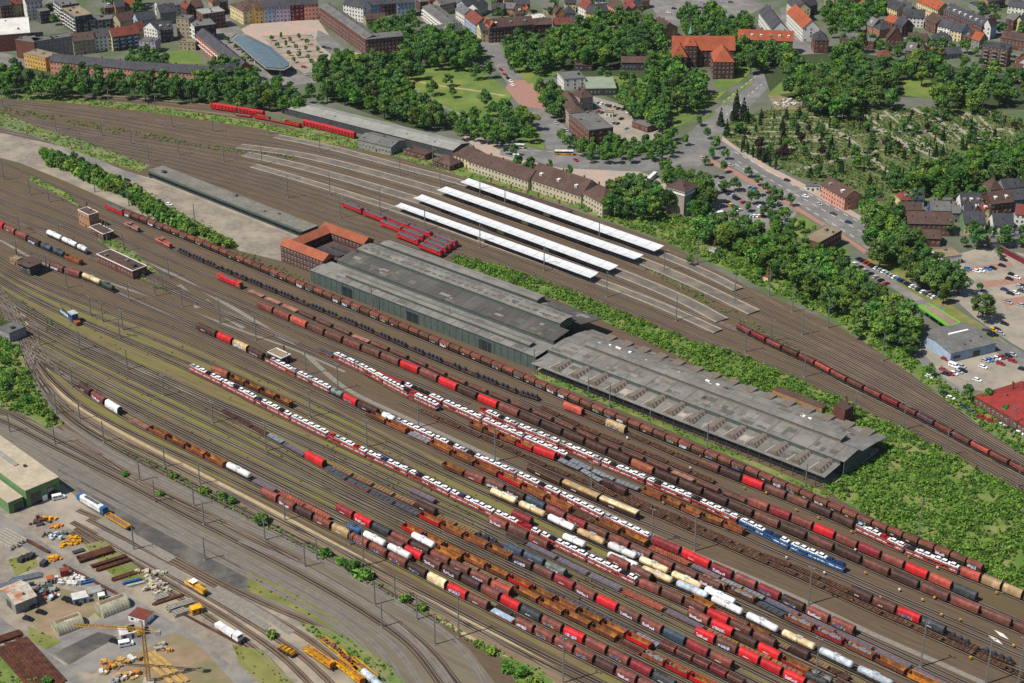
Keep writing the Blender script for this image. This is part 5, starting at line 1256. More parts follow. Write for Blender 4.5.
# scrub, one mass per patch
M_SCR = [leafmat('scrub_a', '#64892f', '#547827', 0, 0), leafmat('scrub_b', '#7fa23f', '#6c8f34', 0, 0), leafmat('scrub_c', '#466526', '#3a5620', 0, 0)]
SCRUB = [(a, b, d * (2.3 if a == 'hall_back' else 1.5 if a == 'embank' else 2.4 if d < .6 else 1.3)) for a, b, d in SCRUB]
SCW = {'hall_back': 'bright green scrub covering the ground behind the long goods hall', 'embank': 'rough green scrub on the embankment beside the right tracks'}
def scrub(name, poly, dens, label, mats, rad=(.6, 1.9), n=22, size=.34, zc=0.0):
    W = [tuple(at(x, y, zc))[:2] for x, y in poly]
    xs_, ys_ = [p[0] for p in W], [p[1] for p in W]; A = abs(sum(W[i][0] * W[(i + 1) % len(W)][1] - W[(i + 1) % len(W)][0] * W[i][1] for i in range(len(W)))) / 2
    need = int(A * dens * .16); C = []; tries = 0
    # clumpy: keep a point when a slow wave says so
    while len(C) < need and tries < need * 60 + 2000:
        tries += 1; x, y = rnd.uniform(min(xs_), max(xs_)), rnd.uniform(min(ys_), max(ys_))
        if pip(x, y, W):
            v = math.sin(x * .21 + 1.3 * math.sin(y * .13)) + math.sin(y * .26 + 1.7 * math.sin(x * .11))
            if v + rnd.uniform(-1, 1) > -1.25: C.append((x, y, v))
    if not C: return
    C = np.array(C); v = C[:, 2].copy(); rr = rad[0] + (rad[1] - rad[0]) * rg.random(len(C)) ** 1.6 * (.75 + .22 * np.clip(v, -1, 2)); C[:, 2] = rr * .45
    q = leafquads(C, rr, n, size, rg, .8, .5, .5); nf = len(q) // 4
    base = rg.integers(0, len(mats), len(C)); idx = np.where(rg.random(nf) < .7, np.repeat(base, n), rg.integers(0, len(mats), nf))
    o = fast_mesh(name, q, None, mats, idx); tag(o, label, 'scrub', kind='stuff')
for nme, q, dens in SCRUB:
    big = nme in ('hall_back', 'embank', 'left_bank')
    scrub('scrub', q, dens, SCW.get(nme, 'low green weeds growing along the tracks'), M_SCR, (.7, 2.3) if big else (.4, 1.3), 22 if big else 14, .36 if big else .26)
# thin weeds between the yard tracks
M_WD = [leafmat('weed_a', '#6b7030', '#5d642a', 0, 0), leafmat('weed_b', '#7c8030', '#6a7028', 0, 0), leafmat('weed_c', '#55602a', '#4a5426', 0, 0)]
scrub('weeds', [(60, 300), (190, 350), (262, 378), (400, 446), (560, 522), (700, 592), (820, 650), (700, 685), (560, 620), (400, 560), (262, 490), (150, 436), (90, 400), (50, 350)], .09, 'thin yellow-green weeds between the yard tracks', M_WD, (.25, .6), 5, .28)
scrub('weeds', [(350, 430), (560, 545), (660, 620), (640, 625), (500, 570), (400, 510), (300, 450)], .25, 'green weeds on the empty yard tracks', M_WD, (.3, .7), 6, .3)
# grave planting
M_GRV = [leafmat('grave_a', '#5c8034', '#4e702b', 0, 0), leafmat('grave_b', '#3a5824', '#304b1f', 0, 0), leafmat('grave_c', '#6f7f30', '#5f6f2a', 0, 0), leafmat('grave_d', '#8d8428', '#7a7228', 0, 0), leafmat('grave_e', '#4d6a35', '#40592c', 0, 0)]
C = []
Wc = [tuple(at(x, y))[:2] for x, y in CEMP]
for fam in (0, 1):
    ang = R(-12) if fam == 0 else R(-48); ca, sa = math.cos(ang), math.sin(ang)
    for r_ in range(-90, 120):
        for s_ in range(-210, 260):
            if rnd.random() < .12: continue
            a = s_ * 1.5 + rnd.uniform(-.6, .6); b = r_ * 4.2 + rnd.uniform(-1.1, 1.1)
            x = 230 + a * ca - b * sa; y = 330 + a * sa + b * ca
            if not pip(x, y, Wc): continue
            px = pj((x, y, 0))[0]
            if (fam == 0) != (px < 845 + 20 * math.sin(y * .1)): continue
            if math.sin(a * .07 + r_) > .8: continue
            C.append((x, y, .35))
C = np.array(C); rr = .5 + 1.5 * rg.random(len(C)) ** 2.2; C[:, 2] = rr * .7
q = leafquads(C, rr, 13, .36, rg, 1.0, .4, .4); nf = len(q) // 4
base = rg.choice(5, len(C), p=[.36, .34, .15, .10, .05]); o = fast_mesh('grave_planting', q, None, M_GRV, np.repeat(base, 13)); tag(o, 'rows of low hedges and flowers on the cemetery graves', 'grave planting', kind='stuff')
# ---------------------------------------------------------------- houses
WALLC = {'white': ('white', '#dcdad4', '#c4c0b8'), 'cream': ('cream', '#d3c394', '#b9a97c'), 'beige': ('beige', '#a89a7e', '#8f8268'), 'grey': ('grey', '#8a8985', '#74736f'), 'brick': ('red brick', '#6d463b', '#5a3931'), 'dbrick': ('dark brick', '#5a3a33', '#4a302a'),
         'pink': ('pink', '#c98a78', '#b07664'), 'orange': ('orange', '#b8623f', '#9f5537'), 'yellow': ('yellow', '#c9a04f', '#b08a3f'), 'dark': ('dark grey', '#46474a', '#38393b'), 'blue': ('blue', '#3a4a78', '#303d63'), 'lblue': ('pale blue', '#9db1c4', '#8799ab'),
         'dred': ('dark red', '#6d2730', '#5a2028'), 'lilac': ('lilac', '#b3a6b8', '#9b8fa1'), 'teal': ('teal', '#2f6a86', '#285a72'), 'green': ('green', '#66875a', '#58774d'), 'tanbrick': ('tan brick', '#a5795a', '#8c664b'), 'greenshed': ('grey-green', '#5a6660', '#4a5550'), 'plaster': ('cream', '#bfb398', '#a69a80'), 'stone': ('tan stone', '#a3978a', '#8d8276')}
ROOFC = {'dark': ('dark grey', '#45464a', '#37383c'), 'grey': ('grey', '#6d6c69', '#5a5956'), 'brown': ('brown', '#5b4740', '#4a3a34'), 'red': ('red', '#7b4237', '#68382f'), 'orange': ('orange', '#a05539', '#884831'), 'mgrey': ('grey', '#77746c', '#625f58'), 'tile': ('dull orange', '#98583f', '#844b36'), 'beige': ('beige', '#b3a691', '#9d917d'), 'lgrey': ('pale grey', '#97958f', '#807e79'), 'slate': ('slate', '#4c4b50', '#3e3d42'),
         'tan': ('tan', '#8f8069', '#7a6c58'), 'white': ('white', '#cfccc5', '#b5b2ab'), 'dred': ('dark red', '#8a332f', '#762b28'), 'moss': ('pale green', '#8a9380', '#78816f')}
def WM(c): return mat('wall_' + c, WALLC[c][1], WALLC[c][2], scale=.35, rough=.9, rand=.06, spec=.2)
def RM(c): return mat('roof_' + c, ROOFC[c][1], ROOFC[c][2], scale=.5, rough=.9, rand=.08, spec=.2, hex3=ROOFC[c][2], scale3=.12)
M_FRAME = mat('window_frame', '#d8d6d0', rough=.6); M_PANE = mat('window_pane', '#262d33', rough=.15, spec=.6); M_DOOR = mat('door_wood', '#4a3628', rough=.7)
WINM = {}
def window(parent, x, y, z, rz, w=1.1, h=1.45, white=True):
    k = (w, h, white)
    if k not in WINM:
        m = MB().box((0, -.03, 0), (w + .14, .08, h + .14), 0); m.box((0, -.075, .07), (w, .05, h), 1); m.box((0, -.1, .12), (.08, .04, h), 0)
        o = m.build('window', [M_FRAME if white else WM('dark'), M_PANE], parent); WINM[k] = o.data
    else:
        o = bpy.data.objects.new('window', WINM[k]); col.objects.link(o); o.parent = parent
    o.location = (x, y, z); o.rotation_euler = (0, 0, rz)
    return o
NB = {}
def house(label, e0, e1, h, depth, wall, roof, rt='gable', rh=4.0, floors=None, cat='house', group=None, win=True, sidewall=None, balcony=None, chim=1, name=None, over=.35, wspace=2.7, dorm=0, parapet=None, wz=(1.15, 1.45), white=True, edge=None):
    """building whose front eaves run from e0 to e1 (surveyed at height h); it reaches back by depth"""
    A, B = at(e0[0], e0[1], h), at(e1[0], e1[1], h); d = B - A; L = d.length; rz = math.atan2(d.y, d.x)
    root = empty(name or ('house' if cat == 'house' else cat.replace(' ', '_')), (A.x, A.y, 0), rz)
    tag(root, label, cat, group)
    ms = [WM(wall), WM(sidewall or wall)]
    m = MB(); z0 = -.5
    m.add([(0, 0, z0), (L, 0, z0), (L, depth, z0), (0, depth, z0), (0, 0, h), (L, 0, h), (L, depth, h), (0, depth, h)], [(0, 1, 5, 4), (2, 3, 7, 6)], 0)
    m.add([(0, 0, z0), (L, 0, z0), (L, depth, z0), (0, depth, z0), (0, 0, h), (L, 0, h), (L, depth, h), (0, depth, h)], [(1, 2, 6, 5), (3, 0, 4, 7)], 1)
    if rt == 'gable': m.add([(0, 0, h), (0, depth, h), (0, depth / 2, h + rh), (L, 0, h), (L, depth, h), (L, depth / 2, h + rh)], [(0, 2, 1), (3, 4, 5)], 1)
    if rt == 'gend': m.add([(0, 0, h), (L, 0, h), (L / 2, 0, h + rh), (0, depth, h), (L, depth, h), (L / 2, depth, h + rh)], [(0, 1, 2), (3, 5, 4)], 0)
    if rt == 'flat': m.add([(0, 0, h - .05), (L, 0, h - .05), (L, depth, h - .05), (0, depth, h - .05)], [(0, 1, 2, 3)], 0)
    m.build('wall', ms, root)
    r = MB(); o_ = over; t = .25
    def slab(a, b, c, e):
        n = (Vector(b) - Vector(a)).cross(Vector(e) - Vector(a)).normalized() * t
        vs = [Vector(q) + Vector((0, 0, .02)) for q in (a, b, c, e)]; vs += [q + n for q in vs]
        r.add([tuple(q) for q in vs], [(3, 2, 1, 0), (4, 5, 6, 7), (0, 1, 5, 4), (1, 2, 6, 5), (2, 3, 7, 6), (3, 0, 4, 7)])
    k = rh / (depth / 2)
    if rt == 'gable':
        slab((-o_, -o_, h - o_ * k), (L + o_, -o_, h - o_ * k), (L + o_, depth / 2, h + rh), (-o_, depth / 2, h + rh))
        slab((L + o_, depth + o_, h - o_ * k), (-o_, depth + o_, h - o_ * k), (-o_, depth / 2, h + rh), (L + o_, depth / 2, h + rh))
    elif rt == 'gend':
        k = rh / (L / 2)
        slab((-o_, depth + o_, h - o_ * k), (-o_, -o_, h - o_ * k), (L / 2, -o_, h + rh), (L / 2, depth + o_, h + rh))
        slab((L + o_, -o_, h - o_ * k), (L + o_, depth + o_, h - o_ * k), (L / 2, depth + o_, h + rh), (L / 2, -o_, h + rh))
    elif rt == 'hip':
        q = min(depth, L) / 2; zb = h + .03
        c = [(-o_, -o_, zb), (L + o_, -o_, zb), (L + o_, depth + o_, zb), (-o_, depth + o_, zb)]
        if L >= depth: r1, r2 = (q, depth / 2, h + rh), (L - q + .01, depth / 2, h + rh); fs = [(0, 1, 5, 4), (1, 2, 5), (2, 3, 4, 5), (3, 0, 4), (3, 2, 1, 0)]
        else: r1, r2 = (L / 2, q, h + rh), (L / 2, depth - q + .01, h + rh); fs = [(0, 1, 4), (1, 2, 5, 4), (2, 3, 5), (3, 0, 4, 5), (3, 2, 1, 0)]
        r.add(c + [r1, r2], fs)
    else:
        pp = parapet if parapet is not None else .5
        r.box((L / 2, depth / 2, h), (L - .5, depth - .5, .14))
        rr = r if not edge else MB()
        for a in ((L / 2, .1, L + .3, .4), (L / 2, depth - .1, L + .3, .4)): rr.box((a[0], a[1], h - .02), (a[2], a[3], pp))
        for a in ((.05, depth / 2), (L - .05, depth / 2)): rr.box((a[0], a[1], h - .02), (.4, depth - .62, pp))
        if edge: rr.build('roof_edge', WM(edge), root)
    rf = r.build('roof', RM(roof), root)
    hr = random.Random(int(A.x * 13 + A.y * 7))
    if rt == 'flat' and L > 9 and depth > 7 and chim:
        for i in range(min(4, int(L / 9))): bx = MB().box((hr.uniform(2, L - 2), hr.uniform(2, depth - 2), h + .15), (hr.uniform(.8, 2.6), hr.uniform(.8, 2.2), hr.uniform(.4, 1.6))); bx.build('roof_vent', RM('mgrey') if hr.random() < .6 else RM('dark'), rf)
    elif chim:
        for i in range(max(1, int(L / 14))):
            x = L * (i + hr.uniform(.25, .75)) / max(1, int(L / 14)); y = depth / 2 + hr.uniform(.5, 1.2)
            MB().box((x, y, h + rh * .6), (.9, .6, rh * .4 + 1.1)).build('chimney', WM('brick'), rf)
    for i in range(dorm):
        x = L * (i + .5) / dorm; yd = depth * .2; zb = h + yd * k
        dm = MB().box((x, yd + .3, zb - .3), (1.8, 2.2, 1.6)); dm.build('dormer', WM('white' if hr.random() < .6 else 'grey'), rf)
        wv = window(rf, x, yd - .8, zb + .05, 0, .9, .8)
    if rt in ('gable', 'hip') and L > 8 and not dorm:
        for i in range(min(5, int(L / 6))):
            if hr.random() < .7:
                x = L * (i + hr.uniform(.3, .7)) / min(5, int(L / 6)); yd = depth * hr.uniform(.16, .3); kk = k if rt == 'gable' else rh / (min(depth, L) / 2); z = h + yd * kk + .3
                sk = MB().box((0, 0, 0), (.9, 1.2, .1)); so = sk.build('skylight', M_PANE, rf); so.location = (x, yd, z); so.rotation_euler = (math.atan(kk), 0, 0)
    if win:
        fl = floors or max(1, round(h / 3.1)); fh = h / fl; cnt = 0
        sides = [(0, 0, 0, L)]
        # side walls that face the camera
        c0 = Vector((0, CAMY, 0)) - A
        if Vector((math.cos(rz), math.sin(rz), 0)).dot(Vector((0, CAMY, 0)) - B) > 0: sides.append((L, 0, math.pi / 2, depth))
        if Vector((-math.cos(rz), -math.sin(rz), 0)).dot(c0) > 0: sides.append((0, depth, -math.pi / 2, depth))
        W_, H_ = wz
        for si, (x0, y0, a, LL) in enumerate(sides):
            n = max(1, int(LL / wspace)) if si == 0 else max(1, int(LL / (wspace * 1.5)))
            for f in range(fl):
                if n * fl > 96: pass
                for i in range(n):
                    if cnt >= 99 or (si > 0 and hr.random() < .25): continue
                    s = LL * (i + .5) / n; z = f * fh + fh * .30
                    if f == 0 and i == n // 2 and si == 0 and h < 16:
                        dd = MB().box((x0 + s, y0 - .04, 0), (1.1, .12, 2.1)); dd.build('door', M_DOOR, root); continue
                    window(root, x0 + s * math.cos(a), y0 + s * math.sin(a), z, a, W_, min(H_, fh * .55), white); cnt += 1
    if balcony:
        fl = floors or round(h / 3); n = max(1, int(L / 5))
        for f in range(1, fl):
            for i in range(n):
                bm = MB().box((L * (i + .5) / n, -.75, f * h / fl), (3.2, 1.4, .18)); bm.box((L * (i + .5) / n, -1.42, f * h / fl + .18), (3.2, .1, .9)); bm.build('balcony', WM(balcony), root)
    return root
T_, U_ = 'terraced house', 'apartment block'
TL = 'buildings along the upper left edge'
house('long pink-walled block with dark slate roof behind the tree belt', (49.6, 61), (130, 69), 10, 11, 'pink', 'slate', rh=4, cat=U_, floors=3)
house('pink and brick block with dark roof continuing to the corner', (130.3, 69.1), (207, 74), 10, 11, 'pink', 'slate', rh=4, cat=U_, floors=3)
house('wing with orange wall, balconies and long dark slate roof', (196, 34.5), (238, 69), 10, 11, 'orange', 'slate', rh=4.2, cat=U_, floors=3, balcony='white')
house('dark brick corner block at the end of the orange wing', (214, 74), (243, 69), 9, 10, 'brick', 'slate', rh=3.8, cat=U_, floors=3)
house('yellow flat-roofed block at the left street corner', (23.5, 53.5), (45, 58.5), 10, 13, 'yellow', 'tan', 'flat', cat=U_, floors=3)
house('narrow red-brick end of the grey office building', (15, 40), (34, 42.5), 14, 11, 'brick', 'grey', 'flat', cat='office building', win=False)
house('long grey office building with flat roof behind the yellow block', (34.5, 42), (72.5, 36.5), 14, 11, 'grey', 'grey', 'flat', cat='office building', floors=4)
house('beige-brown house with brown roof right of the grey offices', (73, 41.5), (94.5, 39), 11, 11, 'beige', 'brown', rh=4.5, cat=T_)
house('white house with many windows under a dark roof', (94.5, 37.2), (111, 35.4), 11.5, 11, 'white', 'slate', rh=4.5, cat=T_)
house('dark-fronted house with red tiled roof and balconies', (112, 36.8), (139, 33), 11.5, 11, 'dark', 'red', rh=5, cat=T_, balcony='lblue', sidewall='cream')
st = house('large red-brick store with pale flat roof at the left edge', (-22, 37), (30, 33), 13, 45, 'brick', 'white', 'flat', cat='store', win=False, floors=1)
s_ = MB().box((0, -.1, 0), (8, .25, 6)); so = s_.build('shop_sign', mat('sign_white', '#dfe1e4', rough=.6), st); so.location = (38, 0, 4.5)
s2 = MB().box((-1.4, -.24, 1), (1.0, .06, 4)).box((0.4, -.24, 1), (1.0, .06, 1.6)).box((1.1, -.24, 2.9), (1.0, .06, 2.1)); s2o = s2.build('emblem', mat('sign_pink', '#c8496a', rough=.6), so)
house('tall flats with tiers of white balconies facing left', (62, 8.5), (75, 17), 14.5, 14, 'dark', 'tan', 'flat', cat=U_, balcony='white', floors=5, sidewall='dark')
house('further flats with red and white balconies at the upper edge', (54, 0), (62, 6), 14.5, 14, 'dark', 'grey', 'flat', cat=U_, balcony='white', floors=5)
house('low dark flats with flat grey roof beside the white balconies', (81, 22), (119, 18.5), 9.5, 13, 'dark', 'grey', 'flat', cat=U_, floors=3, balcony='grey')
house('dark cube-shaped block between street and flats', (40, 12), (50, 10.5), 10, 10, 'dark', 'grey', 'flat', cat=U_)
house('tall pale house at the upper left street', (26, 3), (42, 1), 15, 12, 'white', 'dark', rh=4, cat=T_)
house('blue-grey house with dark roof in the old quarter', (138, 21), (156, 18), 10, 11, 'lblue', 'dark', rh=5, cat=T_)
house('white gabled house with dark roof in the old quarter', (143.5, 27), (157, 30), 11, 11, 'white', 'dark', 'gend', rh=5, cat=T_)
house('dark-fronted house with white balcony and dark roof', (157.8, 30.5), (173, 28.6), 10, 11, 'dark', 'slate', rh=5, cat=T_, dorm=2)
house('beige flat-topped tower-like block', (176, 18.5), (188.4, 19.4), 16, 11, 'beige', 'grey', 'flat', cat=U_, floors=5)
house('dark green-grey block with white balconies on its left face', (188.4, 21), (194.3, 27), 13, 17, 'white', 'grey', 'flat', cat=U_, balcony='white', sidewall='dark')
house('red-brick office with glazed top floor and grey flat roof', (203, 14.5), (225, 11.3), 13, 16, 'brick', 'lgrey', 'flat', cat='office building', floors=4)
house('low beige building beside the green court', (178.4, 42.3), (195, 43), 6, 10, 'beige', 'tan', 'flat', cat='annex')
house('pale lilac low house left of the green court', (139, 41), (155, 42), 9, 10, 'lilac', 'grey', 'flat', cat=T_)
house('grey house with dark roof at the upper edge of the old quarter', (160, 13), (176, 11), 10, 11, 'grey', 'dark', rh=5, cat=T_)
house('white house with grey roof at the upper edge of the old quarter', (158, 7), (184, 4), 9, 12, 'white', 'grey', rh=3, cat=T_)
house('brown gabled house right of the dark flats', (120, 22), (137, 18), 9, 12, 'beige', 'brown', rh=5, cat=T_)
house('cream corner building with brown hipped roof above the square', (229.5, 4.5), (243, 12), 10.5, 22, 'cream', 'brown', 'hip', rh=5, cat='office building', floors=3)
house('red-roofed house behind the dark-fronted one', (137, 30), (146, 27), 9, 10, 'beige', 'red', rh=4, cat=T_)
for a, b, c, r_, lb in [((254, 8), (263, 7.4), 'yellow', 'brown', 'yellow-fronted narrow house on the square'), ((263.4, 7.4), (275, 6.4), 'lblue', 'slate', 'pale blue narrow house on the square'), ((275.4, 6.4), (290, 5.4), 'lilac', 'slate', 'lilac house on the square'), ((290.4, 5.3), (303.5, 4.3), 'dred', 'dark', 'dark red house on the square'), ((304, 4.3), (318, 3.6), 'pink', 'slate', 'pinkish house at the right end of the square')]:
    house(lb, a, b, 13, 12, c, r_, rh=4, cat=T_, group='house row on the square', floors=4)
house('long red-brick block with grey roof along the square', (319, 6.5), (365.3, 39.2), 12.5, 12, 'brick', 'grey', rh=2.2, cat=U_, floors=4, wspace=3)
house('red-brick block front behind park trees with white window bands', (366, 39.5), (402.5, 36), 12.5, 12, 'brick', 'grey', rh=2.2, cat=U_, floors=4)
house('low grey-roofed wing joining brick block and white flats', (403, 34.5), (449, 28), 8, 10, 'brick', 'grey', rh=2, cat='annex')
house('white flats with flat grey roof beside the street', (422.3, 7), (446.5, 26), 10.5, 13, 'white', 'grey', rh=1.5, cat=U_, floors=4, balcony='white')
for a, b, c, lb in [((343, 4), (363, 8), 'white', 'white tall house behind the brick block'), ((364, 6), (381, 4), 'lblue', 'pale blue tall house behind the brick block'), ((382, 4.5), (396.5, 3), 'dbrick', 'dark brick tall house behind the brick block'), ((397, 3.5), (415, 2), 'lblue', 'blue and white house above the court trees')]:
    house(lb, a, b, 12, 11, c, 'slate', rh=4, cat=T_, floors=4)
house('low yellow-brown house in the brick block court', (366, 19.5), (386, 18), 6, 9, 'beige', 'brown', rh=3, cat='house')
house('low tan house with pale roof in the brick block court', (387, 20.5), (403, 17), 5.5, 8, 'tanbrick', 'grey', rh=2, cat='house')
house('white house at the top of the park street', (455.5, 9), (464.5, 14.5), 9, 10, 'white', 'grey', rh=4)
house('pale house with bright red roof on the park street', (465, 16.5), (476, 25), 8, 12, 'lblue', 'red', rh=5)
house('narrow cream gabled house on the park street', (476.5, 26), (481, 31), 9, 9, 'cream', 'dark', 'gend', rh=4)
house('big dark brick corner house, orange tiles on its left roof end', (489.7, 28), (533.5, 24), 12, 13, 'dbrick', 'brown', rh=5, cat=U_, floors=4, dorm=3)
house('brick street front of the corner house with orange roof', (483, 23), (489.4, 28), 12, 7, 'dbrick', 'orange', rh=4.5, cat=U_, floors=4)
for i, (a, b, hh, w_, r_, lb) in enumerate([((440, 5), (455, 2), 9, 'beige', 'grey', 'beige block at the upper edge beside white flats'), ((466, 6), (478, 2), 8, 'lblue', 'dark', 'pale blue house at the upper edge'), ((478, 9), (488, 4), 7, 'white', 'dark', 'white house with dark roof near the upper edge'), ((492, 9), (504, 9), 6, 'dark', 'slate', 'dark low house among gardens'), ((504, 8), (514, 9), 6, 'tanbrick', 'grey', 'tan low house among gardens'), ((515, 5), (530, 4), 8, 'dark', 'slate', 'dark house at the upper edge above the corner house'), ((528, 19), (545, 17), 4, 'white', 'white', 'long white shed roof among the gardens'), ((534, 25), (552, 24), 7, 'dbrick', 'brown', 'dark brick house right of the corner house'), ((543, 8), (552, 9), 5, 'beige', 'grey', 'small beige house in the upper gardens')]):
    house(lb, a, b, hh, 10, w_, r_, rh=3.5 if hh > 4 else 1)
house('brick house with dull red roof at the wood', (553.4, 24.5), (572, 24.5), 5.5, 9, 'dbrick', 'red', rh=4)
house('brick house with dark roof at the wood', (572.4, 25), (586.5, 25), 5.5, 9, 'dbrick', 'dark', rh=4)
for a, b, c, r_, lb in [((578, 5), (585.5, 9), 'white', 'red', 'white gabled house with red roof by the wood'), ((585.8, 12.5), (593, 14.5), 'yellow', 'dark', 'yellow gabled house with dark roof by the wood'), ((593, 12), (608, 11), 'grey', 'dark', 'grey gable-ended house by the wood'), ((565, 3), (576, 3), 'cream', 'dark', 'cream house at the upper edge left of the red roof'), ((606, 3), (614, 8), 'pink', 'brown', 'pinkish house with brown roof above the wood'), ((614, 8.5), (622, 13), 'tanbrick', 'brown', 'tan-brick house with brown roof above the wood'), ((623, 6), (629, 12), 'beige', 'red', 'grey-gabled house with orange-red roof above the wood'), ((595, 0), (606, 0), 'white', 'slate', 'white house at the upper edge above the wood')]:
    house(lb, a, b, 8, 11, c, r_, 'gable', rh=5)
house('tan brick house with brown roof at the right edge of the wood', (651, 23), (661.5, 29.5), 8, 14, 'tanbrick', 'brown', rh=4.5)
house('low pavilion with brown flat roof in the park', (575, 65.8), (592, 65.8), 4, 10, 'dark', 'brown', 'flat', cat='pavilion', floors=1)
house('long low hall with brown roof and skylights in the park', (621.5, 62.6), (652, 63), 6, 15, 'dark', 'brown', rh=2.5, cat='hall', floors=1)
house('white building with grey flat roof beside the green-roofed hall', (557.3, 72.5), (564, 79.8), 8, 16, 'white', 'grey', 'flat', cat='office building')
house('hall with pale green flat roof in the park', (586, 89), (616.4, 88.5), 5, 27, 'dark', 'moss', 'flat', cat='hall', floors=1, chim=0)
house('flat-roofed brick post building with pale cornice', (569.2, 114.3), (589, 131.2), 12, 17, 'brick', 'grey', 'flat', cat='office building', floors=3, parapet=.9, wspace=3, sidewall='dbrick')
house('tan stone wing with brown hipped roof adjoining the brick building', (557, 94.5), (569, 113.6), 10, 11, 'stone', 'brown', 'hip', rh=4.5, cat='office building', floors=3)
house('rear stone wing with brown hipped roof', (580, 98.2), (593, 96.2), 10, 13, 'stone', 'brown', 'hip', rh=4.5, cat='office building', floors=3)
house('row of garages with red doors and grey roof', (632, 121.8), (647.6, 127.2), 4, 10, 'brick', 'grey', 'flat', cat='garage block', floors=1)
house('small white kiosk on the car park', (605, 112.5), (613, 113), 3, 4, 'white', 'tan', 'flat', cat='kiosk', floors=1)
# the red-roofed school
sch = house('large brick school with orange tiled roof, main range', (672.5, 50), (735, 50), 13, 14, 'dbrick', 'orange', rh=8.5, cat='school', floors=4, chim=0, wspace=3.2)
house('left hipped wing of the orange-roofed school', (672.7, 57), (687.2, 57), 12.5, 15, 'dbrick', 'orange', 'hip', rh=8.5, cat='school', floors=4, chim=0)
house('middle tower bay of the orange-roofed school', (685.6, 46), (697, 46), 17, 8, 'dbrick', 'orange', 'hip', rh=7, cat='school', floors=5, chim=0)
house('right hipped wing of the orange-roofed school', (714, 62), (734.3, 62), 13, 22, 'dbrick', 'orange', 'hip', rh=9, cat='school', floors=4, chim=0)
p = at(690.5, 37, 20); tr = empty('roof_turret', (p.x, p.y, 18.5)); tag(tr, 'slender green copper turret on the orange school roof', 'turret')
MB().box((0, 0, 0), (2.2, 2.2, 4.5)).build('shaft', WM('dark'), tr); MB().cyl((0, 0, 4.5), (0, 0, 7), 1.7, 8, 0, 1.0).cyl((0, 0, 7), (0, 0, 13), .8, 8, 0, .05).build('spire', mat('copper_green', '#6fa08a', '#5d8a76', scale=1, rough=.7), tr)
house('brick block with long orange-red roof and dormers right of the school', (738, 39.2), (793, 41.3), 11, 13, 'brick', 'orange', rh=6, cat=U_, floors=3, dorm=6)
house('white-gabled house row with dark roofs above the orange roof', (759, 12), (772, 29), 10, 12, 'white', 'slate', rh=6, cat=T_)
house('pale low house left of the white gables', (743, 28), (757, 31), 5, 9, 'grey', 'grey', 'flat')
house('white-fronted row with bright orange roof at the side street', (787, 12), (803, 28), 11, 13, 'white', 'orange', rh=6, cat=T_, floors=4)
house('row behind with dark roofs at the side street', (787, 2), (795, 9), 11, 13, 'cream', 'slate', rh=5, cat=T_)
house('brick corner house with dark mansard roof at the crossing', (815, 40.5), (829, 40.5), 10, 15, 'brick', 'dark', 'hip', rh=5, cat=T_, floors=3)
house('low building with white end wall and grey flat roof', (849, 14.5), (859.8, 21.5), 6, 28, 'white', 'grey', 'flat', cat='hall', floors=1)
house('grey flat-roofed workshops behind the big tree', (840, 38), (874, 42), 6, 18, 'brick', 'grey', 'flat', cat='workshop', floors=1)
house('steep gabled brick villa among the trees', (886.7, 40), (903, 40.8), 6.5, 12, 'dbrick', 'brown', 'gend', rh=9)
house('small house with red pyramid roof beside the villa', (879, 56.8), (892.5, 56.8), 5, 9, 'brick', 'red', 'hip', rh=4)
house('cream house pair with dark roofs at the upper edge', (881, 4), (897, 10.5), 9, 12, 'cream', 'dark', rh=5)
house('dark brick house behind the cream pair', (898, 6), (906, 13), 9, 11, 'dbrick', 'slate', rh=5)
house('white house with dark side wall and grey roof', (905.5, 17), (924.3, 18.2), 8, 13, 'white', 'dark', rh=5, sidewall='dbrick')  # side walls coloured darker than the white front
house('brown-roofed brick house in the right-hand streets', (925.5, 19), (936, 24), 8.5, 13, 'brick', 'brown', rh=5)
house('white house with blue-grey roof in the right-hand streets', (938, 25.6), (950, 28.5), 8, 12, 'white', 'slate', rh=5)
house('cream house with grey gable end in the right-hand streets', (951, 30), (961.5, 32.2), 8, 13, 'cream', 'slate', rh=5, sidewall='lblue')
house('long brick terrace with dark roof and dormers', (943.6, 10.5), (982, 26.5), 10, 12, 'brick', 'slate', rh=5, cat=T_, dorm=7, floors=3)
house('white gabled corner house at the end of the terrace', (982.3, 26), (991, 27.5), 10, 13, 'white', 'brown', 'gend', rh=6, sidewall='lblue')
house('cream terrace with orange roof at the upper edge', (917, 1), (938, 10), 9, 12, 'cream', 'orange', rh=5, cat=T_)
house('white villa with dark hipped roof and dormers', (932, 39.8), (952, 40.8), 6.5, 11, 'white', 'dark', 'hip', rh=5)
house('small white house with dark roof before the villa', (908, 40.2), (927, 41.2), 5.5, 10, 'white', 'brown', rh=4.5)
house('low house with orange-red roof in the trees', (930, 54), (943.6, 54.8), 4, 9, 'brick', 'orange', rh=3.5)
house('low house with dark roof in the trees', (944, 54.5), (962, 53), 4, 10, 'grey', 'slate', rh=3.5)
house('brick apartment tower with balconies and flat roof', (982.3, 46.5), (1008, 50), 13.5, 13, 'brick', 'dark', 'flat', cat=U_, floors=5, balcony='grey')
house('brick block with brown roof at the right edge', (1001, 37.5), (1034, 43), 8, 12, 'brick', 'brown', rh=4, cat=U_)
house('white house with red roof at the right edge', (1016.5, 63), (1034, 64), 5.5, 11, 'white', 'red', 'gend', rh=5)
house('low grey building at the upper right edge', (980, 8), (1000, 6), 4, 16, 'grey', 'slate', 'flat')
house('dark-roofed house at the upper right corner', (1008, 6), (1030, 9), 6, 12, 'white', 'slate', rh=4)
rr_ = random.Random(33)
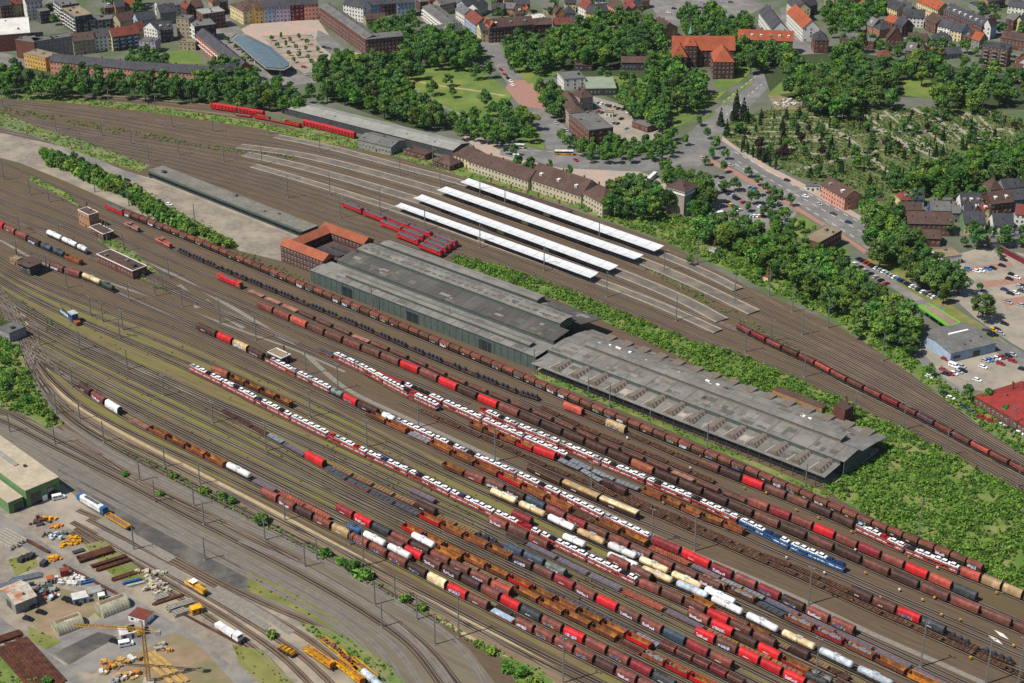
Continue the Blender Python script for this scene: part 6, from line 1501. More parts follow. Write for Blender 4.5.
for k_, (a, b, n, hh, dp, zn) in enumerate([((824, -2), (868, 4), 4, 8, 11, 'row above the flat white-fronted building'), ((884, 20), (903, 27), 2, 8, 11, 'pair left of the dark side wall'), ((962, 36), (980, 41), 2, 7, 10, 'pair left of the brick tower'), ((1006, 18), (1032, 26), 3, 8, 11, 'row at the upper right edge'), ((988, 2), (1006, -1), 2, 7, 11, 'pair at the very top right'), ((866, 24), (880, 30), 2, 7, 10, 'pair behind the big crown'),
    ((800, 8), (818, 4), 2, 9, 11, 'pair behind the crossing'), ((838, 50), (850, 53), 1, 6, 9, 'single house below the workshops'), ((905, 50), (926, 53), 2, 6, 10, 'pair among the trees below the villa'), ((1010, 72), (1034, 74), 2, 6, 10, 'pair at the right edge below the tower'),
    ((0, 6), (24, 3), 2, 12, 11, 'row at the upper left corner'), ((104, 8), (136, 5), 3, 11, 11, 'row beside the court trees'), ((186, 9), (204, 6), 2, 11, 11, 'pair at the top of the old quarter'), ((212, 3), (228, 1), 2, 11, 11, 'pair left of the cream corner'), ((420, 2), (438, 0), 2, 9, 11, 'pair at the top above white flats'),
    ((496, 2), (512, 0), 2, 7, 10, 'pair at the top among gardens'), ((516, 14), (532, 13), 2, 6, 9, 'pair in the gardens behind the corner house'), ((555, 14), (576, 13), 2, 7, 10, 'pair between gardens and wood'), ((632, 4), (650, 0), 2, 7, 10, 'pair at the top right of the wood'), ((964, 214), (990, 214), 3, 5, 8, 'low houses behind the yellow one'), ((900, 200), (925, 199), 2, 5, 9, 'garden houses below the cemetery wood'), ((990, 190), (1030, 186), 3, 6, 10, 'row right of the gardens')]):
    for i in range(n):
        t0, t1 = i / n + .02, (i + 1) / n - .02; w_ = rr_.choice(['white', 'cream', 'beige', 'brick', 'grey', 'dbrick', 'lblue', 'tanbrick']); rf_ = rr_.choice(['slate', 'brown', 'dark', 'red', 'orange', 'grey'])
        house(f'{WALLC[w_][0]} house, {ROOFC[rf_][0]} roof, {ordn(i + 1)} in the {zn}', (a[0] + (b[0] - a[0]) * t0, a[1] + (b[1] - a[1]) * t0), (a[0] + (b[0] - a[0]) * t1, a[1] + (b[1] - a[1]) * t1), hh * rr_.uniform(.9, 1.1), dp, w_, rf_, rr_.choice(['gable', 'gable', 'hip', 'gend']), rh=rr_.uniform(3.5, 5.5), group='houses ' + zn, dorm=rr_.choice([0, 0, 1]))
# right-hand quarter
house('brick hall with big brown roof and gabled bay', (908, 223.5), (952, 224.5), 7.5, 15, 'brick', 'brown', rh=4.5, cat='hall', floors=2)
house('lower brown-roofed extension of the brick hall', (912, 238), (941, 239), 5, 12, 'brick', 'brown', rh=3, cat='annex', floors=1)
house('dark blue house with grey roof', (931, 210.5), (950.7, 211), 7, 13, 'blue', 'grey', rh=3.5)
house('small house with brown roof left of the blue one', (900, 209.5), (922, 210), 4, 9, 'cream', 'brown', rh=3)
house('ornate white house with dark roof and gables', (961.5, 205), (982, 205), 7, 12, 'white', 'dark', rh=5, dorm=3)
house('grey narrow house left of the yellow one', (952.5, 213), (961, 213), 6, 10, 'grey', 'grey', rh=3)
house('large dark brown house with brown roof', (992, 204), (1013.5, 201.5), 7.5, 13, 'dbrick', 'brown', rh=5, dorm=2)
house('teal-fronted house at the right edge', (1013.8, 200), (1034, 198), 7.5, 13, 'teal', 'slate', rh=4)
house('yellow house with dark roof and ivy-green side', (964.6, 223.3), (985.7, 223.3), 7, 12, 'cream', 'slate', rh=5, sidewall='green')
house('pale blue-white house with dark roof', (994, 225.5), (1013.7, 225.5), 6.5, 12, 'white', 'dark', rh=5)
house('tall white house cut by the right edge', (1015.5, 214), (1036, 216), 9, 12, 'white', 'red', rh=4)
house('low pale annex before the white houses', (1006.7, 230), (1019, 230.6), 4, 7, 'lblue', 'grey', 'flat')
house('white and glass shop front with flat roof', (942.4, 258), (961.5, 255.5), 5, 12, 'white', 'tan', 'flat', cat='shop', floors=1)
house('long low wall-like garages behind the car park', (992, 243), (1030, 238), 3.5, 6, 'grey', 'grey', 'flat', cat='garage block', floors=1, win=False)
house('dark red brick wall beside the car park', (1000, 246), (1034, 264), 3.2, .6, 'dred', 'grey', 'flat', cat='wall', win=False, chim=0, name='brick_wall')
house('pink block with brown roof along the avenue', (821, 184.5), (845, 198.5), 8, 12, 'pink', 'brown', rh=4, cat=U_, floors=3, dorm=2)
house('small white garage beside the avenue', (806, 186.5), (820, 187), 3, 6, 'white', 'grey', 'flat', cat='garage', floors=1)
house('flat-roofed brown brick works building by the avenue', (804, 237.5), (818.6, 243.3), 6.8, 9, 'brick', 'brown', 'flat', cat='workshop', floors=2)
house('right range of the brown brick works building', (819.5, 243), (842, 230.5), 8.6, 11, 'brick', 'tan', 'flat', cat='workshop', floors=2)
house('white-walled house with brown roof by the avenue trees', (872, 207), (890, 209), 6, 10, 'white', 'brown', rh=4)
sh = house('low grey supermarket with shallow grey roof', (951, 353.7), (996, 343), 5, 26, 'lblue', 'grey', rh=1.6, cat='supermarket', floors=1, win=False, chim=0)
MB().box((16, -.2, 0), (4, .3, 3.2)).build('entrance', M_PANE, sh); MB().box((4, -.15, 1.6), (4, .2, 1.6)).build('shop_window', M_PANE, sh); MB().box((16, 15, 6.2), (12, 1.2, .9)).build('skylight_strip', M_WHITEP, sh)
house('large dark red hipped roof building at the right edge', (975, 396), (1044, 437), 5, 30, 'brick', 'dred', 'hip', rh=6, cat='hall', floors=1)
# petrol station canopy
c4 = [at(x, y, 5) for x, y in [(918.7, 306), (949, 326.6), (960.7, 323.4), (930, 304.6)]]
fr = empty('petrol_station', (c4[0].x, c4[0].y, 0)); tag(fr, 'petrol station canopy with bright green edge and grey top', 'petrol station')
b0 = c4[0]; m = MB(); vs = [(q.x - b0.x, q.y - b0.y, z) for z in (4.6, 5.3) for q in c4]; m.add(vs, [(3, 2, 1, 0), (4, 5, 6, 7)]); m.build('canopy', RM('tan'), fr)
m = MB()
for i in range(4): m.bar(Vector(vs[i]) + Vector((0, 0, .4)), Vector(vs[(i + 1) % 4]) + Vector((0, 0, .4)), .5, 1.1)
m.build('fascia', mat('fascia_green', '#5fb52e', rough=.5), fr)
for t in (.2, .5, .8): q = (Vector(vs[0]) * (1 - t) + Vector(vs[1]) * t + Vector(vs[3]) * (1 - t) + Vector(vs[2]) * t) / 2; MB().box((q.x, q.y, 0), (.5, .5, 4.6)).build('column', M_WHITEP, fr)
# ---------------------------------------------------------------- station and railway buildings
house('cream station building with brown roof, left part', (468.5, 161), (528, 181), 6.5, 14, 'plaster', 'brown', rh=5, cat='station building', floors=2)
house('cream station building with brown roof, middle hall', (528.5, 178.5), (581, 196), 7, 19, 'plaster', 'brown', rh=7.5, cat='station building', floors=2, dorm=3)
house('cream station building, right end block with dormers', (582.5, 193), (602.5, 204), 8.5, 14, 'plaster', 'brown', 'hip', rh=6.5, cat='station building', floors=3)
house('long grey-roofed platform shed behind the red coaches', (281, 107), (453, 150.5), 4.8, 17, 'dark', 'lgrey', rh=1.8, cat='platform shed', floors=1, win=False, chim=0)
house('grey flat shed in front of the platform shed', (358, 139.5), (391, 147.5), 5.5, 16, 'grey', 'grey', rh=2, cat='shed', floors=1)
house('small brick hut with flat roof by the shed', (403, 149.5), (425, 155.5), 3.6, 9, 'brick', 'brown', 'flat', cat='hut', floors=1)
house('small house with dark pyramid roof by the station', (432, 160), (450, 166), 3.6, 11, 'dbrick', 'brown', 'hip', rh=4, cat='station house', floors=1)
house('house with tall brown hipped roof left of the station', (452, 154.5), (478, 163.5), 5.5, 14, 'cream', 'brown', 'hip', rh=6, cat='station house', floors=2)
wt = house('square stone water tower with pyramid roof', (667.5, 186.5), (684.6, 191.5), 16.5, 12.5, 'stone', 'brown', 'hip', rh=4.5, cat='water tower', floors=2, win=False, chim=0, over=.9)
Lw = (at(684.6, 191.5, 16.5) - at(667.5, 186.5, 16.5)).length
MB().box((Lw / 2, 6.25, 13.6), (Lw + .9, 13.4, .9)).build('cornice', WM('white'), wt); MB().box((Lw / 2, 6.25, 15.8), (Lw + 1.1, 13.6, .6)).build('upper_cornice', WM('white'), wt)
MB().prism([(2, 0), (7, 0), (7, 7), (4.5, 10.5), (2, 7)], Lw + .02, Lw + .6).build('gable_panel', WM('lblue'), wt)
house('flat dark-roofed annex between station building and highest canopy', (476, 183.5), (566, 213), 3.8, 6.5, 'plaster', 'brown', 'flat', cat='annex', floors=1, parapet=.2)
# white platform canopies
CAN = [('lowest of the four white station canopies', [(395, 206), (590.5, 278), (598.5, 272.6), (401, 203)]), ('second lowest white station canopy', [(413.5, 198), (609.5, 270.3), (618.3, 265.6), (422, 194.6)]), ('second highest white station canopy', [(437, 190), (634.5, 259.3), (643.5, 255), (446, 186.6)]), ('highest white station canopy', [(460.5, 182), (654.5, 251.2), (664, 246), (468.5, 178.4)])]
M_CANW = mat('canopy_white', '#cfd0d2', '#b4b5b6', scale=.5, rough=.6, spec=.3, lo=.45, hi=.75)
for lb, q in CAN:
    w4 = [at(x, y, 4.6) for x, y in q]; b0 = w4[0]; r_ = empty('platform_canopy', (b0.x, b0.y, 0)); tag(r_, lb, 'canopy', 'white canopies over the platforms')
    v = [Vector((p.x - b0.x, p.y - b0.y, 0)) for p in w4]; m = MB(); mid0 = (v[0] + v[3]) / 2; mid1 = (v[1] + v[2]) / 2
    up = Vector((0, 0, 1)); vs = [v[0] + up * 4.8, v[1] + up * 4.8, mid1 + up * 4.45, mid0 + up * 4.45, v[2] + up * 4.8, v[3] + up * 4.8]; vs2 = [q_ - up * .3 for q_ in vs]
    m.add([tuple(q_) for q_ in vs + vs2], [(0, 1, 2, 3), (3, 2, 4, 5), (9, 8, 7, 6), (11, 10, 8, 9), (0, 6, 7, 1), (5, 4, 10, 11), (0, 3, 9, 6), (3, 5, 11, 9), (1, 7, 8, 2), (2, 8, 10, 4)]); m.build('roof', M_CANW, r_)
    n = 18; d = (mid1 - mid0)
    for i in range(n):
        p = mid0 + d * (i + .5) / n; MB().box((p.x, p.y, .8), (.35, .35, 3.5)).build('column', WM('dark'), r_)
    dn = d.normalized()
    for i in range(n - 1):
        t = (i + 1) / n; p = mid0 + d * t; m = MB(); m.bar(v[0] * (1 - t) + v[1] * t + up * 4.84, mid0 * (1 - t) + mid1 * t + up * 4.5, .18, .1); m.bar(v[3] * (1 - t) + v[2] * t + up * 4.84, mid0 * (1 - t) + mid1 * t + up * 4.5, .18, .1); m.build('seam', RM('white'), r_)
    for t in (.15, .45, .75):
        p = mid0 * (1 - t) + mid1 * t; b = MB().box((p.x, p.y, .8), (5, 2.2, 2.4), rz=math.atan2(d.y, d.x)); b.build('stair_enclosure', M_GLASS if t != .45 else WM('cream'), r_)
# bus station glass roof
q = [at(x, y, 6) for x, y in [(231, 38), (236, 34), (246, 34), (272, 47), (290.5, 63), (291, 66.5), (284, 70), (266, 68.5), (252, 57)]]; b0 = q[0]; r_ = empty('bus_station_roof', (b0.x, b0.y, 0)); tag(r_, 'boat-shaped grey glass roof of the bus station', 'bus station roof')
v = [(p.x - b0.x, p.y - b0.y) for p in q]; m = MB(); n = len(v); m.add([(x, y, 5.5) for x, y in v] + [(x, y, 6.1) for x, y in v], [tuple(range(n - 1, -1, -1))] + [(i, (i + 1) % n, n + (i + 1) % n, n + i) for i in range(n)]); m.build('rim', RM('lgrey'), r_)
cx_, cy_ = sum(x for x, y in v) / n, sum(y for x, y in v) / n
m = MB(); m.add([(cx_ + (x - cx_) * .93, cy_ + (y - cy_) * .93, 6.12) for x, y in v] + [(cx_ + (x - cx_) * .5, cy_ + (y - cy_) * .5, 7.4) for x, y in v], [(i, (i + 1) % n, n + (i + 1) % n, n + i) for i in range(n)] + [tuple(range(n, 2 * n))]); m.build('glazing', mat('roof_glass', '#5d6d74', '#4f5d64', scale=.3, rough=.25, spec=.5), r_)
for i in range(0, n, 2): x, y = cx_ + (v[i][0] - cx_) * .8, cy_ + (v[i][1] - cy_) * .8; MB().box((x, y, 0), (.5, .5, 5.5)).build('column', M_WHITEP, r_)
# left yard
sg = house('tall brick signal tower with flat roof', (77.8, 210), (88.7, 215.4), 9, 6.5, 'tanbrick', 'brown', 'flat', cat='signal tower', floors=2, edge='white', parapet=.35)
house('low brick wing of the signal tower with pale edge', (89, 227), (103, 234.5), 4.2, 7, 'brick', 'brown', 'flat', cat='annex', floors=1, parapet=.35, edge='white')
house('long flat brick relay building with white roof edge', (96.5, 254.5), (132.5, 271.3), 5, 9.5, 'brick', 'brown', 'flat', cat='relay building', floors=1, edge='white', parapet=.4)
hut = house('signal cabin on stilts with broad flat brown roof', (19, 262), (29.5, 266), 6.2, 8, 'dark', 'brown', 'hip', rh=.5, cat='signal cabin', floors=1, chim=0, over=1.7, wz=(1.6, 1.6))
house('small brick hut beside the signal cabin', (9.5, 258), (17, 260.5), 3.2, 4, 'tanbrick', 'tan', 'flat', cat='hut', floors=1)
house('brick hut with pale flat roof beside the car train', (267.5, 352.5), (281.5, 359), 3.8, 6, 'dbrick', 'tan', 'flat', cat='hut', floors=1, edge='white')
house('small grey building at the left edge below the bank', (-4, 328), (9, 334), 5, 10, 'grey', 'grey', 'flat', cat='workshop', floors=1)
# green depot hall
dep = house('green-walled depot hall with pale flat roof, two dark gates', (25.4, 491), (58.7, 477.3), 8.2, 75, 'green', 'beige', 'flat', cat='depot hall', win=False, parapet=.25)
Ld = (at(58.7, 477.3, 8.2) - at(25.4, 491, 8.2)).length
for x in (Ld * .28, Ld * .76): MB().box((x, -.06, 0), (4.6, .3, 5.4)).build('gate', M_PANE, dep)
MB().box((Ld * .52, -.08, 0), (2.2, .25, 2.6)).build('side_door', M_WHITEP, dep); MB().box((Ld * .5, 38, 8.3), (2.2, 34, .5)).build('skylight_strip', RM('lgrey'), dep)
d2 = house('lower green depot annex with pale roof', (8, 503), (22.5, 497), 5.5, 60, 'green', 'beige', 'flat', cat='depot annex', win=False, parapet=.25)
MB().box((4.5, -.06, 0), (3.6, .3, 3.6)).build('gate', M_PANE, d2)
# ---------------------------------------------------------------- long goods hall
HA = at(312, 283, 0); hr_ = R(-40.4); CU, SU = math.cos(hr_), math.sin(hr_)
hall = empty('goods_hall', (HA.x, HA.y, 0), hr_); tag(hall, 'very long goods hall with grey-green walls and stepped grey roofs', 'goods hall')
M_HW = mat('hall_wall', '#4f5955', '#424b47', scale=.4, rough=.85, rand=.03); M_HR = mat('hall_roof_light', '#726f6a', '#5f5d59', scale=.35, rough=.9, hex3='#7b7873', scale3=.07)
M_HD = mat('hall_roof_dark', '#4c4a47', '#403e3c', scale=.4, rough=.9, hex3='#5a5854', scale3=.1, stretch=((1, 5, 1), -40)); M_HB = mat('hall_monitor', '#75695d', '#60554b', scale=.6, rough=.9)
M_HP = mat('hall_patch', '#a9a096', '#97897a', scale=.5, rough=.9)
LA = 158.0
def hb(name, x0, x1, y0, y1, z0, z1, m, parent=hall): return MB().box(((x0 + x1) / 2, (y0 + y1) / 2, z0), (x1 - x0, y1 - y0, z1 - z0)).build(name, m, parent)
def roofs(name, x0, x1, prof, m, parent=hall, mats=None): return MB().prism(prof, x0, x1).build(name, m, parent)
hb('front_wall', 0, LA, 0, .4, -.3, 7.6, M_HW); hb('end_wall', 0, .4, .4, 53, -.3, 7.5, M_HW); hb('back_wall', 0, 128, 52.6, 53, -.3, 7.2, M_HW)
roofs('front_roof', -.4, LA + .3, [(-.5, 7.55), (13.8, 8.3), (13.8, 8.6), (-.5, 7.85)], M_HR)
hb('front_clerestory_wall', 6, LA, 13.8, 14.1, 7.6, 10.6, M_HW)
roofs('middle_roof', 6, LA, [(13.5, 10.6), (26, 11.9), (26, 12.2), (13.5, 10.9)], M_HD)
hb('lantern_wall', 10, 152, 26, 26.3, 11, 14.2, M_HW); hb('lantern_wall', 10, 152, 35.6, 35.9, 10, 14.0, M_HW); hb('lantern_end', 151.6, 152, 26.3, 35.6, 10, 13.9, M_HW); hb('lantern_end', 10, 10.4, 26.3, 35.6, 10, 13.9, M_HW)
roofs('lantern_roof', 9.6, 152.4, [(25.6, 14.1), (31, 14.9), (36.3, 14.1), (36.3, 14.4), (31, 15.2), (25.6, 14.4)], M_HR)
roofs('rear_roof', 4, LA, [(36, 11.6), (53.4, 8.2), (53.4, 8.5), (36, 11.9)], M_HD)
hb('rear_lantern_wall', 12, 124, 42, 42.3, 9, 12.6, M_HW); hb('rear_lantern_wall', 12, 124, 48, 48.3, 8, 12.2, M_HW); hb('lantern_end', 123.6, 124, 42.3, 48, 8, 12.3, M_HW)
roofs('rear_lantern_roof', 11.6, 124.4, [(41.6, 12.5), (45, 13.0), (48.7, 12.4), (48.7, 12.7), (45, 13.3), (41.6, 12.8)], M_HR)
hb('front_lantern_wall', 22, 150, 4.5, 4.8, 8, 9.6, M_HW); hb('front_lantern_wall', 22, 150, 8.2, 8.5, 8.2, 9.6, M_HW); hb('lantern_end', 149.7, 150, 4.8, 8.2, 8, 9.6, M_HW)
roofs('front_lantern_roof', 21.7, 150.3, [(4.2, 9.5), (6.5, 9.9), (8.8, 9.5), (8.8, 9.75), (6.5, 10.15), (4.2, 9.75)], M_HR)
for x in (27, 75, 125): hb('gate', x - 4, x + 4, -.12, -.02, 0, 5.4, M_PANE)
for i in range(36): hb('wall_rib', 2 + i * 4.3, 2.25 + i * 4.3, -.16, -.03, 0, 7.5, M_HW)
# open shed part
x0, x1 = LA + .5, 323.0
roofs('shed_front_roof', x0, x1, [(-4.2, 5.6), (8.5, 6.4), (8.5, 6.65), (-4.2, 5.85)], M_HR)
hb('shed_wall', x0, x1, 8.5, 8.8, 5.6, 8.6, M_HW)
roofs('shed_middle_roof', x0, x1 + 2, [(8.2, 8.5), (20, 9.4), (20, 9.7), (8.2, 8.8)], M_HR)
hb('ridge_wall', x0 + 14, 316, 20, 20.3, 9, 11.4, M_HB); hb('ridge_wall', x0 + 14, 316, 25.2, 25.5, 9, 11.2, M_HB); hb('lantern_end', 315.7, 316, 20.3, 25.2, 9, 11.2, M_HW)
roofs('ridge_roof', x0 + 13.6, 316.4, [(19.6, 11.3), (22.8, 11.7), (25.9, 11.2), (25.9, 11.5), (22.8, 12.0), (19.6, 11.6)], M_HR)
roofs('shed_rear_roof', x0, x1 + 4, [(20.4, 9.5), (33, 8.2), (43, 6.4), (43, 6.7), (33, 8.5), (20.4, 9.8)], M_HR)
hb('gable_end', x1 + 1.4, x1 + 1.8, 8.9, 32, 0, 8.2, M_HW); hb('inner_wall', x0, x1, 9.2, 9.6, 0, 5.6, WM('dark')); hb('loading_platform', x0, x1 + 2, 0, 40, -.3, 1.1, M_CONC); hb('rear_wall', x0, x1, 40, 40.4, 1.1, 6.4, M_HW)
for i in range(14):                                     # cross monitors over the front bay
    x = x0 + 14 + i * 11.2
    m = MB(); m.prism([(x - 2.4, 6.2), (x + 2.4, 6.2), (x + 1.2, 7.9), (x - 1.2, 7.9)], -2.6, 8.3, axis='y'); mo = m.build('cross_monitor', M_HB, hall)
    for j in range(4): gm = MB(); y = -1.4 + j * 2.6; gm.add([(x + 2.25, y, 6.4), (x + 2.25, y + 1.0, 6.4), (x + 1.3, y + 1.0, 7.8), (x + 1.3, y, 7.8)], [(0, 1, 2, 3)]); gm.v = [(a + .05, b, c) for a, b, c in gm.v]; gm.build('glazing', M_HP, mo)
    gm = MB().box((x - 3.6, 2.4, 6.0), (.5, 10.8, .42)); gm.build('gutter', M_HP, hall)
    if i in (3, 6, 9): hb('roof_patch', x + 3.2, x + 7, -.8, 5.5, 5.9, 6.36, M_HP)
for i in range(15): x = x0 + 12 + i * 10.4; hb('rear_monitor', x, x + 5, 36, 42.6, 6.4, 8.1, M_HB)
hrr = random.Random(8)
for i in range(26):
    x = hrr.uniform(x0 + 10, x1 - 6); y = hrr.choice([26.8, 28.5, 31]); hb('roof_patch', x, x + hrr.uniform(1, 2.5), y, y + hrr.uniform(.6, 1.4), 8.4, 9.35, M_WHITEP)
for i in range(28): hb('post', x0 + 3 + i * 5.8, x0 + 3.3 + i * 5.8, -3.4, -3.1, -.3, 5.7, WM('dark'))
# weathered sheets, joints and repairs on the hall roofs
hq = random.Random(19)
def panels(name, x0_, x1_, ya, za, yb, zb, n, mats_, w=(1.5, 7), d=(1.0, 4)):
    mb = MB()
    for i in range(n):
        x = hq.uniform(x0_, x1_ - 7); t0 = hq.uniform(.02, .7); dl = hq.uniform(*d) / abs(yb - ya); t1 = min(.98, t0 + dl); xw = hq.uniform(*w); e = .05 + .004 * (i % 9)
        y0_, y1_ = ya + (yb - ya) * t0, ya + (yb - ya) * t1; z0_, z1_ = za + (zb - za) * t0 + e, za + (zb - za) * t1 + e
        mb.add([(x, y0_, z0_), (x + xw, y0_, z0_), (x + xw, y1_, z1_), (x, y1_, z1_)], [(0, 1, 2, 3)], hq.randrange(len(mats_)))
    mb.build(name, mats_, hall)
def joints(name, x0_, x1_, step, ya, za, yb, zb, m, w=.22):
    mb = MB(); x = x0_
    while x < x1_: mb.bar((x, ya, za + .06), (x, yb, zb + .06), w, .1); x += step * hq.uniform(.9, 1.1)
    mb.build(name, m, hall)
MR_ = [mat('roof_sheet_a', '#85827b', '#737069', scale=.6, rough=.9), mat('roof_sheet_b', '#5d5a55', '#4f4c48', scale=.6, rough=.9), mat('roof_sheet_c', '#6f665c', '#5e564d', scale=.6, rough=.9)]
for a_ in [('sheet_repairs', 0, LA, -.4, 7.85, 13.8, 8.6, 34), ('sheet_repairs', 8, LA, 13.6, 10.9, 26, 12.2, 26), ('sheet_repairs', 10, 152, 25.7, 14.4, 31, 15.2, 22), ('sheet_repairs', 5, LA, 36.4, 11.85, 53.3, 8.5, 40), ('sheet_repairs', x0, x1, -4.1, 5.85, 8.4, 6.65, 30), ('sheet_repairs', x0, x1, 8.4, 8.82, 19.5, 9.7, 46), ('sheet_repairs', x0, x1, 26.2, 9.4, 33, 8.5, 30), ('sheet_repairs', x0, x1, 33, 8.5, 43, 6.7, 40)]: panels(*a_, MR_)
joints('roof_joints', 8, LA - 1, 3.1, 13.7, 10.9, 25.6, 12.15, MR_[2]); joints('roof_joints', 8, LA - 1, 6.2, 36.5, 11.8, 53.2, 8.5, MR_[0], .16); joints('roof_joints', x0 + 3, x1, 11.2, 8.6, 8.82, 19.4, 9.65, MR_[1], .25); joints('roof_joints', x0 + 3, x1, 11.2, 33, 8.5, 42.8, 6.72, MR_[0], .25); joints('roof_joints', 2, LA, 8, -.4, 7.86, 4.2, 8.1, MR_[1], .2)
for y_, z_ in [(28.3, 14.82), (33.5, 14.8)]:
    mb = MB(); [mb.box((14 + i * 4.6, y_, z_), (2.6, .9, .14)) for i in range(30)]; mb.build('rooflights', MR_[1], hall)
for y_, z_ in [(42.9, 12.95), (47.2, 12.9)]: MB().box((68, y_, z_), (110, .5, .12)).build('ridge_strip', MR_[0], hall)
MB().box((86, 5.2, 9.92), (126, .5, .1)).build('ridge_strip', MR_[0], hall); MB().box((86, 7.6, 9.95), (126, .5, .1)).build('ridge_strip', MR_[1], hall)
MB().box(((x0 + x1) / 2, 24.6, 11.62), (x1 - x0 - 28, .35, .12)).build('ridge_strip', MR_[0], hall)
# U-shaped brick office with orange roof at the head of the hall
def hl(x, y, z=0): return (HA.x + x * CU - y * SU, HA.y + x * SU + y * CU, z)
uo = empty('office_building', hl(-34, 9), hr_); tag(uo, 'U-shaped brick office with orange tiled roof around a court', 'office building')
hU = 10.0
def wing(x0, x1, y0, y1, ax):
    MB().box(((x0 + x1) / 2, (y0 + y1) / 2, -.3), (x1 - x0, y1 - y0, hU + .3)).build('wing', WM('dbrick'), uo)
    if ax == 'x': pr = [(y0 - .5, hU - .15), (y1 + .5, hU - .15), (y1 + .5, hU + .1), ((y0 + y1) / 2, hU + 3), (y0 - .5, hU + .1)]; r = MB().prism(pr, x0 - .5, x1 + .5)
    else: pr = [(x0 - .5, hU - .15), (x1 + .5, hU - .15), (x1 + .5, hU + .1), ((x0 + x1) / 2, hU + 3), (x0 - .5, hU + .1)]; r = MB().prism(pr, y0 - .5, y1 + .5, axis='y')
    r.build('roof', RM('tile'), uo)
wing(0, 34, 0, 8.5, 'x'); wing(0, 8.4, 8.6, 30.3, 'y'); wing(0, 34.5, 30.4, 38.5, 'x')
MB().box((20, 19.5, -.3), (22, 21.4, 5.5)).build('court_roof', RM('brown'), uo); MB().box((22, 17, 5.2), (18, 3.4, 1.6)).build('court_lantern', RM('dark'), uo); MB().box((24, 24, 5.2), (16, 3.0, 1.3)).build('court_lantern', RM('dark'), uo)
for f in range(3):
    for i in range(13): window(uo, 1.4 + i * 2.55, 0, .9 + f * 3.1, 0, 1.1, 1.5)
    for i in range(13): window(uo, 0, 37 - i * 2.85, .9 + f * 3.1, -math.pi / 2, 1.1, 1.5)
for i in range(8): window(uo, 10 + i * 2.9, 30.4, 6.8, 0, 1.1, 1.5)
# long platform shed left of the office
pf = house('long flat grey loading shed with green edge, open to the gravel yard', (148, 170.5), (303, 231.5), 5, 11.5, 'dark', 'mgrey', 'flat', cat='loading shed', win=False, parapet=.16)
m = MB().box((0, 0, 0), (1, 1, 1)); Lp = (at(303, 231.5, 5) - at(148, 170.5, 5)).length
MB().box((Lp / 2, -.9, 4.6), (Lp, 1.5, .4)).build('awning', mat('fascia_dull_green', '#3d5248', '#33443c', scale=.6, rough=.8), pf)
MB().box((Lp / 2, -1.2, -.2), (Lp, 2.4, 1.2)).build('loading_dock', M_CONC, pf)
house('brick transformer tower in the scrub behind the hall', (833.5, 405.5), (845, 410.5), 9, 7, 'brick', 'brown', 'flat', cat='transformer tower', floors=2, win=False, parapet=.2)
house('long low brown roof in the scrub behind the hall', (772.5, 389.5), (822, 408.5), 3, 4.5, 'tanbrick', 'brown', 'flat', cat='shed', win=False, chim=0, parapet=.15)
house('small white hut on the green embankment', (709, 249), (714.5, 250.5), 2.6, 3, 'white', 'lgrey', 'flat', cat='hut', floors=1, win=False)
house('small yellow hut with rusty roof on the embankment', (760.5, 275), (768, 278), 2.6, 3, 'cream', 'red', 'flat', cat='hut', floors=1, win=False)
# ---------------------------------------------------------------- passenger stock, engines, works trains
M_MAST = mat('mast_grey', '#7d807b', '#676a66', scale=2, rough=.7)
def along(track, px, zc=2.0):
    s = track.s_at(px, zc); a, b = track.pos(s - 3), track.pos(s + 3); return (a + b) / 2, math.atan2((b - a).y, (b - a).x)
def headed(px, py, dx, dy, z=2.0):
    a, b = at(px - dx, py - dy, z), at(px + dx, py + dy, z); return Vector(((a.x + b.x) / 2, (a.y + b.y) / 2)), math.atan2((b - a).y, (b - a).x)
def put(key, mk_, p, rz, label, cat, group=None, z=.25, scale=(1, 1, 1)):
    o = place(key, mk_, (p[0], p[1], z), rz, scale); tag(o, label, cat, group); return o
for i, (px, tr_, dd) in enumerate([(225, 'EMU', 1), (250, 'EMU', 1), (317, 'EMU', 1), (342, 'EMU', 1)]):
    p, rz = along(K[tr_], px); put(('coach', 'red'), lambda: mk_coach('red', 24, True), p, rz, f'red double-deck railway coach, {ordn(i + 1)} from left before the platform shed', 'coach', 'red coaches before the platform shed')
for i, (px, c) in enumerate([(243, 'red'), (262, 'red'), (278, 'red'), (293, 'red')]):
    p, rz = along(K['EMU2'], px); put(('wagon', 'w', c + str(i % 2), 0), (lambda: mk_flat(c, 14, 'wood')) if i % 2 == 0 else (lambda: mk_open(c, 14, M_SCRAP)), p, rz, f'red works wagon, {ordn(i + 1)} from left below the red coaches', 'works wagon', 'red works wagons')
for i, px in enumerate([322, 338]):
    p, rz = along(K['EMU3'], px); put(('wagon', 'w', 'red0', 0), lambda: mk_flat('red', 14, 'wood'), p, rz, f'red flat wagon, {ordn(i + 1)} from left behind the red coaches', 'flat wagon')
for i, (px, py) in enumerate([(353, 208), (375, 216.5), (400, 223.5), (392, 227), (421, 231.5), (414, 235), (409, 239), (446, 240.5), (441, 243.5), (436.5, 246.5), (431.5, 250)]):
    p, rz = headed(px, py, 8, 3.1); put(('wagon', 'E', 'red', 0), lambda: mk_eloco('red'), p, rz, f'red electric locomotive, {ordn(i + 1)} from left among those parked by the canopies', 'locomotive', 'red locomotives parked by the white canopies', .25)
p, rz = headed(92.5, 504.5, 8, 4.6); put('dl', lambda: mk_dieselloco('white', 'blue', 20), p, rz, 'white diesel locomotive with blue cabs beside the green depot', 'locomotive')
p, rz = headed(118, 521.5, 8, 4.8, 1.3); put('yf', lambda: mk_yellowflat('yellow', 16), p, rz, 'yellow flat wagon with plank floor coupled behind the white locomotive', 'flat wagon')
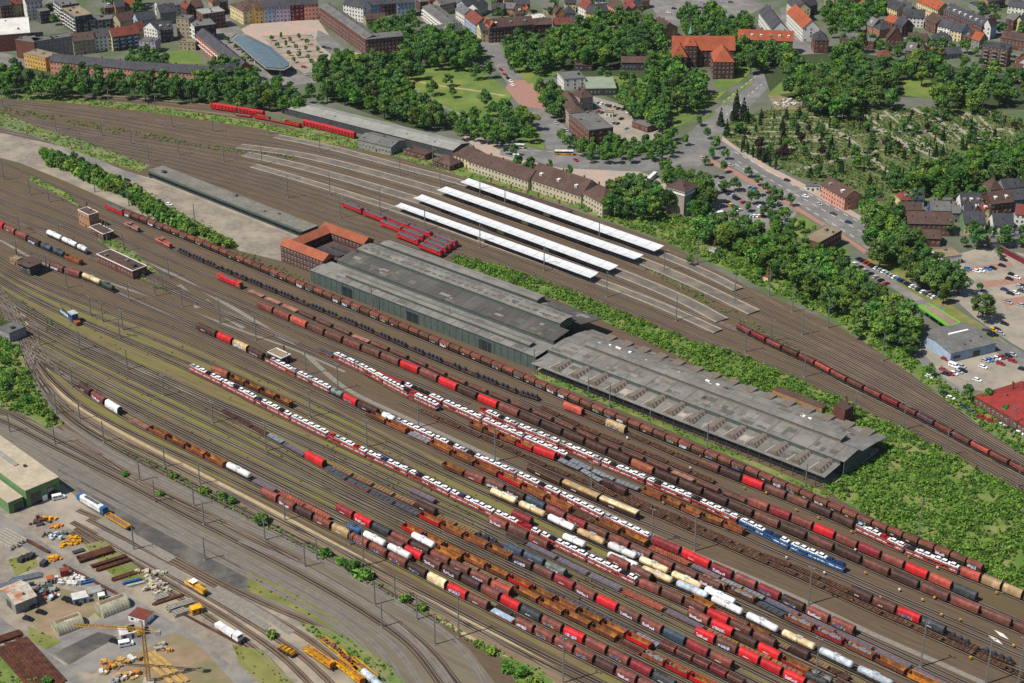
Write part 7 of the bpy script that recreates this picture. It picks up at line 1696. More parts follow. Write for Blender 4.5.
p, rz = headed(196, 586.5, 8, 5); put('tamp', lambda: mk_shunter('yellow', 13), p, rz, 'yellow track machine with white cab roof on the depot track', 'track machine')
p, rz = headed(275, 648 - 2.5, 8, 5.2); p, rz = headed(318, 655, 8, 5.4)
p, rz = headed(319, 657, 8, 5.4); put('wt1', lambda: mk_worktrain('yellow', 17), p, rz, 'yellow gantry track machine standing free below the scrub strip', 'track machine')
p, rz = headed(350, 672, 8, 6.4); put('wt1', None, p, rz, 'yellow gantry track machine at the lower edge', 'track machine')
p, rz = headed(333, 647, 8, 6.2, 1.4); put('yl', lambda: mk_yellowflat('yellow', 15, M_SCRAP), p, rz, 'yellow wagon with dark scrap at the scrub strip', 'works wagon')
p, rz = headed(348, 660, 8, 6.4, 1.4); put('yl2', lambda: mk_yellowflat('yellow', 11, P('rbrown')), p, rz, 'yellow wagon with brown load at the scrub strip', 'works wagon')
p, rz = headed(364, 669, 8, 6.6, 1.4); put('yf', None, p, rz, 'yellow low wagon beside the gantry machine at the lower edge', 'works wagon')
p, rz = headed(374, 683, 8, 7, 1.8); put(('wagon', 't', 'silver', 0), lambda: mk_tank('silver', 16.5), p, rz, 'pale tank wagon cut by the lower edge', 'tank wagon')
for i, (px, py) in enumerate([(281.5, 648.5), (285, 650.5), (288.5, 652.5), (292.5, 654.5)]):
    p, rz = headed(px, py, 8, 4.8, 1)
    def mk_():
        r_ = empty('bogie_set'); m = MB()
        for s in (-1, 1): m.cyl((-.0, s * 1.0, .9), (0, s * 1.15, .9), .9, 12)
        m.build('wheels', M_WHEEL, r_); MB().box((0, 0, .8), (1.5, 2.0, .9)).build('frame', P('yellow'), r_); MB().cyl((0, -1, 1.9), (0, 1, 1.9), .5, 10).build('drum', P('yellow'), r_); return r_
    put('bogs', mk_, p, rz, f'yellow wheeled drum carrier, {ordn(i + 1)} in the row of four beside the track', 'wheel set', 'four yellow drum carriers', .2)
def mk_whitetrain():
    r_ = empty('works_vehicle'); running(r_, 15, 4); MB().box((-2.2, 0, 1.24), (10, 2.5, 1.5)).build('body', P('white'), r_); MB().box((5.2, 0, 1.24), (3.2, 2.6, 2.6)).build('cab', P('white'), r_); MB().box((2.4, 0, 1.24), (2, 2, 1.1)).build('engine', P('dgrey'), r_)
    MB().box((6.82, 0, 2.7), (.05, 2.2, .8)).build('windscreen', M_GLASS, r_); return r_
p, rz = headed(229, 632, 8, 5.2); put('wtr', mk_whitetrain, p, rz, 'white works rail vehicle between pale concrete strips', 'works vehicle')
def mk_bluemachine():
    r_ = empty('ballast_machine'); MB().box((-4, 0, 1.0), (11, 2.2, 1.2)).build('conveyor', P('lblue'), r_); MB().box((-4, 0, 2.2), (10, 1.4, .5)).build('belt', P('dgrey'), r_); MB().box((4, 0, 1.0), (5, 3.4, 4.2)).build('cabin', P('blue'), r_); MB().box((4, 0, 5.2), (5.4, 3.8, .35)).build('cabin_roof', P('silver'), r_); MB().box((8, 0, .6), (4, 2.6, 1.6)).build('engine_deck', P('obrown'), r_)
    m = MB()
    for s in (-1, 1): m.box((4, s * 1.72, 3.4), (3.6, .05, 1.1))
    m.build('window', M_GLASS, r_)
    m = MB()
    for x in (-8, -3, 3, 8): m.cyl((x, -1, .5), (x, 1, .5), .5, 10)
    m.build('wheels', M_WHEEL, r_); return r_
p, rz = headed(70, 316, 8, 6.2); put('blm', mk_bluemachine, p, rz, 'blue and pale blue brake machine standing on bare ground in the yard fan', 'yard machine', z=.1)
# ---------------------------------------------------------------- masts
def mk_mast(h, arm, lamp):
    r_ = empty('overhead_mast' if not lamp else 'light_mast'); MB().box((0, 0, -.3), (1.1, 1.1, .6)).build('footing', M_PATH, r_)
    m = MB(); w0, w1 = (.36, .2) if not lamp else (.46, .2)
    for a, b in ((-1, -1), (1, -1), (1, 1), (-1, 1)): m.bar((a * w0 / 2, b * w0 / 2, 0), (a * w1 / 2, b * w1 / 2, h), .12)
    n = int(h / 1.2)
    for i in range(n):
        z0, z1 = h * i / n, h * (i + 1) / n; q0 = w0 + (w1 - w0) * i / n; q1 = w0 + (w1 - w0) * (i + 1) / n
        for s in (-1, 1): m.bar((s * q0 / 2 * (1 if i % 2 else -1), s * q0 / 2, z0), (s * q1 / 2 * (-1 if i % 2 else 1), s * q1 / 2, z1), .07); m.bar((s * q0 / 2, s * q0 / 2 * (1 if i % 2 else -1), z0), (s * q1 / 2, s * q1 / 2 * (-1 if i % 2 else 1), z1), .07)
    m.build('lattice', M_MAST, r_)
    if arm: m = MB().bar((0, 0, h - 2), (0, -arm, h - 2.2), .12).bar((0, 0, h - .3), (0, -arm, h - 2.2), .08); m.build('bracket', M_MAST, r_)
    if lamp: m = MB().bar((0, -1.1, h), (0, 1.1, h), .14); [m.box((0, s * 1.1, h + .05), (.7, .5, .25)) for s in (-1, 1)]; m.build('lamp_head', M_PATH, r_)
    return r_
MASTS = {'by the main line at upper left': (13, 2.5, 0, [(11, 117), (56, 131), (102, 136), (131, 144), (109, 105), (156, 111), (172, 127), (213, 132), (179, 155), (224, 162), (149, 162), (81, 148), (3, 107), (240, 122), (268, 134), (262, 165)]),
 'in the left throat of the yard': (12, 2.5, 0, [(30, 195), (49, 202), (124, 251), (107, 241), (163, 291), (169, 278), (182, 307), (17, 256), (47, 271), (67, 288), (129, 301), (155, 296), (20, 235), (60, 240)]),
 'on the gravel yard': (14, 0, 0, [(95, 192), (129, 206), (195, 226), (4, 180)]),
 'between the station tracks': (15, 3.0, 0, [(330, 195), (380, 212), (425, 230), (480, 248), (288, 198), (340, 218), (599, 243), (544, 271), (606.5, 297), (664, 271), (734.5, 301), (676, 321), (440, 187), (480, 196), (505, 210), (745, 352), (400, 176), (433, 168), (320, 152), (697, 263)]),
 'beside the tracks at right': (15, 2.8, 0, [(802, 335), (827.5, 328), (769, 296), (804, 377), (854, 420), (882, 361), (938, 393), (945.5, 457), (1010, 433), (1017.5, 487), (903, 430), (792, 312), (770, 342)]),
 'before the goods hall': (13, 0, 0, [(311, 281), (372, 311), (450, 331), (534, 373), (609.5, 408), (588, 402), (649.5, 434.5), (707, 449), (805, 490)]),
 'in the left yard fan': (11, 0, 1, [(91, 316), (120, 338), (72.5, 387), (127.5, 369.5), (164, 396), (213, 423), (80, 350), (40, 345), (103, 322), (123, 330)]),
 'in the middle of the yard': (14, 0, 1, [(220, 323), (306, 375), (338, 390), (266.5, 451), (310, 417), (367, 447), (418.5, 427), (256, 340)]),
 'tall, among the wagons': (17, 0, 1, [(495, 462), (591, 497), (694.5, 551), (651.5, 544.5), (808.5, 604.5), (918.5, 535)]),
 'very tall, near the lower edge': (20, 0, 1, [(920.5, 667), (985.5, 684), (815, 684), (458.5, 637), (563, 683), (363.5, 566), (1018, 684)]),
 'beside the grey gravel tracks': (11, 2.5, 0, [(57, 414), (80, 419.5), (104, 442), (165, 467), (200, 484.5), (140, 481), (155, 502), (305, 567), (375, 604.5), (417, 619.5), (317, 559.5), (435, 644.5), (382, 627), (194, 506), (204, 524), (134, 549.5), (55, 444), (10, 432), (205, 560), (265, 540), (285, 520), (350, 545), (395, 598)])}
for zone, (h, arm, lamp, pts) in MASTS.items():
    for i, (x, y) in enumerate(sorted(pts)):
        p = at(x, y); tag(place(('mast', h, arm, lamp), lambda: mk_mast(h, arm, lamp), (p.x, p.y, 0), R(52)), f'grey steel {"light" if lamp else "overhead line"} mast, {ordn(i + 1)} from left {zone}', 'mast', 'masts ' + zone)
for i, (x, y) in enumerate([(962, 462 - 55), (972, 560), (986, 636), (865, 700 - 110), (620, 190 + 180), (700, 575), (770, 545), (480, 372 + 5), (330, 395 - 8), (195, 300), (240, 440), (420, 405)][:0]): pass
# small yellow and white shunting signs between the tracks
def mk_sign(c):
    r_ = empty('shunting_sign'); MB().box((0, 0, 0), (.12, .12, .9)).build('post', M_MAST, r_); MB().box((0, 0, .9), (.7, .7, .55)).build('head', P(c), r_); return r_
sg_ = sorted([(744, 490), (766, 495), (818, 520), (851, 534), (908, 559), (937, 570), (996, 595), (812, 540), (796, 512), (880, 600), (899, 592), (922, 602), (934, 600), (941, 617), (990, 618), (1003, 594), (855, 552), (865, 575), (893, 610), (960, 622), (1013, 648), (970, 660), (824, 575), (842, 590), (851, 603), (786, 560), (688, 447), (627, 440), (690, 470), (700, 458), (638, 492), (663, 505)])
for i, (x, y) in enumerate(sg_): c = 'yellow' if i % 4 else 'white'; p = at(x, y); tag(place(('sign', c), lambda: mk_sign(c), (p.x, p.y, .1)), f'small {c} shunting sign, {ordn(i + 1)} from left between the right-hand tracks', 'sign', 'small signs between the tracks')
for i, (x, y) in enumerate([(1000, 635), (994, 640)]): p = at(x, y); o = flat('concrete_slab', [(x - 6, y - 5), (x + 3, y - 1), (x + 9, y + 5), (x, y + 1)], mat('slab_white', '#cfc9bf', rough=.9), .12)
# ---------------------------------------------------------------- parked cars, vans and buses
PK = {}
def q(x0, y0, k, pts): return [(x0 + x * k, y0 + y * k) for x, y in pts]
PK['in the long row on the street car park'] = (35, [(859 + (934 - 859) * i / 21, 258.5 + (297 - 258.5) * i / 21) for i in range(22)] + [(855 + 5.2 * i, 263.5 + 3.3 * i) for i in range(7)])
PK['on the shop car park'] = (-40, q(894, 220, .1273, [(580, 380), (650, 400), (685, 395), (735, 380), (775, 375), (848, 355), (925, 425), (965, 450), (905, 460), (868, 545), (915, 575), (955, 570), (985, 520), (1010, 515), (900, 645), (1000, 555), (860, 310), (705, 560), (590, 480), (1005, 668)]))
PK['on the supermarket car park'] = (-40, q(824, 300, .1953, [(825, 310), (845, 306), (865, 302), (885, 297), (905, 293), (922, 289), (943, 284), (966, 278), (905, 325), (965, 310), (610, 355), (625, 377), (645, 376), (665, 374), (690, 367), (712, 360), (705, 338), (815, 341), (785, 408), (830, 155), (848, 160), (866, 152), (885, 148), (850, 178), (870, 175), (905, 170), (925, 120), (945, 10), (620, 300), (540, 390), (1015, 352)]))
PK['along the road below the supermarket'] = (-34, q(824, 300, .1953, [(618, 475), (648, 500), (715, 545), (755, 570), (805, 597), (855, 617), (903, 637), (955, 659), (1000, 680)]))
PK['in the car park by the stone water tower'] = (40, q(660, 150, .1273, [(440, 205), (485, 215), (490, 265), (465, 268), (500, 312), (530, 325), (540, 342), (575, 352), (592, 372), (612, 382), (655, 408), (530, 405), (560, 430), (590, 447), (625, 470), (700, 290), (740, 300), (810, 352), (830, 452), (790, 440), (690, 517), (720, 519), (745, 516), (780, 516), (805, 516), (885, 402), (925, 407), (960, 460), (990, 466), (940, 432), (945, 550), (985, 552), (500, 575)]))
PK['driving on the avenue'] = (-34, [(805.5, 196), (819, 204), (833.5, 213.5), (848.5, 222), (866, 232), (787, 180), (730, 165), (702, 158), (738, 103), (722, 120)])
PK['on the car park behind the post building'] = (55, q(540, 70, .1273, [(450, 256), (485, 263), (515, 271), (545, 280), (580, 286), (615, 300), (655, 306), (695, 326), (717, 336), (742, 346), (790, 358), (830, 366), (455, 322), (485, 332), (640, 381), (575, 413), (607, 418), (675, 457)]))
PK['along the park street'] = (-60, [(501, 69.5), (505, 74.5), (508, 78), (510.6, 81), (512.5, 84.7), (560, 121), (566, 130), (570, 137), (576, 160), (556, 123)])
PK['by the bus station and park edge'] = (-30, q(300, 0, .1273, [(80, 282), (165, 276), (225, 378), (190, 370), (630, 520), (690, 512), (830, 462), (600, 482), (862, 492), (40, 582), (95, 572), (30, 525)]) + [(252.5, 66), (255, 67.5), (258.5, 70), (243, 59)])
PK['on the upper car park'] = (-20, q(660, 0, .1273, [(110, 65), (155, 92), (200, 130), (265, 77), (230, 92), (292, 86), (330, 16), (362, 32), (420, 42), (436, 72), (480, 11), (555, 16), (65, 96), (105, 116), (270, 136), (285, 116), (275, 182), (60, 26), (320, 60), (345, 80), (385, 90)]))
PK['in the works depot'] = (-20, q(0, 590, .1367, [(490, 65), (520, 82), (555, 94), (300, 160), (205, 207), (838, 372)]))
PK['on the gravel yard road'] = (-25, [(127, 180), (152, 178), (169, 204)])
PK['in the school yard'] = (-20, [(692, 75), (704, 71), (707, 78), (697, 74)])
pc = random.Random(21)
FORCE = {'in the works depot': 'black', }
for zone, (ang, pts) in PK.items():
    pts = sorted(pts); cs = [FORCE.get(zone) or pc.choices(['white', 'silver', 'black', 'blue', 'red', 'grey', 'yellow', 'lblue'], [.2, .22, .24, .12, .09, .1, .015, .03])[0] for _ in pts]; cnt = {}; tot = {c: cs.count(c) for c in cs}
    for (x, y), c in zip(pts, cs):
        p = at(x, y, .7); cnt[c] = n = cnt.get(c, 0) + 1
        tag(car(c, (p.x, p.y), R(ang) + pc.uniform(-.06, .06), .07, 'parked_car'), f'{CARC[c][0]} car{", " + ordn(n) + " such from left" if tot[c] > 1 else ""}, {zone}', 'car', 'cars ' + zone)
def mk_van():
    r_ = empty('delivery_van'); b = MB().prism([(-2.7, .4), (2.7, .4), (2.7, 1.1), (1.9, 1.35), (1.3, 2.3), (-2.7, 2.35)], -.98, .98, axis='y'); b.build('body', mat('car_white', CARC['white'][1], rough=.25, spec=.6), r_)
    MB().add([(1.94, -.85, 1.36), (1.94, .85, 1.36), (1.37, .8, 2.22), (1.37, -.8, 2.22)], [(0, 1, 2, 3)]).build('windscreen', M_GLASS, r_)
    m = MB()
    for s in (-1, 1): m.box((.6, s * .985, 1.4), (1.4, .03, .6)); m.box((-1.4, s * .985, 1.4), (1.8, .03, .6))
    m.build('side_window', M_GLASS, r_)
    for x in (-1.7, 1.7):
        for s in (-1, 1): MB().cyl((x, s * .75, .36), (x, s * .98, .36), .36, 8).build('wheel', mat('tyre', '#191919', rough=.9), r_)
    return r_
for x, y, a, lb in [(58.5, 497, 25, 'white van in front of the green depot gate'), (126, 643.5, 20, 'white van beside the white site cabins'), (954, 365.5, -45, 'white van on the supermarket car park'), (517, 156, 0, 'white van on the street before the station'), (656, 157, 10, 'white van at the avenue crossing')]:
    p = at(x, y, 1); put('van', mk_van, p, R(a), lb, 'van', z=.08)
def mk_bus(c2):
    r_ = empty('city_bus'); MB().box((0, 0, .4), (12, 2.5, 1.0)).build('skirt', P(c2), r_); MB().box((0, 0, 1.4), (12, 2.48, 1.1)).build('window_band', M_GLASS, r_); MB().prism([(-1.25, 2.5), (1.25, 2.5), (1.15, 3.0), (-1.15, 3.0)], -6, 6).build('roof', P('white'), r_)
    for x in (-3.6, 3.9):
        for s in (-1, 1): MB().cyl((x, s * 1.0, .48), (x, s * 1.27, .48), .48, 10).build('wheel', mat('tyre', '#191919', rough=.9), r_)
    return r_
for x, y, a, c2, lb in [(564, 152.5, -3, 'yellow', 'white and yellow bus on the street before the brick building'), (515, 146, -5, 'white', 'white bus at the left end of the station street'), (652, 177, 65, 'white', 'white bus standing on the station square'), (713.5, 214.5, 22, 'yellow', 'yellow and white bus beside the stone water tower')]:
    p = at(x, y, 1.5); put(('bus', c2), lambda: mk_bus(c2), p, R(a), lb, 'bus', z=.08)
# ---------------------------------------------------------------- works depot at lower left
def ctag(o, lb, cat): return tag(o, lb, cat, 'goods stored in the works depot')
M_SHEET = mat('corrugated_pale', '#b9b4a6', '#9b9484', scale=.6, rough=.7, hex3='#a0603f', scale3=.25); M_QUON = mat('quonset_skin', '#b3b09c', '#989580', scale=.5, rough=.7, hex3='#86826c', scale3=.2)
sd_ = house('grey shed with pale rust-streaked metal roof in the works depot', (15, 604.5), (36, 596), 4.6, 13, 'grey', 'white', 'gable', rh=1.8, cat='shed', floors=1, win=False, chim=0)
for c_ in sd_.children:
    if c_.name.startswith('roof'): c_.data.materials[0] = M_SHEET
MB().box((-.06, 6, 0), (.2, 4, 3.2)).build('gate', M_PANE, sd_)
def mk_quonset(a, b, r_, lb):
    A, B = at(*a), at(*b); d = B - A; root = empty('quonset_hut', (A.x, A.y, 0), math.atan2(d.y, d.x)); tag(root, lb, 'hut'); L = d.length; n = 14
    pr = [(math.cos(math.pi * i / n) * r_, math.sin(math.pi * i / n) * r_ * 1.02) for i in range(n + 1)][::-1]; m = MB()
    m.v = [(x, y, z) for x in (0, L) for y, z in pr]; m.f = [(i, i + 1, n + 2 + i, n + 1 + i) for i in range(n)] + [tuple(range(n + 1)), tuple(range(2 * n + 1, n, -1))]; m.m = [0] * len(m.f); m.build('shell', M_QUON, root)
    m = MB()
    for i in range(9): x = L * (i + .5) / 9; m.prism([(y * 1.02, z * 1.02) for y, z in pr[::-1]], x - .12, x + .12)
    m.build('rib', M_QUON, root)
    k = MB().box((L * .5, 0, r_ * .99), (L * .85, 1.6, .22)); k.build('ridge_sheet', mat('rust_sheet', '#7b6455', '#64503f', scale=.8), root); MB().box((-.06, 0, 0), (.12, 2.6, 2.7)).build('door', M_QUON, root)
mk_quonset((99, 613.5), (126, 603), 4.2, 'larger round-roofed metal hut beside the depot road'); mk_quonset((55, 631.5), (81, 622), 4.0, 'round-roofed metal hut near the crane jib')
def mk_cabin(c, roof='white', L=6.2, W=2.6):
    r_ = empty('site_cabin'); MB().box((0, 0, .1), (L, W, 2.55)).build('body', P(c), r_); MB().box((0, 0, 2.66), (L + .12, W + .12, .14)).build('roof', RM(roof) if roof in ROOFC else P(roof), r_)
    m = MB().box((-L * .25, -W / 2 - .02, 1.2), (1.3, .06, .9)); m.build('window', M_PANE, r_); MB().box((L * .25, -W / 2 - .02, .15), (.9, .06, 2)).build('door', M_DOOR if c != 'yellow' else P('dgrey'), r_); return r_
for x, y, a, c, rf, L, W, lb in [(80.5, 601, 22, 'lblue', 'white', 6, 4.6, 'pale blue cabin, leftmost of the cabin block by the depot road'), (94.5, 595.3, 22, 'white', 'lgrey', 5.6, 4.6, 'white cabin at the road end of the cabin block'), (102, 600, 22, 'white', 'white', 2.6, 2.6, 'small white cabin before the larger metal hut'), (141.5, 619.5, -25, 'white', 'red', 7.5, 6, 'white cabin with rusty red roof at the road'), (128, 636, 22, 'white', 'white', 6, 5, 'white cabin under the crane jib'), (136, 633, 22, 'white', 'lgrey', 6, 5, 'white cabin behind the crane mast'), (196.5, 612.5, 30, 'yellow', 'yellow', 4.2, 3.2, 'yellow cabin at the depot track'), (65, 575, 20, 'red', 'red', 3.5, 2.6, 'small red box beside the white sacks'), (51, 583, 20, 'white', 'orange', 3.0, 2.6, 'white box with orange cover among stored goods')]:
    p = at(x, y); r_ = mk_cabin(c, rf, L, W); r_.location = (p.x, p.y, .04); r_.rotation_euler = (0, 0, R(a)); tag(r_, lb, 'site cabin')
def beams(name, x, y, a, L, W, n, lay, m, lb, cat='stack', bw=.35):
    p = at(x, y); mb = MB(); r = random.Random(int(x * 7 + y))
    for k in range(lay):
        for i in range(n): mb.box((r.uniform(-.3, .3), -W / 2 + W * (i + .5) / n, .06 + k * bw * 1.02), (L * r.uniform(.86, 1), min(bw, W / n * .92), bw))
    o = mb.build(name, m); o.location = (p.x, p.y, .04); o.rotation_euler = (0, 0, R(a)); return ctag(o, lb, cat)
def lumps(name, x, y, R_, n, mats, lb, cat, smin=.5, smax=1.5):
    p = at(x, y); r = random.Random(int(x * 5 + y * 3)); mb = MB()
    for i in range(n): a = r.uniform(0, 6.28); d = R_ * r.random() ** .5; s = r.uniform(smin, smax); mb.box((math.cos(a) * d * 1.4, math.sin(a) * d, r.choice([0, 0, .5])), (s * r.uniform(.8, 1.8), s, s * r.uniform(.4, .9)), r.randrange(len(mats)), rz=r.uniform(0, 3))
    o = mb.build(name, mats); o.location = (p.x, p.y, .04); return ctag(o, lb, cat)
M_RB = mat('rust_beam', '#553024', '#3c241c', scale=.8, rough=.9, hex3='#653d2b', scale3=.3); M_DIRTP = mat('old_plank', '#8d7555', '#75603f', scale=.8, rough=.9); M_TIM = mat('timber_yellow', '#b8975a', '#977841', scale=.6, rough=.85); M_SLABS = mat('concrete_stack', '#a39d92', '#888276', scale=.6, rough=.9); M_SACK = mat('white_sack', '#d2d0cc', '#a9a69f', scale=1, rough=.8); M_TARP = mat('blue_tarp', '#4279b5', '#335f92', scale=.8, rough=.6)
UR, DR = 32, -38          # headings: up to the right, down to the right
beams('beam_stack', 96, 556, UR, 15, 4.5, 9, 4, M_RB, 'dense dark rusty beam stack nearest the depot gate')
beams('beam_stack', 109, 562.5, UR, 15, 2.0, 4, 3, M_RB, 'rusty beam stack, upper of two with grass between'); beams('beam_stack', 114, 566, UR, 15, 2.0, 4, 3, M_RB, 'rusty beam stack, lower of two with grass between')
beams('beam_stack', 128.5, 575.5, UR, 14, 2.4, 5, 2, M_RB, 'lighter rusty beam stack beside the blue tarp'); beams('beam_stack', 168, 600.5, UR, 13, 1.6, 4, 2, M_RB, 'reddish rail stack near the pallets')
beams('rail_stack', 38, 547, DR, 15, 1.4, 4, 2, M_RB, 'rusty rails lying along the depot road by the slabs'); beams('rail_stack', 92, 581, DR, 38, 1.0, 3, 2, M_RB, 'long rusty rails along the depot road by the cabins', bw=.3)
beams('rail_stack', 205, 626, DR, 45, 1.2, 3, 1, M_RB, 'long rusty rails beside the concrete strips', bw=.3)
beams('slab_stack', 9, 541, DR, 14, 9, 6, 3, M_SLABS, 'pale concrete slab stack at the left edge', bw=.55); beams('slab_stack', 6, 587, 22, 14, 4, 6, 3, M_GREYLOAD, 'grey beam stack at the left edge'); beams('slab_stack', 26, 579, 22, 13, 3.6, 5, 3, M_GREYLOAD, 'blue-grey beam stack beside the left-edge one')
for i, (x, y) in enumerate([(22, 561), (27, 559), (31, 558), (44, 565)]): beams('form_panels', x, y, 70, 3.5, 2.2, 5, 5, WM('dark'), f'dark upright panels, {ordn(i + 1)} from left by the yellow trailer', 'panel stack')
lumps('scrap_heap', 41, 522, 3.4, 16, [WM('dark'), M_RB], 'dark heap of track parts in front of the depot', 'scrap heap'); lumps('yellow_parts', 50.6, 519.5, 1.8, 10, [P('yellow')], 'yellow parts nearest the depot hall', 'machine parts'); lumps('yellow_parts', 56, 527, 1.8, 8, [P('yellow'), P('orange')], 'two small yellow parts heaps', 'machine parts')
lumps('yellow_parts', 66, 545, 2.2, 14, [P('yellow')], 'yellow parts pile left of the larger one', 'machine parts'); lumps('yellow_parts', 74.5, 541.5, 2.6, 20, [P('yellow')], 'largest bright yellow parts pile', 'machine parts'); lumps('grey_parts', 58, 537, 2.8, 16, [P('lblue'), P('grey'), M_SACK], 'pale blue and grey parts pile', 'machine parts'); lumps('wheel_heap', 46.5, 536.5, 1.6, 8, [WM('dark')], 'small black heap by the depot road', 'scrap heap')
beams('pipe_stack', 79, 552, UR, 5, 2.2, 5, 2, WM('dark'), 'short dark pipe stack beside the yellow pile'); lumps('trailer_load', 55, 560, 1.7, 8, [P('yellow'), P('orange')], 'yellow trailer load at the depot road', 'trailer', 1, 1.8)
lumps('sack_pile', 71, 580, 4.2, 38, [M_SACK], 'heap of white sacks beside the red box', 'sack heap', .8, 1.3); lumps('scrap_heap', 44, 588, 4.2, 26, [WM('dark'), M_GREYLOAD, WM('grey')], 'dark scrap beside the striped shed', 'scrap heap', .7, 1.6); lumps('scrap_heap', 28, 606, 3.0, 20, [WM('dark')], 'black stored parts at the shed wall', 'scrap heap', .7, 1.5); lumps('scrap_heap', 52, 597, 2.6, 14, [M_SACK, P('dred'), P('lblue')], 'mixed pale parts before the striped shed', 'scrap heap')
beams('tarp_stack', 87, 583, 25, 6, 2.8, 2, 3, M_TARP, 'blue tarpaulin stack behind the cabins'); beams('tarp_stack', 132.5, 582.5, 25, 8, 1.5, 2, 3, M_TARP, 'long blue tarpaulin roll'); beams('tarp_stack', 136.5, 584.8, 25, 7, 1.2, 2, 2, M_SACK, 'white roll beside the blue tarpaulin')
for i, (x, y) in enumerate([(142, 573), (148, 578), (155, 583), (160, 574), (166, 590), (156, 593), (150, 589), (163, 584)]): lumps('paving_pallet', x, y, 1.8, 9, [M_SLABS, mat('stone_tan', '#b3a58c', rough=.9)], f'pale stone pallets, {ordn(i + 1)} from left above the depot road', 'pallet')
for i, (x, y) in enumerate([(174, 609), (180.5, 614), (187, 605), (162, 599)]): beams('paving_pallet', x, y, UR, 5.5, 3.4, 4, 3, M_SLABS, f'white stacked slabs, {ordn(i + 1)} from left near the yellow cabin', 'pallet', bw=.5)
for i, (a, b) in enumerate([((148, 654), (182, 684)), ((143, 658), (172, 684)), ((153, 652), (188, 682))]):
    A, B = at(*a), at(*b); d = B - A; o = MB()
    for j in range(3): o.box((0, (j - 1) * .5, .05), (d.length, .42, .5))
    o = o.build('timber_beam', M_TIM); o.location = ((A.x + B.x) / 2, (A.y + B.y) / 2, .05); o.rotation_euler = (0, 0, math.atan2(d.y, d.x)); ctag(o, f'long yellow formwork beams on the building site, {ordn(i + 1)} of three', 'beam stack')
for i, (x, y, mm) in enumerate([(112, 668, 0), (118, 664, 1), (126, 662, 0), (133, 660, 1), (122, 676, 0), (130, 678, 1), (138, 672, 0), (102, 672, 1), (107, 663, 0), (160, 648, 2), (165, 651, 0), (116, 680, 2)]): lumps('formwork', x, y, 1.9, 9, [[M_TIM, M_TIM, P('orange')], [M_TIM, M_DIRTP, M_SACK], [M_SLABS, M_GREYLOAD]][mm], f'orange and timber formwork heap, {ordn(i + 1)} around the crane foot', 'formwork', .6, 1.6)
# field of stored rails at the lower left corner
for i in range(9):
    A, B = at(9, 642), at(52, 690); d = B - A; C0 = (A + B) / 2; mb = MB()
    for j in range(3): mb.box((0, (j - 1) * .44, .05 + .1 * (i % 3)), (d.length * (.93 + .03 * (i * 7 % 3)), .3, .5))
    o = mb.build('rail_stack', M_RB); pn_ = Vector((-d.y, d.x)).normalized() * (4 - i) * 1.45; o.location = ((C0.x) + pn_.x, C0.y + pn_.y, .05); o.rotation_euler = (0, 0, math.atan2(d.y, d.x)); ctag(o, f'brown stored rails, {ordn(i + 1)} bundle of the corner field', 'rail stack')
beams('rail_stack', 6, 639, UR, 12, 4, 8, 3, M_RB, 'crosswise brown rail bundle at the left edge')
for i, (x, y) in enumerate([(778, 104), (786, 101), (793, 105), (800, 101), (806, 105), (784, 106)]): lumps('stone_block', x, y, 3.2, 14, [M_SLABS, M_SACK], f'pale stone blocks, {ordn(i + 1)} heap of the stonemason yard', 'stone blocks', .6, 1.6)
for i, q_ in enumerate([[(84, 545), (104, 540), (136, 566), (150, 580), (132, 588), (108, 572)], [(8, 560), (34, 552), (38, 566), (16, 576)], [(28, 626), (50, 636), (62, 642), (46, 650), (30, 640)], [(94, 612), (122, 602), (126, 606), (100, 618)], [(232, 645), (262, 650), (300, 690), (270, 690), (240, 664)], [(245, 570), (290, 590), (330, 612), (352, 634), (318, 622), (282, 603), (250, 592)]]): scrub('weeds', q_, .5 if i < 5 else .2, 'low weeds between the stored goods of the depot', M_WD, (.2, .7), 8, .26)
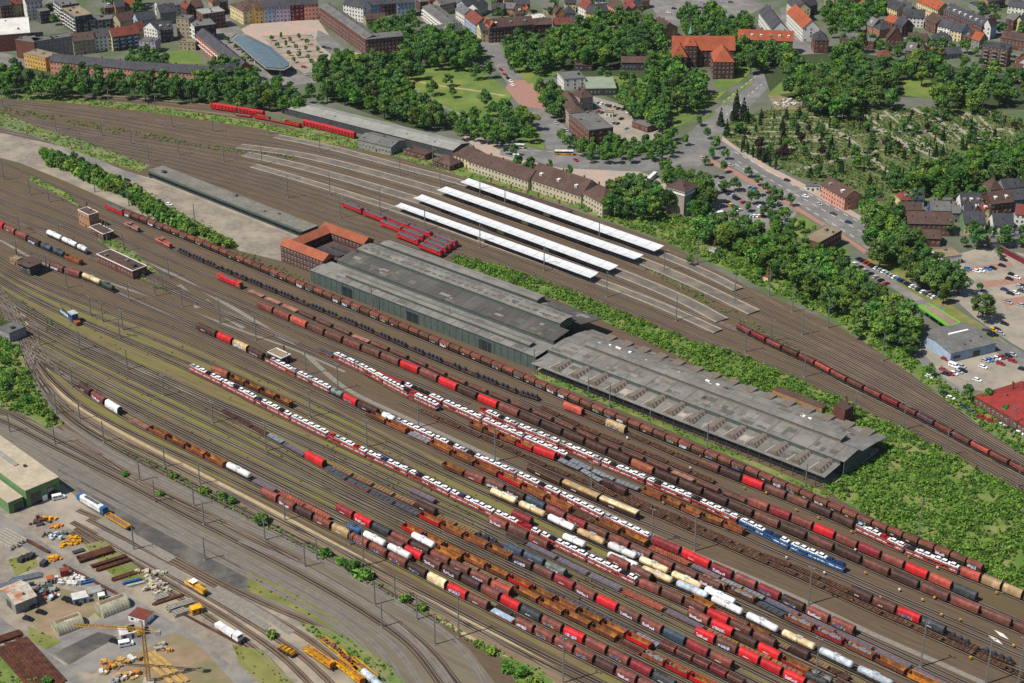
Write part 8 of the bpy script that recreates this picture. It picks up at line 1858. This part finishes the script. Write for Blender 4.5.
# tower crane
cb = at(149, 682); cr_ = empty('tower_crane', (cb.x, cb.y, 0)); tag(cr_, 'yellow tower crane with jib reaching left over the depot', 'tower crane'); hC = 23.0
m = MB(); [m.bar((a * .6, b * .6, 0), (a * .5, b * .5, hC), .2) for a in (-1, 1) for b in (-1, 1)]
for i in range(16):
    z0, z1 = hC * i / 16, hC * (i + 1) / 16; s = 1 if i % 2 else -1
    for b in (-1, 1): m.bar((-.58 * s, b * .58, z0), (.58 * s, b * .58, z1), .12); m.bar((b * .58, -.58 * s, z0), (b * .58, .58 * s, z1), .12)
m.build('mast', P('crane'), cr_)
jt = at(73, 625, hC); jd = Vector((jt.x - cb.x, jt.y - cb.y, 0)); jn = jd.normalized(); pn = Vector((-jn.y, jn.x, 0)) * .6; zt = Vector((0, 0, hC)); m = MB()
for s in (-1, 1): m.bar(zt + pn * s - jn * 6, zt + pn * s + jd, .2)
m.bar(zt + Vector((0, 0, 1.1)), zt + jd + Vector((0, 0, .3)), .2)
nJ = 22
for i in range(nJ):
    a = jd * (i / nJ); b = jd * ((i + .5) / nJ)
    for s in (-1, 1): m.bar(zt + a + pn * s, zt + b + Vector((0, 0, 1.0)), .12); m.bar(zt + b + Vector((0, 0, 1.0)), zt + jd * ((i + 1) / nJ) + pn * s, .12)
m.build('jib', P('crane'), cr_)
MB().bar(zt, zt + Vector((0, 0, 4)), .4).bar(zt + Vector((0, 0, 4)), zt + jd * .6 + Vector((0, 0, 1)), .08).bar(zt + Vector((0, 0, 4)), zt - jn * 6, .08).build('tower_head', P('orange'), cr_)
MB().box(tuple(zt - jn * 5.5 - Vector((0, 0, 1.6))), (1.8, 1.6, 1.8)).build('counterweight', M_SLABS, cr_); MB().box(tuple(zt + jn * 1.5 - Vector((0, 0, 1.9))), (1.2, 1.2, 1.7)).build('cab', P('yellow'), cr_); MB().box((0, 0, -.2), (4, 4, .9)).build('base', M_SLABS, cr_)
print('DUP LABELS', sum(1 for v in LABELS.values() if len(v) > 1), [k for k, v in LABELS.items() if len(v) > 1][:12]); print('LONG', [k for k in LABELS if len(k.split()) > 16][:20])
# ---------------------------------------------------------------- air
hm = bpy.data.materials.new('haze_air'); hm.use_nodes = True; hn = hm.node_tree.nodes; hn.clear()
ho = hn.new('ShaderNodeOutputMaterial'); hv = hn.new('ShaderNodeVolumePrincipled'); hv.inputs['Color'].default_value = (.80, .88, 1.0, 1); hv.inputs['Density'].default_value = 0.000016; hv.inputs['Anisotropy'].default_value = 0.2
hm.node_tree.links.new(hv.outputs[0], ho.inputs['Volume'])
hz = MB().box((0, 2500, -2.0), (12400, 12400, 396.0)).build('haze', hm); tag(hz, 'thin bluish summer haze over the far town', 'haze', kind='stuff')
sc.cycles.volume_bounces = 0
